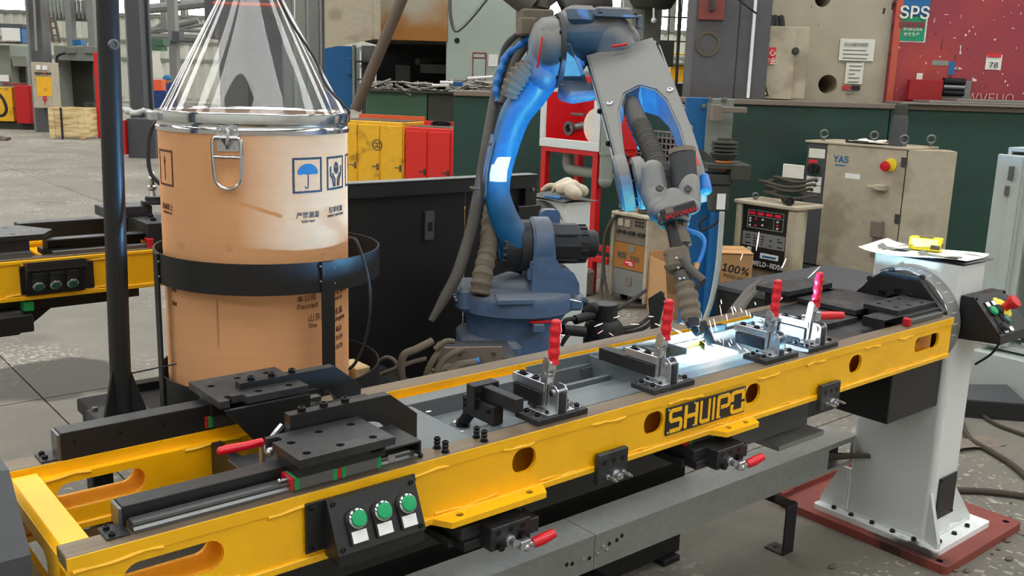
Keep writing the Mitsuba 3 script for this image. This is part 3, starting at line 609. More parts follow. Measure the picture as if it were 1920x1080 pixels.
# ================================================================ equipment behind the welding cell (x, y, z of the cell)
FXm = lambda x: fr((x, 0, 0), (0, -1, 0), (0, 0, 1), (-1, 0, 0))     # polygons / letters on a face that looks towards -x: (u = -y, v = z)
def xf(m, x, y, z): return at(center(m), fr((x, y, z), (0, -1, 0), (0, 0, 1), (-1, 0, 0)))
def xp(x, y0, y1, z0, z1, th=.004, b=.001): return bx(x - th, x, y0, y1, z0, z1, b)
# --- robot controller
k = thing('robot_controller', 'tall cream robot controller cabinet with a red mushroom button and eye bolts', 'cabinet')
add('body', bx(6.95, 7.36, 3.71, 4.57, .12, 1.12, .01), 'greydark', k)
add('door', bx(6.93, 6.95, 3.71, 4.385, .13, 1.12, .006), 'cream', k, 'cream door')
add('door_strip', bx(6.935, 6.95, 4.39, 4.57, .13, 1.12, .004), 'greydark', k, 'dark grey strip')
add('top', bx(6.92, 7.38, 3.69, 4.59, 1.12, 1.14, .006), 'cream', k)
add('side_door', ext([(6.935, 3.70), (7.19, 3.45), (7.37, 3.60), (7.37, 3.71)], .97, fr((0, 0, .15), (1, 0, 0), (0, 1, 0), (0, 0, 1))), 'cream', k, 'cream side door', smooth=False)
add('plinth', bx(6.95, 7.36, 3.72, 4.56, .0, .12, .004), 'greydark', k)
for i in range(5): add('vent_slat', bx(6.935, 6.95, 3.95, 4.4, .02 + i * .02, .03 + i * .02, .001), 'black', k)
add('vent_plate', xp(6.935, 3.96, 4.1, .01, .1), 'greymid', k)
for y, z in ((4.47, 1.14), (3.78, 1.14), (4.2, 1.14), (3.72, 1.14)):
    x = 7.0 if y in (4.47, 3.78) else 7.3
    add('eye_bolt', J(cyl((x, y, z), (x, y, z + .025), .014, n=10), at(trimesh.creation.torus(.03, .009, 20, 8), fr((x, y, z + .055), unit((1, -1, 0)), (0, 0, 1), unit((-1, -1, 0))))), 'steel', k)
add('emergency_stop', J(cyl((6.93, 3.84, .99), (6.885, 3.84, .99), .02), lathe([(0, 0), (.035, 0), (.04, .012), (.035, .028), (0, .032)], (6.89, 3.84, .99), (-1, 0, 0))), 'red', k, 'red mushroom button')
add('button_ring', cyl((6.93, 3.825, 1.0), (6.92, 3.825, 1.0), .05), 'plastyellow', k, 'yellow ring')
add('main_switch', J(xp(6.93, 4.45, 4.54, .86, .98)), 'signgreen', k, 'green and red switch plate')
add('main_switch', J(xp(6.926, 4.46, 4.54, .93, .985)), 'signred', k)
add('switch_knob', J(cyl((6.93, 4.48, .915), (6.885, 4.48, .915), .045), bx(6.86, 6.89, 4.465, 4.495, .87, .96)), 'rubber', k, 'black rotary knob')
for a in ((4.40, 4.55, 1.0, 1.075), (4.41, 4.55, .78, .85), (4.41, 4.55, .72, .775), (4.42, 4.54, .59, .62)): add('name_plate', xp(6.935, *a), 'paper' if a[2] < .75 or a[2] > .9 else 'label', k)
add('lettering', xf(txt('YAS', .05, .002, bold=True), 6.928, 4.25, 1.01), 'signblue', k, 'blue letters')
add('lettering', xp(6.93, 4.21, 4.3, .955, .965, .002), 'signblue', k)
add('sticker', xp(6.93, 4.07, 4.2, .865, .905, .002), 'label', k, 'white sticker')
add('door_handle', J(bx(6.87, 6.93, 3.83, 3.92, .80, .845, .006), bx(6.86, 6.90, 3.9, 3.97, .81, .835, .004)), 'cream', k)
add('connector', J(bx(6.86, 6.93, 3.82, 3.9, .44, .57, .008), cyl((6.9, 3.86, .44), (6.9, 3.87, .36), .025), cyl((6.9, 3.87, .36), (6.9, 3.88, .28), .016)), 'ledge', k, 'grey cable connector')
for z in (1.03, .6): add('hinge', xp(6.93, 3.695, 3.74, z - .035, z + .035, .012), 'machdark', k)
k = thing('thermos_flask', 'grey thermos bottle standing on the cream controller cabinet', 'bottle')
c = (7.02, 3.84, 1.14)
add('body', lathe([(0, 0), (.062, 0), (.065, .02), (.058, .2), (.05, .235), (0, .235)], c), 'greydark', k)
add('cap', lathe([(.046, .236), (.048, .3), (.04, .315), (0, .32)], c), 'machdark', k)
add('rag', J(sheet(10, 8, lambda u, v: np.stack([6.96 + .2 * v, 3.92 + .3 * u, 1.152 + .018 * np.sin(11 * u + 3 * v) * np.sin(7 * v) + .01], -1), .006)), 'paper', label='crumpled pale rag beside the thermos on the controller', cat='rag')
add('stick', cyl((6.95, 4.05, 1.15), (6.98, 4.25, 1.152), .012), 'rubber', label='short dark stick beside the rag on the controller', cat='stick')

# --- welding power source
k = thing('welding_power_source', 'cream welding power source with a black front and red displays', 'power source')
X = 5.9
add('body', bx(X + .02, X + .27, 4.0, 4.39, .06, .70, .02), 'cream', k)
for a, b in ((4.385, 4.435), (3.915, 3.985)): add('front_post', bx(X - .03, X + .1, a, b, .0, .70, .02), 'cream', k)
add('lid', bx(X - .04, X + .30, 3.90, 4.45, .70, .73, .012), 'cream', k)
add('front_panel', bx(X - .005, X + .02, 3.985, 4.385, .23, .70, .004), 'black', k, 'black front panel')
add('lower_front', bx(X + .03, X + .05, 4.0, 4.38, .05, .22, .004), 'greydark', k)
dp = add('display_unit', J(xp(X - .005, 4.02, 4.335, .53, .535, .006), xp(X - .005, 4.02, 4.335, .66, .665, .006), xp(X - .005, 4.02, 4.025, .53, .665, .006), xp(X - .005, 4.33, 4.335, .53, .665, .006), xp(X - .005, 4.1, 4.104, .53, .62, .006), xp(X - .005, 4.02, 4.335, .618, .622, .006)), 'machgrey', k)
for i in range(4): add('digit_display', xp(X - .006, 4.27 - i * .075, 4.325 - i * .075, .63, .652, .003), 'led', dp, 'red lit display')
for y, z, c in ((4.31, .6, 'paper'), (4.31, .58, 'paper'), (4.31, .55, 'paper'), (4.26, .6, 'led'), (4.26, .55, 'led'), (4.2, .6, 'paper'), (4.2, .56, 'paper'), (4.07, .6, 'paper'), (4.07, .575, 'led'), (4.07, .55, 'paper')):
    add('indicator', cyl((X - .004, y, z), (X - .012, y, z), .008, n=10), c, dp)
add('legend_plate', xp(X - .004, 3.995, 4.37, .395, .5, .003), 'greymid', k, 'grey legend plate')
lg = []
for i in range(5):
    for j in range(4):
        if rng.random() < .75: lg.append(xp(X - .007, 4.33 - i * .07 - .04 * rng.random(), 4.34 - i * .07, .41 + j * .02, .42 + j * .02, .001, 0))
add('legend_print', lg, 'inkblack', k)
add('outlet', xp(X - .004, 4.33, 4.375, .33, .39, .01), 'rubber', k)
add('breaker', xp(X - .004, 4.28, 4.31, .32, .385, .02), 'paper', k)
add('name_plate', xp(X - .004, 4.04, 4.2, .315, .355, .003), 'label', k, 'white name plate')
add('name_plate', xp(X - .007, 4.06, 4.18, .325, .34, .002), 'signblue', k)
add('lettering', xf(txt('MOTOWELD-RD500', .034, .002, bold=True), X - .006, 4.185, .272), 'label', k, 'white lettering')
add('eye_bolt', J(at(trimesh.creation.torus(.02, .007, 18, 8), fr((X + .06, 4.33, .76), unit((1, -1, 0)), (0, 0, 1), unit((-1, -1, 0)))), cyl((X + .06, 4.33, .73), (X + .06, 4.33, .745), .012)), 'steel', k)
c = (6.0, 4.0, .73)
k = thing('torch_cable_coil', 'coil of brown cables with a black nozzle on the welding power source', 'cable')
for i, (dx, dy, dz, s) in enumerate(((0, 0, .04, 1), (.03, .04, .08, .9), (-.02, .02, .12, 1.05), (.05, .0, .15, .8))):
    add('cable', tube([(6.1 + dx + .16 * s * math.cos(t), 4.13 + dy + .2 * s * math.sin(t), .745 + dz + .012 * math.sin(3 * t)) for t in np.linspace(0, 5.4, 12)], .012, 6), 'cable', k)
add('nozzle', J(cyl((6.0, 4.1, .76), (5.88, 3.98, .765), .03), lathe([(.03, 0), (.034, .02), (.026, .025), (.018, .0)], (5.89, 3.99, .765), (-.7, -.7, 0))), 'rubber', k, 'black nozzle')
add('instruction_booklet', bx(6.14, 6.15, 4.06, 4.24, .90, 1.0, .002), 'paper', label='paper sheet leaning behind the cable coil', cat='paper', smooth=False)

# --- the old welding machine and the cartons
k = thing('arc_welder', 'old rusty cream arc welding machine lettered KR 350', 'welding machine')
X = 4.95
add('body', bx(X + .02, X + .62, 4.46, 4.79, .06, .63, .01), 'cream', k)
add('lid', bx(X - .02, X + .64, 4.44, 4.81, .63, .655, .008), 'cream', k)
for y in (4.445, 4.785): add('front_post', bx(X - .015, X + .04, y, y + .03, .03, .63, .006), 'cream', k)
add('front_panel', xp(X + .02, 4.475, 4.785, .44, .62, .012), 'ledge', k, 'grey brown gauge panel')
add('front_panel', xp(X + .02, 4.475, 4.785, .25, .435, .016), 'brownpipe', k, 'rusty lower panel')
scene[k + '__front_panel_001']['bsdf'] = {'type': 'ref', 'id': 'mat_rustpanel'}
add('front_panel', xp(X + .02, 4.475, 4.785, .06, .245, .012), 'greymid', k, 'grey bottom panel')
for y in (4.73, 4.66): add('gauge', J(xp(X + .008, y - .025, y + .025, .555, .605, .012)), 'cream', k)
for y in (4.58, 4.55, 4.52):
    for z in (.6, .575): add('button', cyl((X + .008, y, z), (X - .005, y, z), .008, n=10), 'machdark', k)
for y in (4.74, 4.69, 4.635, 4.6, 4.54, 4.51): add('knob', J(cyl((X + .008, y, .515), (X - .015, y, .515), .014, n=12), bx(X - .022, X - .012, y - .003, y + .003, .503, .527)), 'machdark', k)
add('emblem', xf(ext(circ(0, 0, .03), .002), X + .002, 4.61, .405), 'greymid', k)
add('lettering', xf(txt('KR', .045, .002, bold=True), X + .002, 4.70, .345), 'greydark', k, 'grey lettering')
add('lettering', xf(txt('350', .035, .002), X + .002, 4.58, .335), 'greydark', k)
add('notice', xp(X + .004, 4.58, 4.68, .275, .315, .003), 'signred', k, 'red notice')
add('notice', J(xp(X, 4.60, 4.66, .298, .306, .002), xp(X, 4.59, 4.63, .284, .292, .002)), 'label', k)
add('notice', xp(X + .006, 4.6, 4.66, .13, .2, .003), 'ledge', k)
for y in (4.5, 4.75):
    for x in (5.05, 5.5): add('caster', J(cyl((x, y - .012, .03), (x, y + .012, .03), .03), bx(x - .02, x + .02, y - .02, y + .02, .05, .065)), 'rubber', k)
k = thing('welding_cable', 'dark welding cable coiled on the old welding machine and hanging down its front', 'cable')
for i in range(4): add('coil', tube([(5.12 + .05 * i * .3 + .13 * math.cos(t), 4.56 + .1 * math.sin(t), .67 + .018 * i) for t in np.linspace(0, 6.0, 12)], .011, 6), 'cable', k)
add('lead', tube([(5.05, 4.66, .70), (4.96, 4.74, .66), (4.90, 4.82, .50), (4.90, 4.83, .25), (4.88, 4.76, .08), (4.84, 4.66, .025), (4.80, 4.55, .02), (4.95, 4.45, .02)], .014, 6), 'cable', k)
add('lead', tube([(5.05, 4.68, .70), (4.97, 4.77, .64), (4.92, 4.84, .48), (4.92, 4.85, .2), (4.86, 4.8, .05), (4.7, 4.6, .02), (4.55, 4.4, .02), (4.3, 4.15, .02), (4.0, 3.9, .02)], .014, 6), 'cable', k)
k = thing('carton', 'closed brown carton printed 100% beside the welding power source', 'box')
M = BG @ fr((1.402,6.550,0.097), (1, 0, 0), (0, 1, 0), (0, 0, 1)); z0 = (1.387,6.550,0.097)[2]
M[2, 3] = 0
add('body', bx(-.02, .26, 0, .3, 0, .42, .006), 'kraft', k, M=M)
for t_ in (at(center(txt('100%', .05, .001, bold=True)), fr((.145, -.003, .31), (.98, 0, -.19), (.19, 0, .98), (0, -1, 0))), at(center(txt('FOOD GRADE', .022, .001)), fr((.16, -.003, .25), (.98, 0, -.19), (.19, 0, .98), (0, -1, 0))), at(center(txt('III III', .04, .001)), fr((.15, -.003, .19), (.98, 0, -.19), (.19, 0, .98), (0, -1, 0)))): add('print', t_, 'inkblack', k, 'black print', M=M)
add('flap', J(bx(-.02, .26, -.01, .14, .42, .426), bx(-.02, .26, .16, .3, .42, .426)), 'kraft', k, M=M)
k = thing('carton', 'torn open brown carton between the old welder and the blue post', 'box')
q = (1.038,6.300,0.289); M = BG @ fr((q[0], 6.3, 0), unit((1, .3, 0)), unit((-.3, 1, 0)), (0, 0, 1))
add('body', J(bx(0, .006, 0, .3, .0, .38), bx(0, .26, .3, .306, 0, .42), bx(.255, .261, 0, .3, 0, .40), bx(0, .26, 0, .3, 0, .006), bx(0, .26, -.006, 0, 0, .18)), 'kraft', k, M=M)
add('flap', J(hull([(0, 0, .18), (.26, 0, .16), (.25, -.12, .30), (-.06, -.08, .36), (0, -.006, .18), (.26, -.006, .16), (.25, -.126, .30), (-.06, -.086, .36)])), 'kraft', k, 'torn flap', M=M)
add('inner_sheet', bx(.03, .2, .1, .104, .1, .5), 'kraft', k, M=M)
add('pallet', bx(5.05, 5.7, 3.6, 4.15, .0, .035, .004), 'machdark', label='dark pallet plate lying on the floor near the cartons', cat='pallet')

# --- red washing frame
k = thing('red_stand', 'red steel stand holding a red box with a white rim', 'stand')
X = 5.55
SC_ = np.diag([.90, .90, .90, 1.]); SC_[2, 3] = 1.55 * .10; ZF = 1.55 - 1.55 / .90      # the stand in its own, larger scale
legs = ((X, 6.235), (X, 5.60), (X + .4, 6.235), (X + .4, 5.60))
for x, y in legs: add('leg', bx(x - .03, x + .03, y - .03, y + .03, ZF, 1.0, .004), 'red', k, M=SC_)
for b_ in ((X - .03, X + .43, 5.57, 5.63, .96, 1.01), (X - .03, X + .43, 6.2, 6.26, .96, 1.01), (X - .03, X + .03, 5.57, 6.26, .96, 1.01), (X - .03, X + .03, 5.4, 5.62, .1, .15), (X + .37, X + .43, 5.57, 6.26, .1, .15)): add('rail', bx(*b_, .003), 'red', k, M=SC_)
bk = add('box', J(bx(X - .02, X + .42, 5.55, 5.6, 1.01, 1.46, .004), bx(X - .02, X + .42, 6.22, 6.27, 1.01, 1.46, .004), bx(X + .38, X + .42, 5.55, 6.27, 1.01, 1.6, .004), bx(X - .02, X + .42, 5.55, 6.27, 1.01, 1.05, .004)), 'red', k, M=SC_)
add('rim', J(xp(X - .02, 5.55, 6.28, 1.0, 1.075, .02, .004), xp(X - .02, 5.55, 5.63, 1.075, 1.44, .02, .004), xp(X - .02, 6.215, 6.28, 1.075, 1.44, .02, .004)), 'white', bk, 'white rim', M=SC_)
add('nozzle', J(lathe([(.03, 0), (.03, .1), (.06, .1), (.06, .13), (.035, .13), (.03, .06)], (X + .2, 6.04, 1.16), (-1, 0, 0)), cyl((X + .1, 6.04, 1.16), (X + .2, 5.9, 1.2), .035), bx(X + .1, X + .14, 5.9, 6.05, 1.27, 1.29)), 'steel', bk, 'grey pipe nozzle', M=SC_)
add('disc', lathe([(0, .02), (.03, .03), (.04, .015), (.08, .02), (.085, .008), (.12, .014), (.125, 0), (.15, .004), (.15, -.01), (0, -.01)], (X + .12, 5.75, 1.19), (-1, 0, 0), 32), 'paper', bk, 'white ribbed disc', M=SC_)
k = thing('drain_pipe', 'grey drain pipe bending under the red box of the stand', 'pipe')
add('run', J(tube([(X + .1, 6.06, 1.0), (X + .1, 6.06, .86), (X + .1, 6.03, .82), (X + .1, 5.97, .81), (X + .1, 5.6, .80), (X + .05, 5.52, .79)], .045, 12)), 'machgrey', k, M=SC_)
add('riser', J(cyl((X, 5.50, .76), (X, 5.50, 1.46), .052), ball((X, 5.50, .77), .056), cyl((X, 5.5, .98), (X, 5.5, 1.0), .06)), 'machgrey', k, M=SC_)
SR_ = np.diag([.88, .88, .88, 1.]); SR_[2, 3] = 1.55 * .12; ZR = 1.55 - 1.55 / .88
k = thing('wire_rack', 'dark rack with baskets and bins behind the red stand', 'rack')
add('mesh', [cyl((6.3, y, .75), (6.3, y, 1.15), .008, n=5) for y in np.linspace(5.2, 6.3, 24)] + [cyl((6.3, 5.2, z), (6.3, 6.3, z), .008, n=5) for z in np.linspace(.75, 1.15, 9)], 'greymid', k, kind='stuff', M=SR_)
add('backing', bx(6.4, 6.45, 5.2, 6.0, .3, 1.1), 'recess', k, M=SR_)
add('shelf', J(bx(5.98, 6.4, 5.1, 5.75, .70, .73), bx(5.98, 6.4, 5.1, 5.75, .50, .53), bx(6.0, 6.4, 4.95, 5.6, .42, .45)), 'machgrey', k, M=SR_)
add('bin', J(bx(6.0, 6.3, 5.35, 5.6, .73, .82, .01)), 'red', k, 'red bin', M=SR_)
add('bin', J(cyl((6.05, 5.45, .53), (6.05, 5.45, .68), .08), bx(6.0, 6.3, 5.1, 5.3, .53, .64, .01)), 'rubber', k, M=SR_)
add('leg', J(bx(6.0, 6.03, 5.12, 5.15, ZR, .7), bx(6.35, 6.38, 5.12, 5.15, ZR, .7), bx(6.0, 6.03, 5.7, 5.73, ZR, .7)), 'greymid', k, M=SR_)
k = thing('motor_block', 'small grey concrete block beside the old welding machine', 'block')
add('body', bx(4.75, 4.95, 4.95, 5.2, 0, .2, .02), 'ledge', k)

# --- blue post machine behind the wrist
k = thing('wire_cutter_post', 'blue and grey post machine with a drive motor behind the robot wrist', 'machine')
D = 5.9
P, Q = (1.017,5.900,1.478), (1.166,5.900,1.106)
add('blue_panel', bx(P[0], Q[0], D, D + .05, .9, P[2], .004), 'postblue', k, M=BG)
P, Q = (1.142,5.900,1.476), (1.301,5.900,1.159)
add('grey_plate', bx(P[0], Q[0], D - .01, D + .05, Q[2] - .05, P[2], .004), 'machgrey', k, M=BG)
P, Q = (1.079,5.900,1.136), (1.273,5.900,0.103)
add('post', bx(P[0], Q[0], D, D + .16, 0, P[2] + .2, .01), 'postblue', k, M=BG)
add('tube', cyl((Q[0] - .03, D - .03, .05), (Q[0] - .03, D - .03, (1.198,5.900,0.846)[2]), .045), 'postblue', k, 'lighter blue tube', M=BG)
P, Q = (1.148,5.800,1.431), (1.350,5.800,1.397)
add('clamp_arm', J(bx(P[0], Q[0], 5.75, 5.82, Q[2], P[2], .004), bx(P[0], P[0] + .05, 5.74, 5.83, Q[2] - .05, P[2] + .01, .003)), 'ledge', k, 'rusty clamp arm', M=BG)
for x, y in ((1332, 179), (1359, 179), (1322, 192)): stud(k, ((1.151,5.870,1.492)[0] + (x - 1332) * .0033, 5.88, 1.47 - (y - 179) * .0033), (0, -1, 0), .014, HEX['steel'], base=BG)
P, Q = (1.110,5.700,1.177), (1.360,5.700,1.034)
add('bracket', J(bx(P[0], Q[0], 5.6, 5.9, P[2] - .10, P[2] - .07, .003), bx(Q[0] - .11, Q[0], 5.58, 5.9, P[2] - .16, P[2] - .07, .004), hull([(P[0], 5.9, P[2]), (P[0], 5.9, P[2] - .09), (P[0] + .12, 5.6, P[2] - .09), (P[0] + .004, 5.9, P[2]), (P[0] + .004, 5.9, P[2] - .09), (P[0] + .124, 5.6, P[2] - .09)])), 'machdark', k, M=BG)
q = (1.223,5.650,1.113)
add('bellows', lathe([(.06, .0), (.085, .035), (.05, .045), (.075, .05), (.075, .062), (.06, .066), (.078, .072), (.078, .084), (.06, .088), (.075, .094), (.075, .104), (.045, .11), (.045, .125), (0, .125)], (q[0], 5.7, q[2] + .015)), 'machdark', k, 'dark rubber bellows', M=BG)
add('bush', lathe([(.045, -.05), (.052, -.02), (.045, -.015), (.052, 0), (.045, .02)], (q[0], 5.7, q[2])), 'copper', k, 'copper bush', M=BG)
P, Q = (1.151,5.700,1.044), (1.269,5.700,0.825)
add('motor', J(bx(P[0] - .04, Q[0], 5.62, 5.74, P[2] - .06, P[2], .006), bx(P[0], Q[0] - .01, 5.63, 5.73, Q[2], P[2] - .06, .008)), 'machdark', k, M=BG)
add('name_plate', pl((1.186,5.630,0.933), (1.237,5.630,0.840)), 'label', k, 'white label', M=BG)
add('cream_strip', pb((1.137,5.750,1.102), (1.233,5.750,1.048), .05), 'cream', k, M=BG)
add('air_line', tube([(1.216,5.600,0.831), (1.217,5.600,0.727), (1.215,5.600,0.503), (1.195,5.600,0.308), (1.163,5.600,0.176)], .016, 8), 'bluefilm', k, 'pale blue air line', M=BG)
scene[k + '__air_line']['bsdf'] = {'type': 'ref', 'id': 'mat_doorgrey'}
add('cable', tube([(1.147,5.700,0.789), (1.109,5.700,0.747), (1.131,5.700,0.702), (1.198,5.700,0.743), (1.234,5.700,0.783)], .008, 6), 'rubber', k, M=BG)

# --- open grey enclosure at the right
k = thing('grey_enclosure', 'tall pale grey enclosure with an open door at the right edge', 'enclosure')
X = 5.07
add('door', bx(X - .02, X + .005, 2.075, 2.215, .26, 1.255, .006), 'doorgrey', k, 'open door')
add('door_edge', bx(X - .028, X - .02, 2.085, 2.135, .27, 1.25, .003), 'doorgrey', k)
add('latch', J(bx(X - .05, X - .02, 2.12, 2.14, 1.13, 1.2), bx(X - .04, X - .02, 2.13, 2.15, 1.05, 1.1)), 'steel', k)
add('body', J(bx(X + .01, X + .5, 2.16, 2.18, .25, 1.29, .003), bx(X + .01, X + .5, 1.3, 1.32, .25, 1.29), bx(X + .48, X + .5, 1.3, 2.18, .25, 1.29), bx(X + .01, X + .5, 1.3, 2.18, 1.27, 1.29), bx(X + .01, X + .5, 1.3, 2.18, .25, .27)), 'doorgrey', k)
add('frame', bx(X, X + .02, 2.04, 2.08, .27, 1.27), 'doorgrey', k)
add('fan_unit', bx(X + .02, X + .3, 1.8, 2.08, 1.10, 1.22, .006), 'rubber', k, 'black fan unit')
add('plinth', bx(X - .04, X + .52, 1.25, 2.2, 0, .235, .012), 'doorgrey', k)
add('wire_duct', J([bx(X + .3, X + .36, 1.95, 2.02, .42 + .035 * i, .44 + .035 * i) for i in range(18)]), 'greenbase', k, 'slotted wire duct')
wr = [tube([(X + .1 + .2 * rng.random(), 2.1 - .5 * rng.random(), .27 + .05 * rng.random()) for _ in range(5)], .012, 6) for _ in range(10)]
add('wiring', wr, 'paper', k, 'loose wires', kind='stuff')
add('wiring', [tube([(X + .1 + .2 * rng.random(), 2.1 - .5 * rng.random(), .27 + .05 * rng.random()) for _ in range(5)], .01, 6) for _ in range(6)], 'greenbase', k, kind='stuff')
k = thing('foot_platform', 'low black step box on the floor at the right edge', 'step')
add('top', hull([(4.60, 2.0, .09), (4.60, 2.0, .0), (4.78, 1.80, .09), (4.78, 1.80, 0), (5.02, 2.0, .09), (5.02, 2.0, 0), (4.82, 2.14, .09), (4.82, 2.14, 0)]), 'greydark', k, smooth=False)
add('rim', hull([(4.59, 2.0, .085), (4.59, 2.0, .0), (4.78, 1.79, .085), (4.78, 1.79, 0), (5.03, 2.0, .085), (5.03, 2.0, 0), (4.82, 2.15, .085), (4.82, 2.15, 0)]), 'rubber', k, smooth=False)
for i, (pp, r, l) in enumerate((([(4.75, 2.15, .02), (4.5, 1.98, .014), (4.28, 1.83, .014), (4.2, 1.7, .014), (4.1, 1.55, .014), (3.9, 1.35, .014)], .013, 'brown cable on the floor, the middle one right of the white column'), ([(4.9, 2.2, .02), (4.62, 1.9, .012), (4.55, 1.7, .012), (4.5, 1.5, .012)], .009, 'thin brown cable on the floor beside the black step box'), ([(3.62, 1.62, .012), (3.75, 1.5, .014), (3.85, 1.35, .014), (3.9, 1.2, .014)], .013, 'brown cable on the floor nearest to the red base plate'))):
    add('floor_cable', tube(pp, r, 8), 'cable', label=l, cat='cable')
add('floor_debris', [ball((x, y, .004), rng.uniform(.004, .012), 1, (1.6, 1, .5)) for x, y in [(2.55 + 1.2 * rng.random(), 1.05 + .5 * rng.random()) for _ in range(26)] + [(3.3 + .3 * rng.random(), 1.9 - .9 * rng.random()) for _ in range(8)]], 'brownpipe', label='dark crumbs of slag scattered on the floor before the red plate', cat='debris', kind='stuff')
add('paper_scrap', sheet(6, 6, lambda u, v: np.stack([4.05 + .32 * u, 1.80 + .12 * v - .1 * u, .012 + .012 * np.sin(6 * u) * np.cos(5 * v)], -1), .002), 'ledge', label='trodden brown paper scrap on the floor beside the cable', cat='scrap')

# ================================================================ the welding fixture in front
Y0, Y1, ZT, ZB = 1.350, 1.775, .869, .744
k = thing('fixture_frame', 'long yellow box frame with oblong holes carrying the clamps and the workpiece', 'fixture frame')
slots = [rrect(.40, .555, .782, .832, .024), rrect(1.146, 1.208, .787, .838, .024), rrect(1.524, 1.588, .785, .836, .024), rrect(1.888, 1.947, .785, .836, .024), rrect(2.35, 2.412, .783, .834, .024), rrect(2.705, 2.85, .785, .832, .02)]
web = sbox(.323, ZB + .002, 2.925, ZT - .022)
for s in slots: web = web.difference(s)
def rail(y0, y1):
    return J(ext(web, .008, XZ(y0 + .008)), ext(web, .008, XZ(y1)), bx(.323, 2.925, y0, y1, ZT - .03, ZT - .022, .002), bx(.323, 2.925, y0, y1, ZB, ZB + .008, .002))
def sleeve(s, y0, y1):      # the inside of an oblong hole
    p = np.array(s.exterior.coords)[:-1]; n = len(p); i = np.arange(n); j = (i + 1) % n
    v = np.vstack([np.c_[p[:, 0], np.full(n, y0), p[:, 1]], np.c_[p[:, 0], np.full(n, y1), p[:, 1]]])
    return tm(v, np.vstack([np.stack([i, j, j + n], 1), np.stack([i, j + n, i + n], 1)]))
for y0, y1 in ((Y0 + .002, 1.42), (1.705, Y1)):
    r = add('rail', rail(y0, y1), 'yellow', k, smooth=False)
    for s in (slots[0],): add('hole_sleeve', sleeve(s, y0, y1), 'yellowshade', r, smooth=False)
# weld lips along the top and bottom of the rails
def bead(x0, x1, y, z, r=.004):
    n = max(6, int((x1 - x0) / .02)); x = np.linspace(x0, x1, n)
    return tube(np.c_[x, y + .001 * np.sin(x * 90), z + .0022 * np.sin(x * 47) + .0012 * np.sin(x * 131)], r, 6, 2)
for x0, x1 in ((.33, .46), (.63, .74), (.86, .99), (1.12, 1.2), (1.36, 1.46), (1.60, 1.72), (1.93, 2.02), (2.14, 2.22), (2.42, 2.5), (2.6, 2.68)):
    add('weld_bead', bead(x0, x1, Y0 + .001, ZT - .0235), 'yellow', k); add('weld_bead', bead(x0 + .1, x1 + .12, Y0 + .003, ZB + .012, .003), 'yellow', k)
    add('weld_bead', bead(x0, x1, 1.7045, ZT - .024), 'yellow', k)
# machined bars on the rails, each with a painted edge
for y0, y1, ye in ((Y0, 1.40, Y0), (1.722, Y1, 1.722)):
    add('top_bar', bx(.323, 2.93, y0 + .0006, y1 - .0006, ZT - .022, ZT, .0015), 'bar', k, 'bare machined steel bar')
    add('bar_edge', bx(.3235, 2.9295, ye - (.0008 if ye < 1.6 else .0008), ye + .002, ZT - .0225, ZT - .0012, .0003), 'yellow', k)
add('bottom_lip', bx(.323, 2.92, Y0 - .004, 1.40, ZB - .004, ZB + .010, .002), 'yellow', k)
add('bottom_lip', bx(.323, 2.92, 1.700, 1.73, ZB - .004, ZB + .010, .002), 'yellow', k)
em = ext(sbox(1.39, ZB, 1.712, ZT - .016).difference(rrect(1.46, 1.64, .778, .828, .024)), .008, YZ(.323))
add('end_member', J(em, bx(.331, .374, 1.39, 1.712, ZT - .016, ZT - .0085, .003), at(ext([(0, 0), (.008, 0), (.008, -.008)], .322), fr((.323, 1.39, ZT - .0165), (1, 0, 0), (0, 0, -1), (0, 1, 0))), bx(.366, .374, 1.42, 1.705, ZB, ZT - .012, .002)), 'yellow', k, smooth=25)
add('end_member', bx(2.86, 2.925, 1.42, 1.705, ZB, ZT - .012, .006), 'yellow', k)
for x0, x1 in ((.955, 1.222), (1.755, 1.915)):
    g = sg.Polygon([(x0, 0), (x0 + .02, -.034), (x1 - .02, -.034), (x1, 0)]).buffer(.004).difference(union_all([circ(x0 + .05, -.017, .008), circ(x1 - .045, -.017, .008)]))
    add('lug', ext(g, .012, fr((0, Y0, ZB - .004), (1, 0, 0), (0, 1, 0), (0, 0, 1))), 'yellow', k, 'yellow mounting lug', smooth=False)
    for x in (x0 + .05, x1 - .045): add('lug_bolt', lathe([(.008, 0), (.008, .006), (.004, .006), (.004, .002), (0, .002)], (x, Y0 - .017, ZB - .002), n=12), 'brownpipe', k)
for x0 in (1.37, 2.197):
    b = add('stop_bracket', bx(x0, x0 + .09, Y0 - .016, Y0 - .002, .712, .782, .002), 'oxide', k, 'black bolted stop bracket')
    for i in range(3): add('bolt', FLAT, None, b, M=fr((x0 + .018 + .027 * i, Y0 - .0162, .762), (.006, 0, 0), (0, 0, .006), (0, -.006, 0)))
    for i, (dx, r, L) in enumerate(((.028, .004, .024), (.052, .008, .014), (.075, .004, .022))):
        add('nut', J(cyl((x0 + dx, Y0 - .016, .728), (x0 + dx, Y0 - .016 - L, .728), r), cyl((x0 + dx, Y0 - .016, .728), (x0 + dx, Y0 - .02, .728), r * 1.5), cyl((x0 + dx, Y0 - .016 - L, .728), (x0 + dx, Y0 - .016 - L - .006, .728), r * .6)), 'zinc', b)
for x, y in ((.991, 1.389), (.992, 1.364), (1.085, 1.390), (1.085, 1.366)):
    add('riser_screw', J(lathe([(.0062, 0), (.0062, .006), (.0045, .008), (.0062, .010), (.0062, .013), (.0045, .015), (.0062, .017), (.0062, .021), (.004, .022), (.004, .016), (0, .016)], (x, y, ZT), n=14), cyl((x, y, ZT), (x, y, ZT + .0015), .0085)), 'bolt', k)
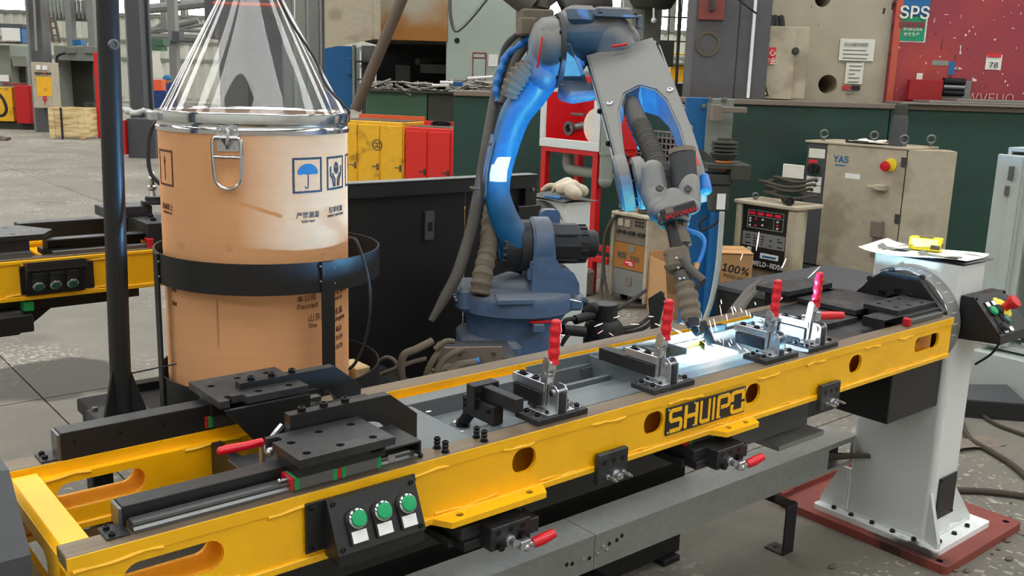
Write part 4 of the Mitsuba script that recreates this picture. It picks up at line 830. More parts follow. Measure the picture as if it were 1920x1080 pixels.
# name plate
p = add('name_plate', bx(1.594, 1.880, Y0 - .003, Y0 + .001, .772, .838, .0008), 'black', k, 'black plate lettered SHUIPO')
SX, SZ, W = 1.601, .7805, .0045
def letter(strokes):      # strokes on a 1 x 1.35 grid, drawn as bars of constant width
    return union_all([sg.LineString(s).buffer(.135, cap_style='flat', join_style='bevel') for s in strokes])
L = {'S': [[(1, 1.35), (.12, 1.35), (.02, 1.2), (.02, .8), (.12, .68), (.9, .68), (1, .55), (1, .12), (.9, 0), (0, 0)]],
     'H': [[(0, -.1), (0, 1.45)], [(0, .68), (1, .68)], [(1, -.1), (1, 1.45)]],
     'U': [[(0, 1.45), (0, .12), (.12, 0), (1.0, 0)], [(1.0, -.1), (1.0, 1.45)]],
     'I': [[(0, -.1), (0, 1.45)]],
     'P': [[(0, -.1), (0, 1.35), (.9, 1.35), (1, 1.2), (1, .75), (.9, .62), (.25, .62)]],
     'O': [[(0, .75), (0, 1.35), (.9, 1.35), (1, 1.25), (1, .75)], [(0, .55), (0, .1), (.1, 0), (1, 0), (1, .55)]]}
for ch, x, w in (('S', 0, .038), ('H', .054, .038), ('U', .108, .030), ('I', .154, .03), ('P', .172, .040), ('O', .224, .042)):
    g = affinity.scale(letter(L[ch]), w, .036, origin=(0, 0)); g = affinity.translate(g, SX + x + .004, SZ)
    add('lettering', ext(g, .0012, XZ(Y0 - .003)), 'yellow', p, 'yellow letter ' + ch, smooth=False)
for x in (1.60, 1.689, 1.785, 1.874):
    for z in (.778, .832): add('screw', lathe([(0, .002), (.0022, .0016), (.003, 0)], (x, Y0 - .003, z), (0, -1, 0), 10), 'zinc', p)

# push button box on the front rail
k = thing('push_button_box', 'black slanted box with three green push buttons on the near yellow frame', 'button box', 'slanted button boxes')
def button_box(k, M, lens, lab):
    add('flange', bx(.694, .912, 1.344, 1.349, .762, .852, .001), 'black', k, M=M)
    side = [(1.344, .852), (1.336, .852), (1.296, .768), (1.296, .745), (1.344, .752)]
    add('housing', at(ext(side, .171, YZ(.729)), M), 'black', k, smooth=False)
    U = unit((0, 1.336 - 1.296, .852 - .768)); n = unit(np.cross((1, 0, 0), U)); c = np.array([0, 1.296, .768]); Lg = .093
    PF = M @ fr(c, (1, 0, 0), U, n)
    add('front_panel', at(bx(.727, .902, -.001, Lg + .001, 0, .0025, .0008), PF), 'black', k)
    for x, v in ((.737, .008), (.892, .008), (.737, .085), (.892, .085)): stud(k, (x, v, .0025), (0, 0, 1), .0042, base=PF)
    for x in (.703, .906):
        for z in (.772, .843): stud(k, (x, 1.344, z), (0, -1, 0), .004, base=M)
    for i in range(3):
        x = .770 + .050 * i; v = .052 if i < 3 else 0
        b = add('push_button', at(J(lathe([(.0185, 0), (.0185, .004), (.0165, .006), (0, .006)], (x, v, .0025), n=24), ext(rrect(x - .0175, x + .0175, v - .042, v, .003), .006, fr((0, 0, .0025), (1, 0, 0), (0, 1, 0), (0, 0, 1)))), PF), 'rubber', k)
        add('ring', at(lathe([(.0172, .006), (.0172, .014), (.0145, .016), (.0135, .012)], (x, v, .0025), n=24), PF), 'chrome', b)
        add('lens', at(lathe([(.0140, .012), (.0140, .019), (.0125, .0205), (0, .021)], (x, v, .0025), n=24), PF), lens, b, 'green button cap')
        add('label', at(bx(x - .0145, x + .0145, v - .0395, v - .0195, .0085, .0095, .0005), PF), lab, b, 'blank white label' if lab == 'label' else None)
button_box(k, np.eye(4), 'greenbtn', 'label')

# ---------------------------------------------------------------- linear guides, covers and slides on the rails
def mirror(p): return p
for side, (yc0, yc1, yr, ys, lab) in enumerate(((1.398, 1.435, 1.378, 1, 'near'), (1.722, 1.762, 1.70, -1, 'far'))):
    near = side == 0; z1 = .904 if near else .919; x1 = .70
    k = thing('rail_cover', 'black U-shaped guide cover on the %s rail left of the %s slide' % (('front', 'near') if near else ('back', 'far')), 'cover')
    add('cover', J(bx(.418, x1, yc0, yc1, z1 - .004, z1, .001), bx(.418, x1, yc0, yc0 + .004, ZT + (.012 if near else -.008), z1), bx(.418, x1, yc1 - .004, yc1, ZT, z1), bx(.418, .423, yc0, yc1, ZT, z1, .001)), 'black', k)
    add('end_lug', bx(.412, .418, yc0, yc1, ZT, z1 - .002, .001), 'steel', k)
    add('foot', bx(.385, .42, yc0 - .028 if near else yc0 + .004, yc1 - .02 if near else yc1 + .012, ZT, ZT + .003, .0005), 'oxide', k)
    for y in ((1.378, 1.404) if near else (1.742, 1.764)): stud(k, (.395, y, ZT + .003), (0, 0, 1), .005)
    for x in (.44, .52, .60): stud(k, (x, yc0 + .0, .885) if near else (x, yc0, .9), (0, -1, 0), .0028)
k = thing('linear_guide', 'bright steel linear guide rail on the front rail beside the near cover', 'guide rail')
g = [(1.3675, 0), (1.3675, .006), (1.371, .010), (1.369, .014), (1.3695, .018), (1.3905, .018), (1.391, .014), (1.389, .010), (1.392, .006), (1.392, 0)]
add('rail', ext([(y, ZT + z) for y, z in g], .51, YZ(.424)), 'steel', k, smooth=False)
k = thing('linear_guide', 'bright steel linear guide rail on the back rail under the far slide', 'guide rail')
add('rail', ext([(y + .36, ZT + z) for y, z in g], .51, YZ(.424)), 'steel', k, smooth=False)

def slide(k, yc, sgn, zt):
    # carriage blocks with green and red ends, riser block, top plate with countersunk bolts
    for x in (.684, .772):
        c = add('carriage', bx(x, x + .08, yc - .024, yc + .024, ZT + .004, ZT + .026, .001), 'steel', k)
        for a in (x, x + .071): add('end_cap', bx(a, a + .009, yc - .0245, yc + .0245, ZT + .0035, ZT + .0265, .001), 'railgreen', c, 'green end cap')
        add('wiper', bx(x - .006 if x < .7 else x - .012, x, yc - .024, yc + .024, ZT + .004, ZT + .027, .001), 'railred', c, 'red wiper')
    for z in (.012, .022): add('grease_nipple', J(cyl((.678, yc - .01, ZT + z), (.664, yc - .01, ZT + z), .003, n=8), ball((.664, yc - .01, ZT + z), .004, 1)), 'zinc', k)
    add('riser', bx(.688, .858, yc - .028, yc + .05 * sgn if sgn > 0 else yc + .028, ZT + .026, zt - .012, .001), 'black', k)
    y0, y1 = (yc - .05, yc + .078) if sgn > 0 else (yc - .09, yc + .06)
    hol = [(.705, y0 + .022), (.768, y0 + .022), (.832, y0 + .022), (.705, y1 - .05), (.768, y1 - .03), (.832, y1 - .03)]
    pl = sbox(.680, y0, .864, y1)
    for x, y in hol: pl = pl.difference(circ(x, y, .0075, 4))
    if sgn < 0: pl = pl.difference(rrect(.70, .735, y0 - .02, y0 + .02, .006))
    else: pl = pl.difference(rrect(.676, .70, y1 - .03, y1 - .012, .004))
    add('top_plate', J(ext(pl, .014, fr((0, 0, zt - .014), (1, 0, 0), (0, 1, 0), (0, 0, 1)))), 'oxide', k, smooth=False)
    for x, y in hol: add('sunk_bolt', lathe([(.0072, -.012), (.0062, -.012), (.0062, -.003), (.0035, -.003), (.0035, -.006), (0, -.006)], (x, y, zt), n=14), 'bolt', k)
def arm(k, y0, th, x0, x1, zt, zb):
    pts = [(x0, zt), (x1 - .062, zt), (x1, zt - .050), (x1, zb), (x1 - .05, zb)]
    t = np.linspace(0, math.pi / 2, 10)
    cx, cz, r = x1 - .115, zb + .01, .066
    pts += [(cx + r * math.cos(a), cz + r * math.sin(a)) for a in t] + [(x0 + .09, zt - .04), (x0, zt - .04)]
    add('arm', ext(pts, th, XZ(y0 + th)), 'black', k, 'black curved clamp arm', smooth=False)
    for x in (x0 + .028, x0 + .072, x0 + .116): stud(k, (x, y0 + th / 2, zt), (0, 0, 1), .0075)
k = thing('clamp_slide', 'near black slide with a curved clamp arm and bolted top plate on the front rail', 'slide')
slide(k, 1.386, 1, .936)
arm(k, 1.470, .022, .732, 1.0, .962, .842)
add('arm_block', bx(.74, .86, 1.465, 1.50, .90, .922, .001), 'black', k)
add('tail_cover', J(bx(.83, .93, 1.352, 1.452, .906, .910), bx(.926, .93, 1.352, 1.452, ZT + .012, .91), bx(.87, .93, 1.372, 1.382, ZT + .004, ZT + .012)), 'black', k)
add('tail_clip', J(bx(.868, .915, 1.365, 1.392, ZT + .018, ZT + .022), bx(.87, .885, 1.368, 1.388, ZT, ZT + .018)), 'zinc', k)
stud(k, (.94, 1.372, ZT), (0, 0, 1), .006)
k = thing('clamp_slide', 'far black slide with a curved clamp arm behind the near one on the back rail', 'slide')
slide(k, 1.742, -1, .945)
arm(k, 1.700, .022, .742, 1.012, .957, .842)
add('arm_block', bx(.75, .87, 1.70, 1.735, .90, .917, .001), 'black', k)
add('web_plate', ext([(.685, .93), (.86, .93), (.86, .905), (.99, .905), (.99, .76), (.82, .76), (.79, .80)], .010, XZ(1.648)), 'black', k, smooth=False)
k = thing('slide_lever', 'red locking lever lying level beside the near slide', 'lever')
add('grip', J(tube([(0.613,1.490,0.918), (0.623,1.490,0.918), (0.657,1.490,0.917), (0.688,1.490,0.917)], [.006, .0085, .0078, .0078], 12), ball((0.613,1.490,0.918), .0075)), 'redgrip', k)
a = np.array((0.688,1.490,0.912))
add('pivot', J(cyl(a, a + (0, 0, -.04), .006), cyl(a + (.005, -.01, -.012), a + (.03, -.01, -.005), .006), ball(a + (.008, -.012, -.012), .009)), 'zinc', k, 'bright clevis')
add('link', tube([a + (.01, 0, 0), a + (.03, .01, .012), a + (.045, .015, .022)], .005), 'zinc', k)
add('link_block', bx(a[0] - .02, a[0] + .05, 1.47, 1.52, .856, .866, .001), 'steel', k)
k = thing('inner_block', 'black machined block between the two slides inside the frame', 'block')
add('block', J(bx(.66, .86, 1.46, 1.58, .835, .862, .002), bx(.655, .70, 1.46, 1.50, .845, .872, .002)), 'black', k)
add('back_plate', bx(.68, .70, 1.45, 1.70, .75, .85, .001), 'black', k)

# ---------------------------------------------------------------- the workpiece, a long folded sheet channel
k = thing('workpiece', 'long folded grey sheet steel channel clamped in the yellow frame', 'workpiece')
t = .003
def prism(sec, x0, x1): return ext([(y, z) for y, z in sec], x1 - x0, YZ(x0))
add('end_plate', J(bx(.955, 1.112, 1.428, 1.70, .838, .850, .001)), 'sheetgrey', k)
add('near_flange', J(prism([(1.424, .838), (1.424, .846), (1.46, .846), (1.46, .838)], .955, 2.40), prism([(1.44, .846), (1.44, .850), (1.475, .850), (1.475, .846)], 1.112, 2.40), prism([(1.475, .850), (1.475, .836), (1.479, .836), (1.479, .850)], 1.3, 2.4), prism([(1.48, .84), (1.48, .846), (1.52, .846), (1.52, .84)], 1.3, 2.4)), 'sheetgrey', k)
add('floor', bx(1.10, 2.40, 1.46, 1.70, .812, .818, .001), 'sheetgrey', k)
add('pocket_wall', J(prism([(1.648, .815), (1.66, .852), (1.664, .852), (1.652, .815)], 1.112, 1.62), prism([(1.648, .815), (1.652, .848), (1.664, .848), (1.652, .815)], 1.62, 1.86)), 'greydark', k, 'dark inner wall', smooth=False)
add('pocket_end', hull([(1.112, 1.45, .85), (1.112, 1.655, .85), (1.15, 1.47, .818), (1.15, 1.65, .818), (1.10, 1.45, .818), (1.10, 1.655, .818)]), 'sheetgrey', k, smooth=False)
add('back_flange', bx(1.08, 2.40, 1.66, 1.705, .848, .854, .001), 'sheetgrey', k)
add('rib', J(prism([(1.585, .818), (1.588, .842), (1.60, .842), (1.604, .818)], 1.32, 1.88), prism([(1.53, .818), (1.53, .835), (1.575, .835), (1.575, .818)], 1.32, 2.38)), 'sheetgrey', k, smooth=False)
add('back_lip', J(bx(1.45, 2.42, 1.668, 1.6715, .85, .879, .0005), bx(2.335, 2.339, 1.44, 1.67, .848, .886, .0005), bx(1.655, 1.659, 1.47, 1.668, .818, .876, .0005)), 'sheetgrey', k, 'upright lip and two plates added to block arc light')  # lip and two cross plates added to cut off the arc light
add('weld_bracket', J(bx(1.80, 2.0, 1.668, 1.674, .85, .867, .001), bx(1.86, 1.866, 1.60, 1.672, .818, .864, .001), bx(1.955, 1.961, 1.60, 1.672, .818, .86, .001), bx(1.86, 1.996, 1.60, 1.606, .818, .845, .001)), 'sheetgrey', k, 'upright bracket being welded on')
add('weld_bracket', J(bx(2.10, 2.30, 1.65, 1.656, .818, .866, .001), bx(2.10, 2.106, 1.54, 1.65, .818, .845)), 'sheetgrey', k)
for p, r in (((1.118, 1.60, .8535), .004), ((1.112, 1.47, .851), .003)): add('tack', ball(p, r, 1, (2, 1, .5)), 'zinc', k)
add('far_plate', bx(2.40, 2.62, 1.42, 1.72, .822, .834, .002), 'black', k, 'black end plate')

# ---------------------------------------------------------------- vertical toggle clamps
def toggle(lab, xc, bar, extra=0):
    k = thing('toggle_clamp', lab, 'clamp', 'toggle clamps with upright red handles')
    M = fr((xc, 0, ZT), (1, 0, 0), (0, 1, 0), (0, 0, 1))
    add('base_plate', bx(-.07, .07, 1.365, 1.437, 0, .012, .001), 'oxide', k, M=M)
    for x, y in ((-.055, 1.418), (-.055, 1.384), (.055, 1.418), (.055, 1.384)):
        add('washer', cyl((x, y, .012), (x, y, .0135), .0085, n=14), 'zinc', k, M=M); stud(k, (x, y, .0135), (0, 0, 1), .006, base=M)
    for x, y in ((-.028, 1.425), (-.028, 1.385), (.028, 1.425), (.028, 1.385)): stud(k, (x, y, .015), (0, 0, 1), .0038, base=M)
    for s in (-1, 1):
        side = sg.Polygon([(1.372, .012), (1.43, .012), (1.43, .03), (1.402, .062), (1.396, .068), (1.380, .068), (1.372, .06)]).buffer(.002)
        add('side_plate', J(ext(side, .003, YZ(s * .0125 - .0015)), bx(min(s * .0125, s * .038), max(s * .0125, s * .038), 1.372, 1.434, .012, .015, .0005), ), 'zinc', k, M=M, smooth=25)
    for y, z in ((1.386, .055), (1.415, .035)): add('pivot_pin', J(cyl((-.018, y, z), (.018, y, z), .0045, n=12), cyl((-.0175, y, z), (-.0145, y, z), .007, n=14)), 'chrome', k, M=M)
    for s in (-1, 1):
        lev = sg.LineString([(1.412, .028), (1.409, .075), (1.404, .118)]).buffer(.0095, cap_style='round')
        add('lever_plate', ext(lev, .0025, YZ(-.024 + .005 if s < 0 else -.002)), 'zinc', k, M=M, smooth=25)
    add('lever_head', J(bx(-.019, .004, 1.394, 1.414, .098, .120, .003), cyl((-.02, 1.408, .088), (.006, 1.408, .088), .006, n=12)), 'chrome', k, M=M)
    z0, z1 = .112, .207; s = np.linspace(0, 1, 40)
    prof = [(0, z0)] + [((.0115 + .0012 * math.cos(a * 8 * math.pi)) * (1 if a < .9 else math.sqrt(max(0, 1 - ((a - .9) / .1) ** 2)) * .95 + .02), z0 + (z1 - z0) * a) for a in s] + [(0, z1)]
    add('grip', lathe(prof, (-.006, 1.404, 0), unit((.04, -.02, 1)), n=18), 'redgrip', k, 'red ribbed grip', M=M)
    ub = add('arm', J(bx(-.021, -.017, 1.405, 1.506, .052, .071, .001), bx(.000, .004, 1.405, 1.506, .052, .071, .001), bx(-.021, .004, 1.502, 1.508, .052, .071, .001), bx(-.02, .003, 1.405, 1.425, .066, .070, .001)), 'zinc', k, 'bright slotted arm', M=M)
    for y in (1.445, 1.488): stud(ub, (-.0085, y, .068), (0, 0, 1), .0075, base=M)
    add('arm_plate', J(bx(-.02, .003, 1.425, 1.44, .067, .070), bx(-.02, .003, 1.46, 1.475, .067, .070)), 'zinc', k, M=M)
    add('bar', bx(-.024, .004, 1.412, bar, .021, .051, .001), 'black', k, 'black clamping bar', M=M)
    return k, M
k, M = toggle('toggle clamp with an upright red handle, nearest of the four, left of the SHUIPO plate', 1.291, 1.500)
k, M = toggle('toggle clamp with upright red handle and long black bar above the SHUIPO plate', 1.636, 1.590)
k, M = toggle('toggle clamp with an upright red handle right beside the bright welding arc', 2.050, 1.500)
k, M = toggle('toggle clamp with an upright red handle, farthest of the four, nearest the white column', 2.235, 1.500)
k = thing('holding_clamp', 'black holding clamp with small socket screws standing in the workpiece pocket', 'clamp')
add('cross_bar', bx(1.190, 1.212, 1.40, 1.53, .893, .922, .001), 'black', k)
add('block', bx(1.168, 1.235, 1.508, 1.535, .872, .925, .001), 'black', k)
add('lower_bar', bx(1.178, 1.205, 1.455, 1.560, .852, .892, .001), 'black', k)
for p, d in (((1.180, 1.506, .912), 0), ((1.180, 1.506, .895), 0), ((1.178, 1.548, .885), 1), ((1.178, 1.548, .872), 1), ((1.178, 1.470, .880), 1)):
    stud(k, p, (-1, 0, 0) if d else (-.5, -.8, 0), .0045)
add('swivel_pad', J(cyl((1.195, 1.545, .86), (1.185, 1.565, .826), .013), cyl((1.185, 1.565, .826), (1.184, 1.567, .820), .016)), 'bolt', k)
add('pad_face', cyl((1.175, 1.58, .8205), (1.165, 1.575, .8195), .008), 'zinc', k)
add('pin', cyl((1.19, 1.47, .852), (1.19, 1.47, .822), .006), 'zinc', k)
k = thing('stop_block', 'small black stop block on the workpiece behind the nearest toggle clamp', 'block')
add('block', bx(1.335, 1.37, 1.50, 1.53, .846, .90, .001), 'black', k)
k = thing('stop_block', 'dark serrated stop block beside the welding arc', 'block')
add('block', J(bx(2.10, 2.19, 1.655, 1.68, .855, .882, .003)), 'black', k)
k = thing('level_clamp', 'toggle clamp lying level with its red handle pointing to the white column', 'clamp')
add('arm', J(bx(2.16, 2.27, 1.515, 1.519, .885, .905), bx(2.16, 2.27, 1.535, 1.539, .885, .905), bx(2.158, 2.162, 1.515, 1.539, .875, .905)), 'zinc', k)
add('body', J(bx(2.25, 2.31, 1.51, 1.545, .845, .905, .003), cyl((2.28, 1.505, .89), (2.28, 1.55, .89), .008)), 'zinc', k)
add('spindle', J(cyl((2.175, 1.527, .85), (2.175, 1.527, .925), .005), cyl((2.175, 1.527, .91), (2.175, 1.527, .918), .012, n=6)), 'zinc', k)
a = np.array((2.355,1.470,0.925)); b = np.array((2.483,1.470,0.909))
add('grip', tube([a, a * .5 + b * .5, b], [.012, .0125, .011], 12, rad=lambda s: 1 + .05 * np.sin(s * 300)), 'redgrip', k, 'red grip')
add('lever', J(cyl(a, a - (.03, -.03, .005), .006), bx(a[0] - .012, a[0] + .004, a[1] - .012, a[1] + .012, a[2] - .014, a[2] + .014, .002)), 'zinc', k)

# ---------------------------------------------------------------- far end of the fixture
k = thing('far_slide', 'black slide with a drilled top plate at the far end of the front rail', 'slide')
hol = [(2.735, 1.44), (2.80, 1.435), (2.87, 1.43), (2.74, 1.50), (2.80, 1.50), (2.86, 1.50)]
g = sbox(2.695, 1.41, 2.92, 1.525)
for x, y in hol: g = g.difference(circ(x, y, .008, 4))
add('top_plate', ext(g, .014, fr((0, 0, .892), (1, 0, 0), (0, 1, 0), (0, 0, 1))), 'oxide', k, smooth=False)
add('plug', J([cyl((x, y, .890), (x, y, .896), .0075, n=10) for x, y in hol]), 'recess', k)
add('riser', J(bx(2.70, 2.915, 1.39, 1.51, .862, .892, .001), bx(2.89, 2.915, 1.39, 1.42, .869, .89)), 'black', k)
add('carriage', bx(2.70, 2.9, 1.372, 1.40, .869, .884, .001), 'steel', k)
add('tail_cover', J(bx(2.60, 2.70, 1.40, 1.47, .889, .892), bx(2.60, 2.603, 1.40, 1.47, .862, .892)), 'black', k)
add('wiper', bx(2.675, 2.69, 1.362, 1.385, .868, .894, .003), 'railred', k, 'red wiper')
k = thing('far_block', 'tall black block with a flat top plate at the far end of the back rail', 'block')
add('top_plate', bx(2.61, 2.87, 1.745, 1.865, .895, .912, .001), 'oxide', k)
add('block', bx(2.64, 2.86, 1.76, 1.85, .80, .895, .002), 'black', k)
add('side_plate', bx(2.88, 2.90, 1.72, 1.78, .85, .89, .001), 'black', k)
k = thing('cross_plate', 'broad dark steel plates across the far end of the frame', 'plate')
add('upper', bx(2.66, 2.92, 1.53, 1.74, .872, .888, .001), 'bar', k)
add('lower', bx(2.38, 2.92, 1.42, 1.70, .835, .852, .001), 'bar', k)
scene[k + '__upper']['bsdf'] = scene[k + '__lower']['bsdf'] = {'type': 'ref', 'id': 'mat_oxide'}
add('front_edge', bx(2.40, 2.66, 1.52, 1.74, .852, .870, .001), 'oxide', k)
k = thing('bar_plate', 'small grey plate on the front rail beside the farthest toggle clamp', 'plate')
add('plate', bx(2.31, 2.40, 1.42, 1.46, .852, .862, .001), 'steel', k)

# ---------------------------------------------------------------- underside of the fixture (it turns over)
k = thing('lower_fixture', 'black fixture plate and girder hanging under the yellow frame', 'fixture')
add('girder', J(bx(.62, 2.55, 1.50, 1.56, .60, .74, .002)), 'black', k)
add('base_plate', bx(.40, 2.60, 1.43, 1.70, .725, .74, .002), 'black', k)
add('end_block', bx(1.98, 2.36, 1.47, 1.50, .60, .72, .002), 'greydark', k, 'grey end block')
add('left_cover', bx(.55, .95, 1.38, 1.47, .695, .74, .002), 'black', k)
add('link', hull([(2.2, 1.45, .56), (2.42, 1.45, .56), (2.42, 1.56, .56), (2.2, 1.56, .56), (2.2, 1.45, .575), (2.42, 1.45, .575), (2.42, 1.56, .575), (2.2, 1.56, .575)]), 'greymid', k)
for i, (x, lab) in enumerate(((1.06, 'black clamp block with a red-gripped lever under the frame, left of the SHUIPO plate'), (1.735, 'black clamp block with a red-gripped lever under the frame, below the SHUIPO plate'))):
    k = thing('under_clamp', lab, 'clamp block', 'clamp blocks under the yellow frame')
    M = fr((x, 0, 0), (1, 0, 0), (0, 1, 0), (0, 0, 1))
    add('carriage', bx(-.02, .075, 1.375, 1.42, .712, .738, .001), 'steel', k, M=M)
    for a in (-.02, .065): add('end_cap', bx(a, a + .01, 1.374, 1.421, .711, .739, .001), 'railgreen', k, 'green end cap', M=M)
    add('wiper', bx(-.04, -.02, 1.375, 1.42, .710, .738, .001), 'railred', k, 'red wiper', M=M)
    add('block', J(bx(.0, .10, 1.305, 1.40, .668, .716, .002), bx(.09, .135, 1.32, 1.38, .668, .700, .002), bx(-.045, .01, 1.34, 1.46, .690, .716, .001)), 'oxide', k, M=M)
    add('post', J(cyl((.105, 1.365, .69), (.105, 1.365, .74), .016), cyl((.105, 1.365, .715), (.105, 1.365, .725), .0175)), 'oxide', k, M=M)
    for dx in (.018, .048, .078): add('bolt', FLAT, None, k, M=M @ fr((dx, 1.3048, .704), (.006, 0, 0), (0, 0, .006), (0, -.006, 0)))
    add('nut', J(cyl((.045, 1.305, .682), (.045, 1.285, .682), .008, n=8), cyl((.045, 1.305, .682), (.045, 1.30, .682), .011)), 'zinc', k, M=M)
    add('nut', cyl((.02, 1.305, .676), (.02, 1.295, .676), .008, n=6), 'bolt', k, M=M); add('nut', cyl((.075, 1.305, .686), (.075, 1.295, .686), .008, n=6), 'bolt', k, M=M)
    add('lever', J(cyl((.055, 1.30, .674), (.095, 1.285, .668), .006), ball((.075, 1.29, .664), .009, 1), bx(.06, .085, 1.285, 1.30, .66, .68, .002)), 'zinc', k, M=M)
    add('grip', tube([(.09, 1.285, .670), (.11, 1.28, .675), (.135, 1.275, .682)], [.010, .0115, .009], 12), 'redgrip', k, 'red grip', M=M)
    add('side_arm', J(bx(-.06, .0, 1.36, 1.45, .672, .69, .001), bx(-.045, -.0, 1.33, 1.36, .672, .69, .001)), 'black', k, M=M)

k = thing('base_girder', 'long black girder added on the floor to darken the space under the frame', 'girder')
add('girder', J(bx(-.3, 2.36, 1.90, 2.0, .02, .52, .004)), 'shield', k)  # added black slab standing in for the deep shade under the frame
for x in (-.1, 1.1, 2.3): add('foot', bx(x - .04, x + .04, 1.88, 2.02, 0, .02, .002), 'shield', k)
# ---------------------------------------------------------------- positioner: white column, ring, yoke, panel
k = thing('positioner_column', 'white box column of the positioner bolted to the red floor plate', 'column')
CX0, CX1, CY0, CY1 = 3.05, 3.234, 1.403, 1.712
cs = rrect(CX0, CX1, CY0, CY1, .022, 5)
add('shaft', ext(cs, 1.007 - .05, fr((0, 0, .05), (1, 0, 0), (0, 1, 0), (0, 0, 1))), 'white', k, smooth=40)
add('foot_plate', J(ext(rrect(3.006, 3.40, 1.342, 1.815, .012), .020, fr((0, 0, .030), (1, 0, 0), (0, 1, 0), (0, 0, 1)))), 'whitescorch', k)
add('gusset', hull([(3.045, CY1 - .01, .05), (3.045, 1.812, .05), (3.045, CY1 - .01, .212), (3.045, CY1 + .03, .212), (3.045, 1.812, .07), (3.06, CY1 - .01, .05), (3.06, 1.812, .05), (3.06, CY1 - .01, .212), (3.06, CY1 + .03, .212), (3.06, 1.812, .07)]), 'white', k, smooth=False)
a = np.array([3.066, 1.418]); n = unit((-.42, -.55))[:2]; q = np.array([-n[1], n[0]]) * .006
def gus(a, n, L, z1, top):
    q = np.array([-n[1], n[0]]) * .006; P = []
    for s in (-1, 1):
        for d, z in ((0, .05), (L, .05), (L, .07), (top, z1), (0, z1)): P.append([*(a + n * d + q * s), z])
    return hull(P)
add('gusset', gus(np.array([3.062, 1.412]), unit((-.3, -.6))[:2], .072, .222, .006), 'white', k, smooth=False)
add('gusset', gus(np.array([3.225, 1.44]), np.array([.9, -.3]) / np.hypot(.9, .3), .13, .225, .02), 'white', k, smooth=False)
for i, y in enumerate((1.742, 1.672, 1.590, 1.512, 1.434)): stud(k, (3.028, y, .05), (0, 0, 1), .0085, BOLT['bolt'] if i % 2 == 0 else HEX['bolt'])
for i, x in enumerate((3.085, 3.19, 3.285)): stud(k, (x, 1.372, .05), (0, 0, 1), .0085, BOLT['bolt'] if i % 2 == 0 else HEX['bolt'])
add('weld_seam', J(tube([(3.048, 1.43, .052), (3.048, 1.55, .052), (3.048, 1.70, .052)], .005, 6), tube([(3.047, 1.714, .05), (3.047, 1.714, .13), (3.047, 1.714, .21)], .004, 6), tube([(3.08, 1.40, .052), (3.2, 1.40, .052), (3.33, 1.40, .052)], .005, 6)), 'white', k)
add('access_plate', bx(3.09, 3.21, 1.397, 1.402, .118, .270, .002), 'black', k, 'black access plate')
for x, z in ((3.098, .262), (3.202, .126)): stud(k, (x, 1.397, z), (0, -1, 0), .0035)
k = thing('floor_plate', 'thick red primed steel plate on the floor under the white column', 'base plate')
g = rrect(2.968, 3.535, 1.285, 1.935, .018)
for x, y in ((2.995, 1.89), (2.998, 1.325), (3.49, 1.325), (3.49, 1.89)): g = g.difference(circ(x, y, .012))
add('plate', ext(g, .030), 'redoxide', k, smooth=False)
add('hole_liner', J([lathe([(.0121, .028), (.011, .003), (0, .003)], (x, y, 0), n=14) for x, y in ((2.995, 1.89), (2.998, 1.325), (3.49, 1.325))]), 'recess', k)
add('channel', J(bx(3.0, 3.5, 1.935, 1.99, 0, .055, .004), hull([(2.98, 1.93, 0), (3.02, 1.985, 0), (2.98, 1.93, .05), (3.02, 1.985, .055), (3.05, 1.985, 0), (3.05, 1.93, 0), (3.05, 1.985, .055), (3.05, 1.93, .05)])), 'redoxide', k)
k = thing('slewing_ring', 'graduated grey steel ring turning the yellow frame on the white column', 'ring')
RC = (1.556, .808)
add('ring', lathe([(.12, -.002), (.173, -.002), (.173, .062), (.169, .066), (.150, .066), (.150, .05), (.12, .05)], (3.05, *RC), (-1, 0, 0), 72), 'ringsteel', k)
add('inner_face', lathe([(.169, .0665), (.168, .0685), (.164, .0685), (.163, .067)], (3.05, *RC), (-1, 0, 0), 56), 'chrome', k, 'bright chamfer')
for i in range(12):
    a = math.radians(60 + 12 * i - 96); add('tick', bx(3.0, 3.03, -.0008, .0008, .1725, .1736, 0), 'label', k, M=fr((0, RC[0], RC[1]), (1, 0, 0), (0, math.cos(a), math.sin(a)), (0, -math.sin(a), math.cos(a))), smooth=False)
add('clamp_piece', bx(3.0, 3.025, -.012, .012, .171, .178), 'machdark', k, M=fr((0, RC[0], RC[1]), (1, 0, 0), (0, math.cos(.5), math.sin(-.5)), (0, math.sin(.5), math.cos(.5))))
k = thing('yoke_plate', 'black eight-sided yoke plate bolted before the steel ring at the far end', 'yoke plate')
def octo(r, c): return sg.Polygon([(RC[0] + y, RC[1] + z) for y, z in ((-c, r), (c, r), (r, c), (r, -c), (c, -r), (-c, -r), (-r, -c), (-r, c))])
g = octo(.158, .062).difference(circ(RC[0], RC[1] + .045, .045))
add('plate', ext(g, .028, YZ(2.952)), 'black', k, smooth=False)
add('backing', lathe([(0, 0), (.15, 0), (.15, .02)], (3.0, *RC), (-1, 0, 0)), 'black', k)
for a in (150, 118, 90, 60, 30): stud(k, (2.952, RC[0] + .105 * math.cos(math.radians(a)), RC[1] + .105 * math.sin(math.radians(a))), (-1, 0, 0), .0095)
for a in (112, 75, 46, 20): add('lock_screw', J(cyl((2.985, RC[0] + .168 * math.cos(math.radians(a)), RC[1] + .168 * math.sin(math.radians(a))), (2.972, RC[0] + .168 * math.cos(math.radians(a)), RC[1] + .168 * math.sin(math.radians(a))), .009, n=10)), 'rubber', k)
k = thing('yoke_plate', 'dark grey yoke plate at the near left corner of the picture', 'yoke plate')
add('plate', ext(octo(.152, .055), .05, YZ(.24)), 'greydark', k, smooth=False)
add('hub', cyl((.10, *RC), (.24, *RC), .12), 'black', k)
k = thing('positioner_column', 'dark left positioner column, mostly outside the picture', 'column')
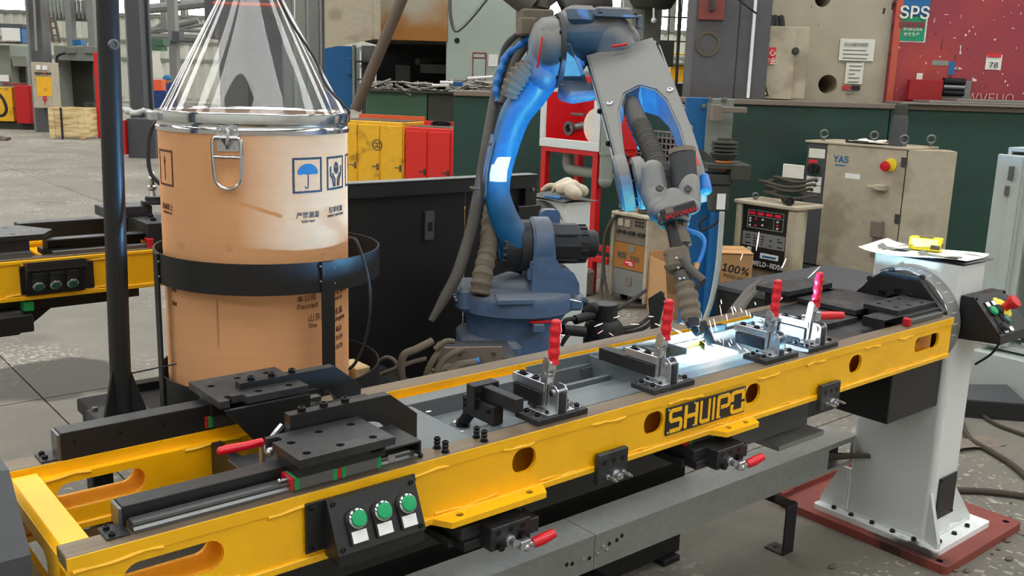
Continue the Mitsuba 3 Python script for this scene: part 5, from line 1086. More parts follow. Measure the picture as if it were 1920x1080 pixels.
add('shaft', bx(-.25, .08, 1.40, 1.71, 0, 1.0, .01), 'greydark', k)
k = thing('counterweight_box', 'black box under the far end of the yellow frame on the white column', 'box')
add('body', bx(2.735, 3.05, 1.425, 1.69, .532, .700, .003), 'black', k)
add('neck', bx(2.84, 3.05, 1.45, 1.69, .70, .735, .002), 'black', k)

# control panel on the column
k = thing('operator_console', 'black slanted control panel with a red emergency stop on the white column', 'console')
side = [(1.400, .911), (1.362, .911), (1.264, .804), (1.258, .778), (1.400, .768)]
add('housing', ext(side, .21, YZ(3.07)), 'black', k, smooth=False)
U = unit((0, 1.362 - 1.264, .911 - .804)); n = unit(np.cross((1, 0, 0), U)); PF = fr((0, 1.264, .804), (1, 0, 0), U, n)
add('face', bx(3.068, 3.282, -.002, .147, 0, .003, .001), 'black', k, M=PF)
for x, v in ((3.078, .010), (3.272, .010), (3.078, .137), (3.272, .137)): stud(k, (x, v, .003), (0, 0, 1), .004, base=PF)
def btn(x, v, c, lab=True, ring='chrome'):
    b = add('push_button', J(lathe([(.017, .003), (.017, .008), (.014, .010)], (x, v, 0), n=18), bx(x - .016, x + .016, v, v + .036, .003, .007, .001)), 'rubber', k, M=PF)
    add('cap', lathe([(.0155, .008), (.0155, .014), (.0125, .018), (0, .0185)], (x, v, 0), n=18), c, b, M=PF)
    if lab: add('label', bx(x - .012, x + .012, v + .018, v + .034, .007, .008, .0005), 'label', b, 'blank white label', M=PF)
btn(3.115, .083, 'greenbtn'); btn(3.155, .083, 'rubber'); btn(3.115, .025, 'rubber', False); btn(3.158, .045, 'darkgreenlens', False)
for x in (3.115, 3.155): add('label', bx(x - .012, x + .012, .004, .02, .007, .008, .0005), 'label', k, M=PF)
add('stop_ring', J(lathe([(.034, .003), (.03, .005), (0, .0055)], (3.205, .085, 0), n=28), lathe([(.022, .003), (.022, .005), (0, .0055)], (3.185, .105, 0), n=28)), 'plastyellow', k, 'yellow ring', M=PF)
add('emergency_stop', lathe([(.014, .004), (.014, .024), (.020, .028), (.0235, .042), (.021, .050), (0, .052)], (3.205, .085, 0), n=28), 'red', k, 'red mushroom button', M=PF)
add('cable_gland', J(cyl((3.24, 1.33, .77), (3.24, 1.33, .745), .006), tube([(3.24, 1.33, .745), (3.23, 1.35, .70), (3.2, 1.385, .66)], .004, 6)), 'rubber', k)

# papers and tape measure on the column
k = thing('drawing_sheets', 'loose white drawing sheets lying on top of the white column', 'papers')
def curl(x0, x1, y0, y1, z, amp, ph):
    def f(u, v):
        e = np.abs(u - .5) * 2; w = np.abs(v - .5) * 2
        return np.stack([x0 + (x1 - x0) * u, y0 + (y1 - y0) * v, z + amp * np.sin(4 * u + ph) * np.cos(3 * v) + .006 * (e ** 6) * np.sin(ph + 5 * v) + .008 * w ** 8 * (v > .5)], -1)
    return f
add('sheet', sheet(14, 14, curl(3.055, 3.26, 1.395, 1.69, 1.0125, .002, .4), .001), 'greydark', k, 'dark lower sheet')
M = fr((3.155, 1.575, 0), unit((1, .12, 0)), unit((-.12, 1, 0)), (0, 0, 1))
add('sheet', sheet(14, 14, curl(-.12, .13, -.16, .19, 1.018, .003, 1.4), .001), 'paper', k, M=M)
add('print_block', sheet(6, 6, curl(-.09, -.04, -.13, .0, 1.0212, .002, 1.4), .0006), 'greymid', k, 'grey printed block', M=M)
add('print_block', sheet(6, 6, curl(-.06, -.01, .05, .15, 1.0212, .002, 1.4), .0006), 'greymid', k, M=M)
k = thing('tape_measure', 'yellow tape measure lying on the drawing sheets', 'tape measure')
M = fr((3.19, 1.60, 1.022), unit((.35, -1, 0)) * 1.15, unit((1, .35, 0)) * 1.15, (0, 0, 1.15))
add('case', J(ext(rrect(-.045, .045, -.03, .03, .012), .034)), 'plastyellow', k, M=M, smooth=30)
add('mouth', bx(.018, .044, -.0325, -.03, .006, .018), 'brownpipe', k, 'dark tape mouth', M=M); add('mouth', bx(.0445, .047, -.012, .012, .006, .02), 'brownpipe', k, 'dark tape mouth', M=M)
add('clip', bx(-.02, .02, -.006, .006, .034, .037), 'steel', k, M=M)

# ---------------------------------------------------------------- galvanised cable trunk
k = thing('cable_duct', 'galvanised sheet steel cable duct with a lid running along the floor below the frame', 'cable duct')
TY0, TY1, TZ0, TZ1 = 1.695, 1.82, .240, .344
for a, b in ((.2, 1.742), (1.744, 3.04)):
    seg = add('channel', J(bx(a, b, TY0 + .002, TY0 + .004, TZ0, TZ1 - .002, 0), bx(a, b, TY1 - .004, TY1 - .002, TZ0, TZ1 - .002, 0), bx(a, b, TY0 + .002, TY1 - .002, TZ0, TZ0 + .002, 0)), 'galv', k, smooth=False) if a < 1 else add('channel', J(ext(sbox(a, TZ0, b, TZ1 - .002).difference(sbox(2.88, TZ0 + .012, 3.02, TZ1 - .02)), .002, XZ(TY0 + .004)), bx(a, b, TY1 - .004, TY1 - .002, TZ0, TZ1 - .002, 0), bx(a, b, TY0 + .002, TY1 - .002, TZ0, TZ0 + .002, 0)), 'galv', k, smooth=False)
    add('lid', J(bx(a, b, TY0, TY1, TZ1 - .002, TZ1, .0006), bx(a, b, TY0, TY0 + .0018, TZ1 - .012, TZ1, .0004)), 'galv', k)
for x in (1.70, 1.755, 1.79): stud(k, (x, TY0 + .002, .285 + .0), (0, -1, 0), .006, HEX['zinc'])
stud(k, (1.775, TY0 + .002, .300), (0, -1, 0), .006, HEX['zinc'])
for x, z in ((1.64, .288), (1.66, .284), (1.725, .28), (1.80, .30), (1.83, .302), (1.85, .31)): add('slot_hole', cyl((x, TY0 + .003, z), (x, TY0 + .0005, z), .006, n=10), 'recess', k)
add('cover_inside', bx(2.88, 3.02, TY0 + .05, TY0 + .055, TZ0 + .004, TZ1 - .004), 'recess', k)
for i in range(3): add('cable', tube([(2.86, 1.74 - .01 * i, .28 + .012 * i), (2.96, 1.72 - .015 * i, .27 + .01 * i), (3.05, 1.70 - .03 * i, .262 + .01 * i)], .009, 8), 'cable', k)
for x in (1.80, 2.675):
    add('leg', J(bx(x - .03, x + .03, TY0 - .006, TY0 + .001, .0, TZ0 - .06, .002), bx(x - .03, x + .03, TY0 - .006, TY0 + .09, TZ0 - .066, TZ0 - .06, .002), bx(x - .03, x + .03, TY0 - .006, TY0 + .07, 0, .006, .002), bx(x - .03, x + .03, TY0 + .084, TY0 + .09, TZ0 - .066, TZ0, .002)), 'black', k, 'black bent leg')
    add('leg_bolt', cyl((x, TY0 + .045, .006), (x, TY0 + .045, .0075), .008, n=10), 'recess', k)

# ================================================================ the welding robot
k = thing('welding_robot', 'dusty blue and grey welding robot arm reaching over the yellow frame with its torch', 'robot')
R = ROB
b = add('base', J(lathe([(.20, .45), (.185, .47), (.172, .55), (.172, .70), (.19, .735), (.205, .745)], n=40), bx(-.20, .0, -.12, .2, .45, .66, .02), cyl((-.14, .02, .60), (-.14, .02, .735), .03)), 'robotblue', k, M=R)
add('pedestal', lathe([(0, .45), (.24, .45), (.24, .43), (.20, .42), (.20, .03), (.26, .03), (.26, 0), (0, 0)], n=32), 'greydark', k, M=R)
t = add('turntable', J(lathe([(.205, .745), (.216, .752), (.218, .80), (.212, .815), (.17, .82), (0, .82)], n=48), bx(-.215, -.13, -.10, .12, .752, .835, .012), bx(-.10, .03, .14, .225, .80, .825, .008), bx(.17, .25, -.02, .08, .775, .795, .006), bx(.18, .225, .02, .12, .755, .80, .006)), 'robotblue', k, M=R)
for a in (.25, .55, .85): stud(t, (-.216, .1 - a * .15, .78), (-1, 0, 0), .008, HEX['steel'], base=R)
sil = sg.Polygon([(.042, .81), (.042, .93), (.05, .98), (.118, 1.0), (.124, .94), (.15, .905), (.19, .89), (.212, .85), (.214, .81)]).buffer(-.008).buffer(.008)
add('shoulder', J(ext(sil, .20, fr((0, .11, 0), (1, 0, 0), (0, 0, 1), (0, -1, 0))), lathe([(0, .044), (.09, .044), (.103, .054), (.103, .110), (.09, .120), (0, .12)], (0, .01, .972), (1, 0, 0), 40), bx(.03, .05, .05, .09, .86, .90), bx(.035, .05, .05, .10, .90, .93, .003)), 'robotblue', k, M=R, smooth=30)
add('bottom_pan', J(blob((-.1, .0, .81, .035), (.03, .02, .81, .05), (.0, -.12, .81, .04))), 'robotblue', k, M=R)
q = (0, .01, .972)
rd = add('reducer', J(lathe([(0, -.055), (.075, -.055), (.08, -.045), (.08, .005), (.092, .006), (.092, .040), (.08, .046)], q, (1, 0, 0), 40)), 'motorblack', k, M=R)
add('bolt_ring', J([cyl((-.05, .01 + .076 * math.cos(a), .972 + .076 * math.sin(a)), (-.060, .01 + .076 * math.cos(a), .972 + .076 * math.sin(a)), .007, n=6) for a in np.linspace(0, 2 * math.pi, 20, endpoint=False)]), 'motorblack', rd, M=R)
m = add('motor', J(lathe([(.06, .118), (.074, .122), (.074, .215), (.068, .225)], (0, .01, .98), (1, 0, 0), 10), lathe([(.066, .22), (.066, .25), (.05, .255), (.05, .285), (.044, .292), (0, .292)], (0, .01, .978), (1, 0, 0), 28)), 'motorblack', k, M=R, smooth=30)
for a in np.linspace(0, 2 * math.pi, 14, endpoint=False): add('fin', bx(.222, .250, -.004, .004, .060, .071, .001), 'motorblack', m, M=R @ fr((0, .01, .978), (1, 0, 0), (0, math.cos(a), math.sin(a)), (0, -math.sin(a), math.cos(a))))
for z in (.995, 1.02, .93): add('rib', bx(.13, .205, .07, .079, z - .003, z + .003, .001), 'motorblack', m, M=R)
add('nozzle', ext(rrect(.10, .17, 1.02, 1.09, .02), .05, fr((0, -.06, 0), (1, 0, 0), (0, 0, 1), (0, -1, 0))), 'robotblue', k, M=R)
AP = [(.0, .03, .984), (-.044, .04, 1.053), (-.079, .04, 1.154), (-.076, .03, 1.238), (-.049, .02, 1.345), (-.018, .02, 1.435), (.036, .02, 1.515), (.075, .03, 1.60)]
def oval(pts, r, sa, sb, n=24):
    m = tube(pts, r, n, 8); return m
la = add('lower_arm', J(tube(AP, [.062, .052, .045, .047, .050, .054, .060, .075], 24, 8), lathe([(0, -.06), (.06, -.058), (.078, -.05), (.08, -.02)], (0, .01, .975), (1, 0, 0), 32)), 'armblue', k, 'blue S-shaped lower arm', M=R)
add('cable_strip', tube([(-.125, .07, 1.155), (-.122, .06, 1.24), (-.098, .05, 1.345)], .004, 6), 'steel', la, M=R)
add('side_plate', tube([(-.118, .03, 1.14), (-.12, .03, 1.24), (-.092, .02, 1.36)], .014, 8), 'robotblue', la, M=R)
for z in (1.165, 1.25, 1.33): stud(la, (-.128 + (.02 if z > 1.3 else 0), .03, z), (-.6, .8, 0), .006, HEX['steel'], base=R)
# worn paper label on the arm
def wrapl(u, v):
    a = math.radians(62) + math.radians(75) * u; z = 1.205 + .085 * v
    cx = np.interp(z, [1.154, 1.238, 1.345], [-.079, -.076, -.049]); cy = np.interp(z, [1.154, 1.238, 1.345], [.04, .03, .02]); r = .049
    return np.stack([cx + r * np.cos(a), cy + r * np.sin(a), z], -1)
add('label', grid(14, 10, wrapl), 'label', la, 'worn white label', M=R)
eb = add('elbow', J(lathe([(0, .018), (.05, .020), (.088, .034), (.108, .058), (.114, .09), (.114, .108)], (0, .03, 1.65), (1, 0, 0), 40), blob((.065, .06, 1.57, .055), (.085, .07, 1.70, .055), (.03, .05, 1.60, .03))), 'robotgrey', k, M=R)
add('flange', lathe([(.1, .104), (.123, .106), (.125, .112), (.123, .122), (.1, .124)], (0, .03, 1.65), (1, 0, 0), 40), 'motorblack', eb, 'dark bolted flange', M=R)
for a in (200, 160, 120, 75, 40, 10): stud(eb, (.107, .03 + .114 * math.sin(math.radians(a)), 1.65 - .114 * math.cos(math.radians(a))), (-1, 0, 0), .007, HEX['bolt'], base=R)
add('red_mark', tube([(.028, .135, 1.59), (.033, .14, 1.64), (.041, .135, 1.69)], .004, 6), 'red', eb, 'red letters', M=R)
ub = add('upper_arm', J(blob((.17, .0, 1.71, .085), (.30, .05, 1.72, .062), (.34, .05, 1.69, .06)), blob((.16, -.04, 1.65, .09), (.20, .0, 1.71, .085)), blob((.30, .05, 1.70, .07), (.33, .08, 1.665, .05), (.29, .06, 1.63, .05)), bx(.14, .23, -.05, .10, 1.74, 1.80, .02)), 'robotgrey', k, M=R)
add('housing', hull([(.122, -.06, 1.54), (.225, -.06, 1.54), (.225, .05, 1.54), (.122, .05, 1.54), (.13, -.05, 1.68), (.19, -.05, 1.68), (.17, .05, 1.68), (.13, .05, 1.68)]), 'robotgrey', ub, M=R, smooth=False)
add('housing', hull([(.092, .045, 1.54), (.212, .045, 1.54), (.145, .098, 1.67), (.128, .098, 1.67), (.112, -.03, 1.54), (.21, -.03, 1.54), (.17, .0, 1.69), (.13, .0, 1.69)]), 'robotgrey', ub, M=R, smooth=False)
add('lower_motor', J(blob((.14, .05, 1.52, .02), (.25, .05, 1.53, .02), (.16, .10, 1.50, .025), (.24, .10, 1.51, .02), (.16, -.05, 1.50, .02), (.24, -.05, 1.51, .02))), 'robotblue', ub, 'dark blue motor block', M=R)
add('top_plate', J(ext(rrect(.225, .375, .05, .13, .02), .008, fr((0, 0, 1.765), (1, 0, 0), (0, 1, 0), (0, 0, 1))), bx(.24, .36, -.02, .08, 1.77, 1.80, .01), bx(.37, .385, .09, .12, 1.73, 1.775, .003)), 'robotgrey', ub, M=R)
for x in (.24, .36): stud(ub, (x, .118, 1.773), (0, 0, 1), .006, HEX['bolt'], base=R)
add('red_mark', tube([(.275, .150, 1.668), (.30, .155, 1.672), (.325, .158, 1.676)], .005, 6), 'red', ub, 'red letters', M=R)
# wire feeder and cables at the top
add('feeder', J(bx(.00, .11, -.16, -.02, 1.73, 1.79, .006), bx(-.005, .05, -.12, .0, 1.70, 1.76, .006)), 'dustybrown', k, 'dusty box', M=R)
add('feeder_roll', J(cyl((-.03, -.12, 1.86), (.05, -.10, 1.80), .045), cyl((.16, -.12, 1.80), (.32, -.1, 1.86), .05), cyl((.08, -.1, 1.80), (.10, -.1, 1.90), .03)), 'hose', k, 'dark motor and coils', M=R)
add('cable', tube([(0.034,-0.100,1.770), (0.071,-0.100,1.804), (0.108,-0.100,1.823), (0.145,-0.100,1.855)], .016, 8), 'dustybrown', k, M=R)
add('cable', tube([(0.132,-0.080,1.848), (0.163,-0.080,1.801), (0.224,-0.100,1.814), (0.300,-0.100,1.857)], .012, 8), 'rubber', k, M=R)
# forearm
E0 = np.array([2.412, 2.350, 1.665]); LL = np.array([0.72698781, -0.64293669, 0.24108324]); AA = np.array([-0.44782022, -0.71009993, -0.54333704]); NN = -np.array([-0.52052451, -0.28703746, 0.80415405])
FM = fr(E0, LL, AA, NN)
out = sg.Polygon([(-.117, .0), (.114, -.02), (.129, .213), (.131, .53), (.125, .70), (.112, .775), (.088, .775), (.090, .62), (.094, .49), (.086, .346), (.065, .28), (.023, .239), (-.03, .262), (-.062, .345), (-.078, .50), (-.086, .62), (-.090, .68), (-.112, .68), (-.112, .42), (-.113, .18)]).buffer(.008).buffer(-.012).buffer(.004)
fa = add('forearm', J(ext(out, .055, FM), ext(out.intersection(sbox(.0, .2, .2, .62)), .10, FM), ext(out.buffer(-.006), .004, FM @ fr((0, 0, -.004), (1, 0, 0), (0, 1, 0), (0, 0, 1)))), 'robotgrey', k, 'grey forked forearm', smooth=25)
add('root', J(bx(-.10, .10, -.06, .10, .02, .14, .02)), 'robotgrey', fa, M=FM)
add('cover_seam', J(bx(-.121, -.114, .02, .70, .020, .026, .001), bx(.128, .1335, .0, .30, .02, .026, .001)), 'steel', fa, M=FM)
for v in (.02, .30, .47, .60): stud(fa, (-.118, v, .018), (-1, 0, -.6), .008, BOLT['bolt'], base=FM)
for u, v in ((-.085, .30), (.108, .30)):
    add('cover_screw', lathe([(.011, 0), (.011, -.005), (.008, -.007), (.005, -.007), (.005, -.003), (0, -.003)], (u, v, -.004), n=16), 'zinc', fa, M=FM)
for v in (.36, .375, .47, .48): add('side_nub', ball((.133, v, .02), .007, 1), 'robotgrey', fa, M=FM)
add('red_mark', J(ext(sg.LineString([(.108, .60), (.107, .68)]).buffer(.009, cap_style='flat'), .002, FM @ fr((0, 0, -.0045), (1, 0, 0), (0, 1, 0), (0, 0, 1)))), 'red', fa, 'worn red patch')
add('belt_cover', J(lathe([(0, -.128), (.075, -.126), (.084, -.118), (.086, -.09), (.08, -.086), (0, -.086)], (0, .655, .025), (1, 0, 0), 36)), 'robotgrey', fa, 'round joint cover', M=FM)
for a in np.linspace(0, 2 * math.pi, 9, endpoint=False): stud(fa, (-.084, .655 + .074 * math.cos(a), .025 + .074 * math.sin(a)), (1, 0, 0), .006, BOLT['bolt'], base=FM)
add('blue_patch', blob((.116, .735, .0, .014), (.110, .775, .008, .018), k=2), 'bluefilm', fa, 'blue film patch', M=FM)
# wrist
w = add('wrist', J(lathe([(0, -.078), (.07, -.078), (.078, -.07), (.078, -.046), (.068, -.038), (0, -.038)], (0, .665, .03), (1, 0, 0), 36)), 'robotgrey', k, 'grey wrist bracket', M=FM)
add('bracket', J(blob((*(2.069,1.862,1.305), .034), (*(2.055,1.836,1.243), .040)), blob((*(2.055,1.836,1.243), .040), (*(2.034,1.790,1.207), .038)), blob((*(2.034,1.790,1.207), .040), (*(2.088,1.738,1.229), .033)), blob((*(2.088,1.738,1.229), .034), (*(2.115,1.768,1.277), .034)), blob((*(2.016,1.764,1.204), .03), (*(2.070,1.710,1.222), .022), (*(2.055,1.768,1.240), .03))), 'robotgrey', w, smooth=50)
mo = add('motor', J(cyl((2.136,1.814,1.358), (2.111,1.776,1.266), .037, n=28), blob((*(2.111,1.776,1.266), .036), (*(2.101,1.756,1.238), .034))), 'motorblack', w, 'dark wrist motor')
a0, a1 = np.array((2.136,1.818,1.370)), np.array((2.134,1.813,1.357))
add('motor_cap', cyl(a0, a1, .040, n=9), 'ledge', mo, 'pale end cap')
for px in ((2.015,1.784,1.270), (1.976,1.735,1.197), (2.071,1.731,1.272)):
    add('cover_screw', at(lathe([(.012, 0), (.012, .006), (.008, .009), (.006, .009), (.006, .004), (0, .004)], n=16), fr(px, *perp(CAM - np.array(px)), unit(CAM - np.array(px)))), 'steel', w)
vd = unit(CAM - np.array((1.998,1.701,1.210)))
lu = unit(np.array((2.033,1.676,1.225)) - np.array((1.975,1.718,1.202)))
TF = fr((1.987,1.691,1.214), lu, unit(np.cross(vd, lu)), vd)
add('name_plate', J(at(bx(-.045, .055, -.012, .02, -.02, .0, .004), TF)), 'motorblack', w, 'dark plate with red letters')
add('lettering', J(at(center(txt('MOTOMAN', .012, .002, bold=True)), TF @ fr((.01, -.004, .0), (1, 0, 0), (0, 1, 0), (0, 0, 1)))), 'red', w)
add('sticker', at(bx(-.03, -.008, .004, .022, 0, .0015, .0005), TF), 'ledge', w)
add('flange', J(cyl((2.034,1.748,1.199), (2.028,1.735,1.184), .046, n=32), cyl((2.028,1.735,1.184), (2.024,1.729,1.173), .040, n=32)), 'robotgrey', w)
add('conduit', tube([(2.345,2.243,1.512), (2.283,2.146,1.457), (2.226,2.040,1.387), (2.163,1.924,1.307), (2.094,1.813,1.232)], .029, 16, 60, rad=lambda s: 1 + .10 * np.sin(s * 460) * (s > .2)), 'hose', k, 'corrugated grey conduit')
add('conduit_collar', cyl((2.371,2.278,1.521), (2.327,2.211,1.485), .034), 'motorblack', k)
add('blue_hose', tube([(2.311,2.207,1.475), (2.268,2.133,1.411), (2.243,2.071,1.357)], .012, 8, 10, rad=lambda s: 1 + .3 * np.sin(s * 300)), 'bluefilm', k)
# torch
tk = add('torch', J(cyl((2.023,1.731,1.178), (1.999,1.685,1.112), .024, n=20), cyl((2.027,1.725,1.169), (2.038,1.716,1.170), .03)), 'rubber', k, 'dusty welding torch')
add('mount', cyl((2.030,1.731,1.174), (2.011,1.685,1.120), .031, r2=.026, n=18), 'dustybrown', tk)
c = np.array((1.985,1.677,1.086)); ax = unit(np.array((1.974,1.648,1.045)) - np.array((2.008,1.715,1.148))); e1, e2 = perp(ax)
add('clamp', J(at(bx(-.034, .034, -.03, .03, -.032, .032, .01), fr(c, unit(np.cross(ax, vd)), unit(np.cross(ax, np.cross(ax, vd))), ax)), cyl((1.958,1.690,1.101), (1.950,1.690,1.099), .008), cyl((1.957,1.683,1.070), (1.947,1.683,1.068), .008)), 'dustybrown', tk)
for px in ((1.952,1.654,1.098), (1.953,1.646,1.073), (1.955,1.625,1.048), (1.946,1.632,1.046)): add('screw', ball(px, .0045, 1), 'zinc', tk)
add('lower_tube', cyl((1.978,1.655,1.058), (1.971,1.631,1.022), .023, n=18), 'hose', tk)
add('sleeve', J(tube([(1.970,1.633,1.028), (1.960,1.612,0.998), (1.954,1.597,0.970), (1.946,1.583,0.944)], .0275, 18, 14, rad=lambda s: 1 + .07 * np.sin(s * 230)), cyl((1.951,1.646,1.018), (1.969,1.631,1.019), .014), cyl((1.929,1.592,0.951), (1.943,1.579,0.946), .012)), 'dustybrown', tk, 'ribbed brown sleeve')
add('nut', cyl((1.946,1.583,0.947), (1.943,1.571,0.927), .021, r2=.016, n=12), 'motorblack', tk)
add('neck', J(tube([(1.943,1.572,0.933), (1.955,1.573,0.916), (1.978,1.577,0.903), (2.004, 1.598, .917), (2.0117, 1.5946, .9148)], .0105, 12), cyl((2.0075, 1.5982, .9254), (2.0303, 1.5786, .8675), .0125, r2=.0118), cyl((2.0324, 1.5768, .8622), (2.035, 1.5745, .855), .004, r2=.002)), 'recess', tk, 'black swan neck with nozzle')
add('air_line', tube([(2.026,1.692,1.165), (2.054,1.664,1.152), (2.054,1.646,1.133), (2.037,1.638,1.102), (2.016,1.635,1.076)], .0065, 8), 'bluefilm', tk, 'blue and red air line')
add('air_fitting', cyl((2.016,1.636,1.081), (2.007,1.632,1.065), .008), 'kraft', tk)
add('strut', tube([(1.972,1.651,1.097), (1.978,1.625,1.070), (1.992,1.592,1.044)], .0115, 10), 'hose', tk)
add('wire', tube([(1.995,1.591,1.048), (1.989,1.593,1.037), (1.971,1.603,1.017)], .006, 8), 'rubber', tk)
# cables down the left side
add('cable_sleeve', tube([(-0.087,-0.050,1.101), (-0.099,0.000,1.046), (-0.108,0.050,0.978), (-0.128,0.100,0.912), (-0.141,0.130,0.861), (-0.147,0.140,0.822)], [.026, .029, .031, .034, .036, .032], 16, 14, rad=lambda s: 1 + .07 * np.sin(s * 190 + 1.5 * np.sin(s * 37)) + .03 * np.sin(s * 410)), 'dustybrown', k, 'wrinkled brown cable sleeve', M=R)
add('main_cable', tube([(0.059,-0.100,1.720), (-0.010,-0.100,1.655), (-0.048,-0.090,1.593), (-0.075,-0.080,1.491), (-0.091,-0.050,1.427), (-0.115,0.000,1.328), (-0.134,0.020,1.218), (-0.158,0.040,1.090), (-0.181,0.060,0.999), (-0.223,0.100,0.884), (-0.263,0.120,0.813), (-0.316,0.150,0.732)], [.020, .021, .022, .022, .021, .02, .02, .02, .02, .021, .020, .011], 14, 6), 'hose', k, 'thick dark main cable', M=R)
add('cable', tube([(0.064,-0.120,1.735), (-0.013,-0.120,1.687), (-0.043,-0.120,1.640), (-0.059,-0.100,1.547)], .016, 10), 'rubber', k, M=R)
add('cable', tube([(0.061,-0.080,1.701), (0.022,-0.070,1.668), (-0.010,-0.060,1.622), (-0.043,-0.050,1.529), (-0.063,-0.030,1.465)], .017, 10), 'hose', k, M=R)
add('film_sleeve', J(tube([(0.044,-0.060,1.699), (0.002,-0.060,1.667), (-0.043,-0.070,1.630), (-0.066,-0.060,1.574), (-0.079,-0.050,1.519), (-0.073,-0.040,1.474)], .013, 10, 10, rad=lambda s: 1 + .18 * np.sin(s * 160))), 'bluefilm', k, 'blue film wrapped cable', M=R)
add('corrugated_sleeve', tube([(0.012,0.050,1.594), (-0.016,0.060,1.567), (-0.039,0.060,1.531), (-0.049,0.050,1.495)], [.03, .036, .034, .028], 14, 16, rad=lambda s: 1 + .13 * np.sin(s * 330)), 'dustybrown', k, 'bunched cloth sleeve', M=R)
for p, q in (((-0.108,-0.020,1.293), (-0.086,0.000,1.288)), ((-0.148,0.020,1.177), (-0.125,0.030,1.175))): add('cable_tie', at(trimesh.creation.torus(.024, .0045, 18, 6), R @ fr(p, (1, 0, 0), (0, 1, 0), (0, 0, 1))), 'dustybrown', k)
# connector box at the foot
cb = add('connector_box', J(bx(-.30, -.05, .16, .36, .50, .665, .008)), 'greydark', k, 'grey connector box', M=R)
add('plate', at(hull([(0, 0, 0), (.20, -.02, 0), (.20, -.05, 0), (.0, -.03, 0), (0, 0, .012), (.20, -.02, .012), (.20, -.05, .012), (0, -.03, .012)]), np.eye(4)), 'ledge', cb, M=R @ fr((-.31, .365, .700), (1, 0, 0), (0, 0, 1), (0, -1, 0)))
add('front_plate', bx(-.31, -.10, .362, .372, .50, .70, .004), 'ledge', cb, M=R)
for a, z in ((-.305, .69), (-.24, .68), (-.18, .66), (-.12, .63), (-.13, .68)): stud(cb, (a, .372, z), (0, 1, 0), .007, HEX['steel'], base=R)
cc = thing('cable_connectors', 'dusty grey connectors and hoses plugged into the foot of the robot', 'connectors')
for i, (p, L, r) in enumerate((((-.27, .375, .63), .08, .020), ((-.20, .375, .60), .10, .023), ((-.15, .375, .58), .07, .018), ((-.26, .375, .56), .09, .019))):
    p = np.array(p); e = p + np.array([-.8, .6, -.1]) * L
    add('plug', J(cyl(p, e, r, n=16), cyl(p * .4 + e * .6, p * .2 + e * .8, r * 1.15, n=16), cyl(e, e + np.array([-.8, .6, -.15]) * .03, r * .7, n=14)), 'dustybrown', cc, M=R)
for pts, r in (([(-0.335,0.420,0.735), (-0.388,0.450,0.718), (-0.425,0.460,0.704), (-0.434,0.460,0.661), (-0.428,0.450,0.606)], .020), ([(-0.304,0.450,0.725), (-0.336,0.470,0.688), (-0.355,0.470,0.645), (-0.354,0.460,0.599)], .016), ([(-0.354,0.450,0.688), (-0.404,0.450,0.675), (-0.445,0.450,0.659), (-0.494,0.420,0.629)], .012), ([(-0.236,0.440,0.713), (-0.288,0.460,0.697), (-0.319,0.470,0.662), (-0.325,0.470,0.619)], .017), ([(-0.270,0.440,0.739), (-0.297,0.460,0.745), (-0.331,0.470,0.723)], .014), ([(-0.443,0.400,0.617), (-0.448,0.400,0.661), (-0.476,0.380,0.673), (-0.508,0.350,0.638), (-0.517,0.350,0.603)], .011), ([(-0.198,0.420,0.662), (-0.253,0.450,0.663), (-0.288,0.470,0.644)], .022)):
    add('hose', tube(pts, r * .62, 12), 'dustybrown', cc, M=R)
add('blue_collar', cyl((-0.190,0.400,0.656), (-0.178,0.400,0.661), .014), 'bluefilm', cc, 'blue collar', M=R)
# name tag in red on the base rim
add('red_plate', bx(.02, .10, .195, .206, .733, .741, .001), 'red', k, 'small red plate', M=R @ fr((0, .0, 0), (math.cos(.0), 0, 0), (0, 1, 0), (0, 0, 1)))
add('stop_pin', bx(.03, .07, .17, .215, .70, .732, .004), 'robotblue', k, M=R)

# ---------------------------------------------------------------- platform, pole, wire drum
k = thing('platform', 'black steel platform carrying the wire drum stand and the pole', 'platform')
add('top', bx(.745, 1.66, 2.20, 2.86, .56, .60, .004), 'shield', k)
for x in (.78, 1.6):
    for y in (2.25, 2.8): add('leg', bx(x - .03, x + .03, y - .03, y + .03, 0, .56, .004), 'shield', k)
add('back_rail', bx(.90, 1.66, 2.82, 2.86, .60, .625, .002), 'shield', k)
k = thing('black_pole', 'tall black round pole with welded gussets left of the wire drum', 'pole')
px, py = (0.741,2.434,0.685)[0], (0.741,2.434,0.685)[1]; LEAN = np.array([.767, -.642, 0]) * .022
add('shaft', cyl((px, py, .68), np.array([px, py, 3.2]) + LEAN * 2.6, .0255, n=32), 'black', k)
add('foot_plate', bx(px - .068, px + .068, py - .068, py + .068, .60, .685, .002), 'black', k)
for a in (-2.6, -.55, 1.4):
    u = np.array([math.cos(a), math.sin(a), 0]); n_ = np.array([-u[1], u[0], 0]) * .003; P = []
    for s in (-1, 1): P += [np.array([px, py, z]) + u * d + n_ * s for d, z in ((.022, .685), (.060, .685), (.060, .694), (.026, .80), (.022, .80))]
    add('gusset', hull(P), 'black', k, smooth=False)
for dx, dy in ((-.055, -.055), (.055, -.055), (-.055, .055)): stud(k, (px + dx * .92, py + dy * .92, .685), (0, 0, 1), .008, HEX['steel'])
q = (0.746,2.379,1.601); add('eyelet', J(cyl(q, np.array(q) + (-.0, -.03, .0), .005), at(trimesh.creation.torus(.009, .004, 14, 6), fr(np.array(q) + (0, -.03, 0), (1, 0, 0), (0, 0, 1), (0, -1, 0)))), 'steel', k)
add('wire', tube([(px + .02, py + .01, .78), (px + .07, py + .0, .785), (px + .14, py - .02, .795)], .0022, 5), 'rubber', k)

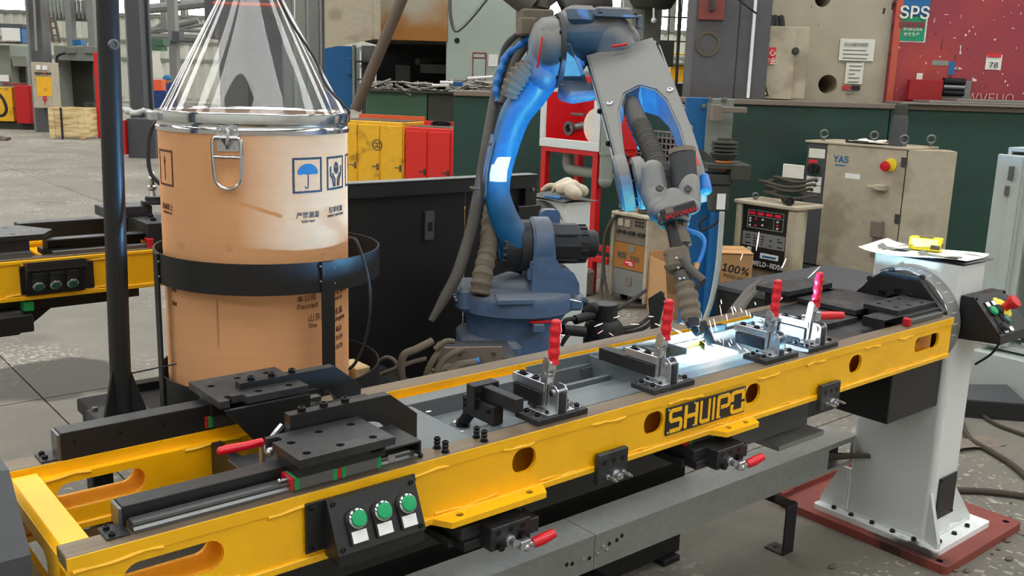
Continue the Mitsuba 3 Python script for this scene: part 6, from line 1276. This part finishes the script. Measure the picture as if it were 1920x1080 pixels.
DC, DR = np.array([1.166, 2.522, 0]), .253
def polar(th, z, r): th = math.radians(th); return np.array([DC[0] + r * math.cos(th), DC[1] + r * math.sin(th), z])
def onto(m, th, z, r=DR):        # bend a mesh of the xy plane onto the drum
    v = np.asarray(m.vertices); a = math.radians(th) + v[:, 0] / r; R_ = r + v[:, 2] + .0004
    return tm(np.c_[DC[0] + R_ * np.cos(a), DC[1] + R_ * np.sin(a), z + v[:, 1]], m.faces)
def fine(m, e=.008):
    v, f = trimesh.remesh.subdivide_to_size(m.vertices, m.faces, e, max_iter=12); return tm(v, f)
k = thing('wire_drum', 'large tan cardboard welding wire drum with a clear plastic cone and shipping marks', 'drum')
dz0, dz1 = .655, 1.40
add('body', lathe([(0, dz0), (DR, dz0), (DR, dz1), (DR - .004, dz1 + .02)], DC, n=96), 'cardboard', k)
add('rim_band', lathe([(DR, 1.392), (DR + .004, 1.394), (DR + .005, 1.404), (DR + .001, 1.408), (DR, 1.413), (DR + .002, 1.418), (DR + .007, 1.421), (DR + .008, 1.440), (DR + .006, 1.446), (DR - .004, 1.447), (DR - .008, 1.44)], DC, n=96), 'chrome', k, 'bright metal closing band')
add('band_latch', J(bx(-.03, .03, -.012, .012, 0, .02, .003)), 'zinc', k, M=fr(polar(172, 1.43, DR + .004), (-math.sin(3.0), math.cos(3.0), 0), (0, 0, 1), (math.cos(3.0), math.sin(3.0), 0)))
add('cone', lathe([(DR - .006, 1.444)] + [(DR - .008 - (DR - .020) * s, 1.446 + .424 * s) for s in np.linspace(0, 1, 12)], DC, n=128), 'plastic', k, 'clear plastic cone', smooth=60)
add('cone_overlap', lathe([(DR - .005 - (DR - .020) * s, 1.447 + .424 * s) for s in np.linspace(0, .93, 10)], DC, n=10, a0=math.radians(-140), a1=math.radians(-112)), 'plastic', k, smooth=60)
add('wire_spout', J(cyl((*DC[:2], 1.862), (*DC[:2], 1.92), .014), cyl((*DC[:2], 1.90), (*DC[:2], 1.92), .02)), 'machdark', k)
add('inner_lid', lathe([(0, 1.392), (.02, 1.392), (.03, 1.388), (.235, 1.388), (.24, 1.38)], DC, n=48), 'lid', k, 'dull inner lid under the cone')
TH = -129.7
HF = fr(polar(TH, 0, DR), (-math.sin(math.radians(TH)), math.cos(math.radians(TH)), 0), (0, 0, 1), (math.cos(math.radians(TH)), math.sin(math.radians(TH)), 0))
h = add('handle', J(ext(rrect(-.027, .027, 1.352, 1.414, .005), .003, fr((0, 0, .001), (1, 0, 0), (0, 1, 0), (0, 0, 1)))), 'zinc', k, 'zinc handle plate with a wire loop', M=HF)
add('loop', J(tube([(-.024, 1.386, .010), (-.034, 1.382, .011), (-.036, 1.37, .012), (-.035, 1.32, .012), (-.032, 1.285, .011), (-.022, 1.266, .010), (0, 1.258, .009), (.022, 1.266, .010), (.032, 1.285, .011), (.035, 1.32, .012), (.036, 1.37, .012), (.034, 1.382, .011), (.024, 1.386, .010)], .0045, 10), cyl((-.035, 1.338, .012), (.035, 1.338, .012), .0042), cyl((-.03, 1.386, .012), (.03, 1.386, .012), .0065)), 'chrome', h, 'bright wire loop', M=HF)
add('clasp', J(tube([(0, 1.40, .006), (.002, 1.408, .014), (.006, 1.40, .018), (.004, 1.38, .018), (0, 1.36, .008)], .005, 8), blob((-.012, 1.386, .014, .006), (.012, 1.386, .014, .006), (0, 1.365, .006, .005))), 'chrome', h, M=HF)
for x in (-.019, .019):
    for z in (1.362, 1.404): add('rivet', ball((x, z, .004), .004, 1), 'zinc', h, M=HF)
def frame_mark(w, hh, t=.0055): return sbox(-w / 2, -hh / 2, w / 2, hh / 2).difference(sbox(-w / 2 + t, -hh / 2 + t, w / 2 - t, hh / 2 - t))
um = sg.Polygon([(-.031, .004)] + [(.031 * math.cos(a), .006 + .024 * math.sin(a)) for a in np.linspace(math.pi, 0, 20)] + [(.031, .004)] + [(.031 - .062 * i / 24, .004 - .0022 * abs(math.sin(i * math.pi / 6))) for i in range(25)])
hook = sg.LineString([(0, .006), (0, -.026), (-.001, -.031), (-.004, -.034), (-.008, -.033), (-.010, -.029)]).buffer(.0012)
hand = [sg.LineString(p).buffer(w, cap_style='flat') for p, w in (([(-.027, .018), (-.027, -.004), (-.018, -.016), (-.013, -.036)], .0028), ([(-.018, .0), (-.013, -.010), (-.007, -.018), (-.007, -.036)], .0026))]
hands = union_all(hand + [affinity.scale(g, -1, 1, origin=(0, 0)) for g in hand])
boxm = union_all([sg.Polygon([(0, .030), (.010, .023), (0, .016), (-.010, .023)]), sg.Polygon([(-.0115, .021), (-.0012, .013), (-.0012, -.004), (-.0115, .005)]), sg.Polygon([(.0115, .021), (.0012, .013), (.0012, -.004), (.0115, .005)])])
arw = union_all([sg.LineString([(0, -.032), (0, .018)]).buffer(.0018, cap_style='flat'), sg.Polygon([(-.006, .012), (.006, .012), (0, .034)])])
for th, parts in ((-83.3, ((frame_mark(.091, .092), 'inkblack'), (um, 'inkblue'), (hook, 'inkblack'))), (-58.7, ((frame_mark(.086, .089), 'inkblack'), (union_all([hands, boxm]), 'inkblack'))), (-34, ((frame_mark(.086, .089), 'inkblack'), (arw, 'inkblack'))), (180.6, ((frame_mark(.088, .094), 'inkbrown'), (arw, 'inkbrown')))):
    for g, c in parts: add('shipping_mark', onto(fine(ext(g, .0006)), th, 1.290 if th < 100 else 1.298), c, k, {'inkblue': 'blue umbrella mark'}.get(c))
def line(s, h_, th, z, c='inkblack', cjk=True, mid=False):
    m = txt(s, h_, .0006, cjk)
    add('lettering', onto(fine(center(m) if mid else m, .012), th, z), c, k)
line('严禁潮湿', .0145, -83.6, 1.186, mid=True); line('KEEP DRY', .0065, -83.4, 1.169, cjk=False, mid=True)
line('轻拿轻放', .0145, -58.8, 1.192, mid=True); line('HANDLE WITH CARE', .0062, -58.8, 1.176, cjk=False, mid=True)
line('此面朝上', .0145, 181, 1.196, 'inkbrown', mid=True); line('THIS SIDE UP', .0062, 181, 1.18, 'inkbrown', False, True)
line('本公司', .016, -92.2, .956, 'inkbrown'); line('质量管理体系认证', .016, -73.5, .956, 'inkbrown'); line('Passed', .014, -92.4, .934, 'inkbrown', False); line('approval of', .012, -72.5, .938, 'inkbrown', False)
line('山东', .018, -85.2, .898, 'inkbrown'); line('清华金属', .018, -72, .898, 'inkbrown'); line('Sha', .012, -85, .879, 'inkbrown', False); line('dong Qinghua', .012, -73, .878, 'inkbrown', False)
for i, s in enumerate(('地址：临沂', '电话：0539-', '传真：0539-')): line(s, .014, -72.5, .848 - .026 * i, 'inkbrown')
line('净重', .012, 182, .97, 'inkbrown'); line('NW', .012, 182, .93, 'inkbrown', False)
SC, SR = np.array([1.197, 2.513, 0]), .307
k = thing('drum_stand', 'black ring basket of flat bars standing round the wire drum', 'stand')
def hoop(z0, z1): return lathe([(SR, z0), (SR + .004, z0), (SR + .004, z1), (SR, z1), (SR, z0)], SC, n=72)
add('hoop', hoop(.990, 1.072), 'shield', k); add('hoop', hoop(.605, .728), 'shield', k)
for th in (-87.5, 175.5, 42):
    a = math.radians(th); P = fr(SC + (SR + .002) * np.array([math.cos(a), math.sin(a), 0]), (-math.sin(a), math.cos(a), 0), (0, 0, 1), (math.cos(a), math.sin(a), 0))
    add('post', bx(-.019, .019, .602, 1.071, .002, .008, .001), 'shield', k, M=P)
    for z in (1.05, 1.01): add('weld_bead', ball((.021, z, .004), .004, 1), 'steel', k, M=P); add('weld_bead', ball((-.021, z + .01, .004), .004, 1), 'steel', k, M=P)
add('floor_disc', lathe([(0, .655), (.305, .655), (.305, .64), (0, .64)], SC, n=48), 'shield', k)
add('wood_wedge', bx(1.40, 1.45, 2.38, 2.48, .655, .70, .003), 'wood', label='small wooden wedge beside the drum in its ring basket', cat='wedge')
add('drum_cable', tube([(1.257,2.167,1.136), (1.246,2.108,1.132), (1.257,2.075,1.046), (1.252,2.056,0.967), (1.248,2.074,0.879), (1.234,2.097,0.821), (1.228,2.121,0.795)], .004, 8), 'rubber', label='thin black cable looping beside the drum on the right', cat='cable')
add('cone_cord', tube([(1.180,2.408,1.761), (1.202,2.366,1.680), (1.240,2.309,1.587), (1.245,2.259,1.521), (1.265,2.186,1.463), (1.265,2.183,1.451)], .0035, 6), 'rubber', label='thin black cord running down beside the clear cone', cat='cord')
add('drum_hose', tube([(1.055,2.944,1.399), (1.032,2.954,1.366), (1.018,2.945,1.295), (1.018,2.930,1.241), (1.036,2.907,1.210)], .006, 8), 'rubber', label='dark hose loop at the left of the drum below the metal band', cat='hose')

# ---------------------------------------------------------------- arc shield behind the robot
k = thing('arc_shield', 'wide black arc shield panel between the drum and the robot', 'shield')
YS = 2.95
add('panel', bx(1.40, 2.22, YS, YS + .006, .02, 1.13, .001), 'shield', k); add('panel', bx(2.225, 2.545, YS, YS + .006, .02, 1.13, .001), 'shield', k)
add('top_rail', J(bx(1.40, 2.56, YS - .03, YS + .01, 1.125, 1.172, .002), bx(1.40, 2.56, YS - .03, YS + .03, 1.172, 1.178, .001)), 'black', k)
add('top_edge', bx(1.40, 2.56, YS - .032, YS + .03, 1.178, 1.181, .001), 'greymid', k)
add('bracket', J(bx(2.03, 2.07, YS - .012, YS, .95, 1.06, .002)), 'greydark', k); add('bracket', bx(2.04, 2.06, YS - .014, YS - .0, .985, 1.02, .001), 'shield', k)
add('post', J(bx(2.50, 2.56, YS - .03, YS + .03, 0, 1.13, .002), bx(2.44, 2.56, YS - .06, YS - .03, 1.0, 1.06, .003)), 'black', k)
for x in (2.535,): stud(k, (x, YS - .031, 1.12), (0, -1, 0), .008, HEX['steel'])
for x in (1.45, 2.5): add('foot', bx(x - .04, x + .04, YS - .1, YS + .1, 0, .02, .002), 'shield', k)

# ---------------------------------------------------------------- the second fixture behind
k = thing('fixture_frame', 'second yellow box frame behind the black pole, the far fixture', 'fixture frame')
BY0, BY1, BZB, BZT = 3.20, 3.62, .832, .958
for y0, y1 in ((BY0, BY0 + .07), (BY1 - .07, BY1)):
    add('rail', J(bx(.323, 2.95, y0 + .004, y1, BZB + .008, BZT, .003), bx(.323, 2.95, y0 - .002, y1, BZT - .012, BZT, .002), bx(.323, 2.95, y0 - .004, y1, BZB, BZB + .014, .002)), 'yellow', k)
add('top_bar', bx(.40, 2.95, BY0 + .006, BY0 + .055, BZT, BZT + .004, .001), 'bar', k, 'bare steel bar')
for x0, x1 in ((.55, .62), (.70, .78), (.90, 1.0)): add('weld_bead', bead(x0, x1, BY0 + .001, BZT - .016), 'yellow', k); add('weld_bead', bead(x0 - .05, x1 - .02, BY0 + .002, BZB + .018), 'yellow', k)
add('end_member', bx(.323, .38, BY0 + .07, BY1 - .07, BZB, BZT - .01, .004), 'yellow', k)
add('cross_plate', bx(.80, .86, BY0 + .07, BY1 - .07, BZT - .03, BZT - .02, .002), 'yellow', k)
k = thing('push_button_box', 'black button box turned upside down on the second yellow frame behind the pole', 'button box', 'slanted button boxes')
button_box(k, fr((0, BY0 - Y0 + .002, 2 * .808 + (.895 - .808)), (-1, 0, 0), (0, 1, 0), (0, 0, -1)) @ fr((-.803 * 2, 0, 0), (1, 0, 0), (0, 1, 0), (0, 0, 1)), 'darkgreenlens', 'rubber')
k = thing('rail_cover', 'black U-shaped guide cover on the second frame behind the pole', 'cover')
a, b_ = (0.831,3.270,0.994), (0.991,3.270,0.995)
add('cover', J(bx(.79, 1.10, 3.25, 3.30, BZT + .045, BZT + .05, .001), bx(.79, 1.10, 3.296, 3.30, BZT, BZT + .05), bx(.79, .795, 3.25, 3.30, BZT, BZT + .05, .001)), 'black', k)
add('guide', bx(.80, 1.1, 3.222, 3.245, BZT, BZT + .018, .002), 'steel', k)
k = thing('guard_block', 'long black block at the back of the second frame', 'block')
add('block', bx(.78, 1.35, 3.56, 3.62, BZT, BZT + .062, .002), 'black', k)
k = thing('clamp_slide', 'black drilled plate at the left end of the second frame', 'slide')
g = sg.Polygon([(.45, 3.24), (.78, 3.24), (.83, 3.33), (.76, 3.46), (.45, 3.46)])
add('top_plate', ext(g, .014, fr((0, 0, BZT + .058), (1, 0, 0), (0, 1, 0), (0, 0, 1))), 'oxide', k, smooth=False)
for x, y in ((.70, 3.28), (.71, 3.42)): add('sunk_bolt', cyl((x, y, BZT + .071), (x, y, BZT + .0725), .008), 'recess', k)
add('riser', bx(.45, .74, 3.25, 3.42, BZT + .02, BZT + .058, .001), 'black', k)
add('carriage', bx(.45, .74, 3.23, 3.275, BZT + .004, BZT + .022, .001), 'steel', k)
add('side_block', J(bx(.78, .87, 3.27, 3.33, BZT + .0, BZT + .018, .002)), 'oxide', k)
k = thing('clamp_slide', 'black studded clamp block with a red handle left of the drum on the second frame', 'slide')
add('block', J(bx(1.10, 1.32, 3.22, 3.42, BZT + .02, BZT + .085, .002), bx(1.02, 1.18, 3.40, 3.52, BZT + .085, BZT + .12, .002)), 'oxide', k)
add('carriage', bx(1.12, 1.32, 3.215, 3.26, BZT, BZT + .02, .001), 'railgreen', k)
add('wiper', bx(1.095, 1.115, 3.212, 3.25, BZT, BZT + .035, .002), 'railred', k, 'red wiper')
for x in (1.15, 1.195, 1.24): stud(k, (x, 3.22, BZT + .06), (-.2, -1, .3), .008); stud(k, (x, 3.22, BZT + .035), (-.2, -1, .3), .006)
for x, y in ((1.14, 3.28), (1.19, 3.30), (1.25, 3.29), (1.16, 3.36), (1.22, 3.37)): stud(k, (x, y, BZT + .085), (0, 0, 1), .009)
add('turn_plate', J(lathe([(0, .125), (.05, .125), (.05, .135), (.035, .137), (.035, .15), (0, .15)], (1.20, 3.42, BZT)), bx(1.2, 1.26, 3.40, 3.44, BZT + .13, BZT + .145, .003)), 'oxide', k)
add('spindle', lathe([(0, .24), (.008, .238), (.012, .228), (.007, .222), (.012, .215), (.011, .19), (.016, .185), (.016, .175), (.01, .17), (.012, .15), (0, .15)], (1.19, 3.42, BZT)), 'chrome', k, 'bright spindle')
add('spindle', lathe([(0, .18), (.010, .178), (.012, .165), (.007, .16), (.011, .15), (.010, .12), (.016, .1), (.01, .085)], (1.315, 3.36, BZT)), 'chrome', k)
add('handle', tube([(1.255, 3.40, BZT + .138), (1.28, 3.395, BZT + .139), (1.325, 3.385, BZT + .14)], [.009, .012, .009], 12, rad=lambda s: 1 + .06 * np.sin(s * 350)), 'redgrip', k, 'red handle')
k = thing('lower_fixture', 'black fixture hanging under the second yellow frame at the left', 'fixture')
add('girder', J(bx(.35, 1.0, 3.30, 3.50, .775, .832, .002), hull([(.35, 3.3, .70), (.70, 3.3, .70), (.80, 3.3, .775), (.35, 3.3, .775), (.35, 3.46, .70), (.70, 3.46, .70), (.80, 3.46, .775), (.35, 3.46, .775)])), 'black', k, smooth=False)
add('block', bx(.42, .72, 3.18, 3.28, .735, .79, .003), 'black', k)
add('end_cap', bx(.70, .73, 3.205, 3.25, .795, .825, .002), 'railgreen', k, 'green end cap')
for x in (1.0, 1.35): add('stop', J(bx(x, x + .06, 3.22, 3.24, .80, .832), cyl((x + .02, 3.21, .815), (x + .02, 3.25, .815), .01)), 'black', k)
k = thing('positioner_column', 'white box column of the second fixture behind the robot, with gloves on top', 'column')
add('shaft', ext(rrect(3.15, 3.334, 3.385, 3.695, .02, 5), .975, fr((0, 0, 0), (1, 0, 0), (0, 1, 0), (0, 0, 1))), 'white', k)
add('ring', lathe([(.11, 0), (.17, 0), (.17, .05), (.11, .05), (.11, 0)], (3.15, 3.54, .80), (-1, 0, 0), 40), 'steel', k)
add('sheet', sheet(8, 8, lambda u, v: np.stack([3.12 + .24 * u, 3.37 + .35 * v, .983 + .006 * np.sin(5 * u + 3 * v)], -1), .002), 'greydark', label='dark sheet on top of the white column behind the robot', cat='sheet')
for gi, (ox, oy, rz, lab) in enumerate(((3.23, 3.47, .4, 'dirty white work glove lying palm down on the far white column'), (3.27, 3.55, -.3, 'crumpled dirty white work glove, the left one on the far white column'))):
    kk = thing('work_glove', lab, 'glove')
    M = fr((ox, oy, .99), (math.cos(rz), -math.sin(rz), 0), (math.sin(rz), math.cos(rz), 0), (0, 0, 1))
    add('palm', J(blob((0, -.06, .05, .03), (.03, -.02, .055, .035), (-.02, .0, .04, .03)), [tube([(-.02 + .015 * i, .0, .045), (-.03 + .02 * i, .05, .045 - .006 * i), (-.035 + .022 * i, .09, .018)], [.014, .013, .010], 8) for i in range(4)], tube([(.03, -.04, .05), (.06, .0, .035), (.07, .03, .015)], [.015, .014, .011], 8)), 'glove', kk, M=M)
    add('cuff', blob((.01, -.12, .03, .03), (.0, -.08, .04, .034)), 'glove', kk, M=M)
add('blue_tool', blob((3.15, 3.43, .993, .012), (3.14, 3.51, .993, .01)), 'signblue', label='small blue tool under the gloves on the far white column', cat='tool')
# squat black pump motor with cables beside the robot base
k = thing('pump_motor', 'squat black round motor with cables right of the robot base', 'motor')
c = np.array((2.612,2.556,0.624)); c[2] = 0
z1 = (2.618,2.575,0.709)[2]
add('body', lathe([(0, z1), (.05, z1), (.052, z1 - .06), (.06, z1 - .065), (.075, z1 - .085), (.078, z1 - .12), (.074, z1 - .125), (.078, z1 - .13), (.078, z1 - .19), (.07, z1 - .2), (.07, .02), (.1, .02), (.1, 0)], c, n=32), 'rubber', k)
add('cap', cyl((c[0], c[1], z1), (c[0], c[1], z1 + .003), .048, n=28), 'greydark', k)
q = c + (0, 0, z1 - .05)
add('plug', J(blob((*(2.532,2.573,0.684), .02), (*(2.553,2.560,0.699), .025)), cyl((2.387,2.549,0.640), (2.482,2.531,0.622), .02), cyl((2.460,2.561,0.665), (2.550,2.556,0.675), .018)), 'rubber', k)
for pts in ([(2.565,2.549,0.695), (2.542,2.570,0.705), (2.547,2.597,0.720), (2.524,2.576,0.674)], [(2.379,2.555,0.640), (2.415,2.561,0.671), (2.464,2.559,0.669)], [(2.375,2.542,0.582), (2.391,2.536,0.608), (2.432,2.538,0.643)], [(2.629,2.553,0.665), (3.013,2.816,0.607), (3.523,3.171,0.540)], [(2.622,2.541,0.600), (2.793,2.587,0.564), (3.074,2.740,0.518), (3.422,2.979,0.509), (3.589,3.113,0.529)], [(2.623,2.542,0.608), (2.821,2.571,0.591), (3.246,2.866,0.530), (3.502,3.054,0.537)]):
    add('cable', tube(pts, .009, 8), 'rubber', k)
add('base_box', bx(c[0] - .12, c[0] + .1, c[1] - .1, c[1] + .1, 0, .42, .004), 'rubber', k)
k = thing('black_cabinet_base', 'low black table frame under the cartons and the power source', 'table')
add('top', bx(4.55, 5.75, 2.75, 3.55, .36, .39, .004), 'greydark', k)
for x in (4.6, 5.7):
    for y in (2.8, 3.5): add('leg', bx(x - .025, x + .025, y - .025, y + .025, 0, .36, .003), 'rubber', k)
add('skirt', bx(4.56, 5.74, 2.76, 2.78, .1, .36, .003), 'shield', k); add('skirt', bx(4.56, 4.58, 2.76, 3.54, .05, .36, .003), 'shield', k)
for i, pts in enumerate(([(4.630,3.284,0.443), (4.086,2.959,0.514), (3.390,2.504,0.621), (3.042,2.276,0.672)], [(4.645,3.267,0.428), (4.095,2.947,0.501), (3.402,2.493,0.617), (3.054,2.264,0.664)])):
    add('power_cable', tube(pts, .02, 8), 'hose', label=('left', 'right')[i] + ' one of two thick grey cables running down from the power source', cat='cable')
add('black_screen', hull([(3.014,2.695,0.654), (3.006,2.652,0.477), (3.072,2.647,0.656), (3.016,2.643,0.477), (3.061,2.665,0.689), (3.036,2.715,0.647), (3.028,2.671,0.469), (3.094,2.667,0.650), (3.038,2.662,0.469), (3.084,2.685,0.683)]), 'shield', label='narrow black flap left of the torch sleeve', cat='flap', smooth=False)

# ================================================================ the welding arc and its sparks
ARC = np.array([2.038, 1.572, .848])
add('welding_arc', ball(ARC, .007, 2), 'label', label='dazzling blue-white welding arc under the torch nozzle', cat='welding arc')
scene['welding_arc']['emitter'] = {'type': 'area', 'radiance': {'type': 'rgb', 'value': [float(x) for x in ARC_L]}, 'sampling_weight': 3.0}
SPARKS = [((1.789,1.887,0.960),(1.826,1.878,0.950),3), ((1.925,1.664,0.982),(1.931,1.635,0.960),4), ((1.715,1.746,0.862),(1.727,1.729,0.868),4), ((1.679,1.802,0.894),(1.671,1.774,0.901),2), ((1.678,1.674,0.945),(1.715,1.683,0.946),3), ((1.807,1.789,0.881),(1.807,1.771,0.894),2), ((1.785,1.726,0.901),(1.813,1.736,0.886),2), ((1.945,1.765,0.859),(1.981,1.760,0.849),3), ((1.789,1.717,0.943),(1.802,1.707,0.948),2), ((1.883,1.742,0.907),(1.882,1.710,0.914),3), ((1.897,1.691,0.938),(1.897,1.673,0.941),3), ((1.980,1.739,0.896),(1.971,1.712,0.897),3), ((1.968,1.671,0.903),(2.023,1.642,0.861),2), ((1.876,1.574,0.930),(1.906,1.577,0.915),3), ((2.032,1.694,0.901),(2.018,1.668,0.904),3), ((2.011,1.641,0.885),(1.998,1.612,0.883),3), ((1.949,1.562,0.905),(1.962,1.540,0.882),2), ((1.939,1.520,0.959),(1.935,1.500,0.924),4), ((2.090,1.624,0.919),(2.085,1.606,0.890),4), ((1.952,1.500,1.001),(1.962,1.499,0.971),3), ((2.027,1.555,0.995),(2.041,1.563,0.980),4), ((1.983,1.501,0.974),(1.974,1.489,0.958),3), ((2.131,1.597,0.954),(2.133,1.590,0.932),4), ((1.887,1.408,1.024),(1.877,1.392,1.015),5), ((1.959,1.441,1.004),(1.983,1.451,0.987),4), ((1.986,1.444,0.994),(2.005,1.450,0.976),4), ((2.002,1.523,0.923),(2.020,1.529,0.870),1), ((2.015,1.505,0.899),(2.038,1.516,0.882),3), ((2.076,1.537,0.922),(2.068,1.518,0.905),4), ((2.132,1.561,0.911),(2.145,1.560,0.895),4), ((2.010,1.507,0.891),(2.011,1.500,0.881),4), ((1.989,1.528,0.904),(2.002,1.525,0.888),4), ((2.026,1.493,0.888),(2.043,1.489,0.871),4), ((2.040,1.479,0.878),(2.042,1.464,0.870),3), ((2.157,1.560,0.902),(2.154,1.536,0.893),3), ((2.023,1.474,0.812),(2.043,1.484,0.821),4), ((1.945,1.398,1.159),(1.966,1.409,1.202),5), ((1.912,1.418,1.135),(1.940,1.433,1.147),2), ((1.988,1.350,1.119),(2.010,1.355,1.140),5), ((2.034,1.305,1.097),(2.042,1.280,1.129),4), ((2.206,1.504,0.971),(2.238,1.509,0.984),3), ((2.083,1.474,0.942),(2.093,1.467,0.931),3), ((1.976,1.534,0.886),(2.004,1.543,0.872),4), ((2.049,1.478,0.974),(2.046,1.469,0.962),3), ((1.985,1.418,1.021),(1.982,1.412,1.015),3)]
rs = np.random.default_rng(3)
LAB = ('small glowing welding spark flying to the left of the torch nozzle', 'glowing welding spark streak flying high above the toggle clamps', 'small glowing welding spark close over the workpiece right of the torch', 'sparks left of the torch', 'sparks high above the clamps', 'sparks over the workpiece')
for i, (a, b, w) in enumerate(SPARKS):
    a, b = np.array(a), np.array(b); m = (a + b) / 2; r = .0009 * w ** .5
    n = add('spark', tube([a, m, b], [r * .5, r, r * .6], 6, 3), 'label', label=LAB[0 if m[0] - .6 * (m[1] - 1.57) < 1.98 else 1 if m[2] > .985 else 2], cat='spark', group=LAB[3 + (0 if m[0] - .6 * (m[1] - 1.57) < 1.98 else 1 if m[2] > .985 else 2)])
    hot = (3.4, 1.75, 1.5) if rs.random() < .5 else (3.0, 1.2, 1.05)
    scene[n]['emitter'] = {'type': 'area', 'radiance': {'type': 'rgb', 'value': [h * (.4 + .6 * rs.random()) for h in hot]}, 'sampling_weight': 1e-4}
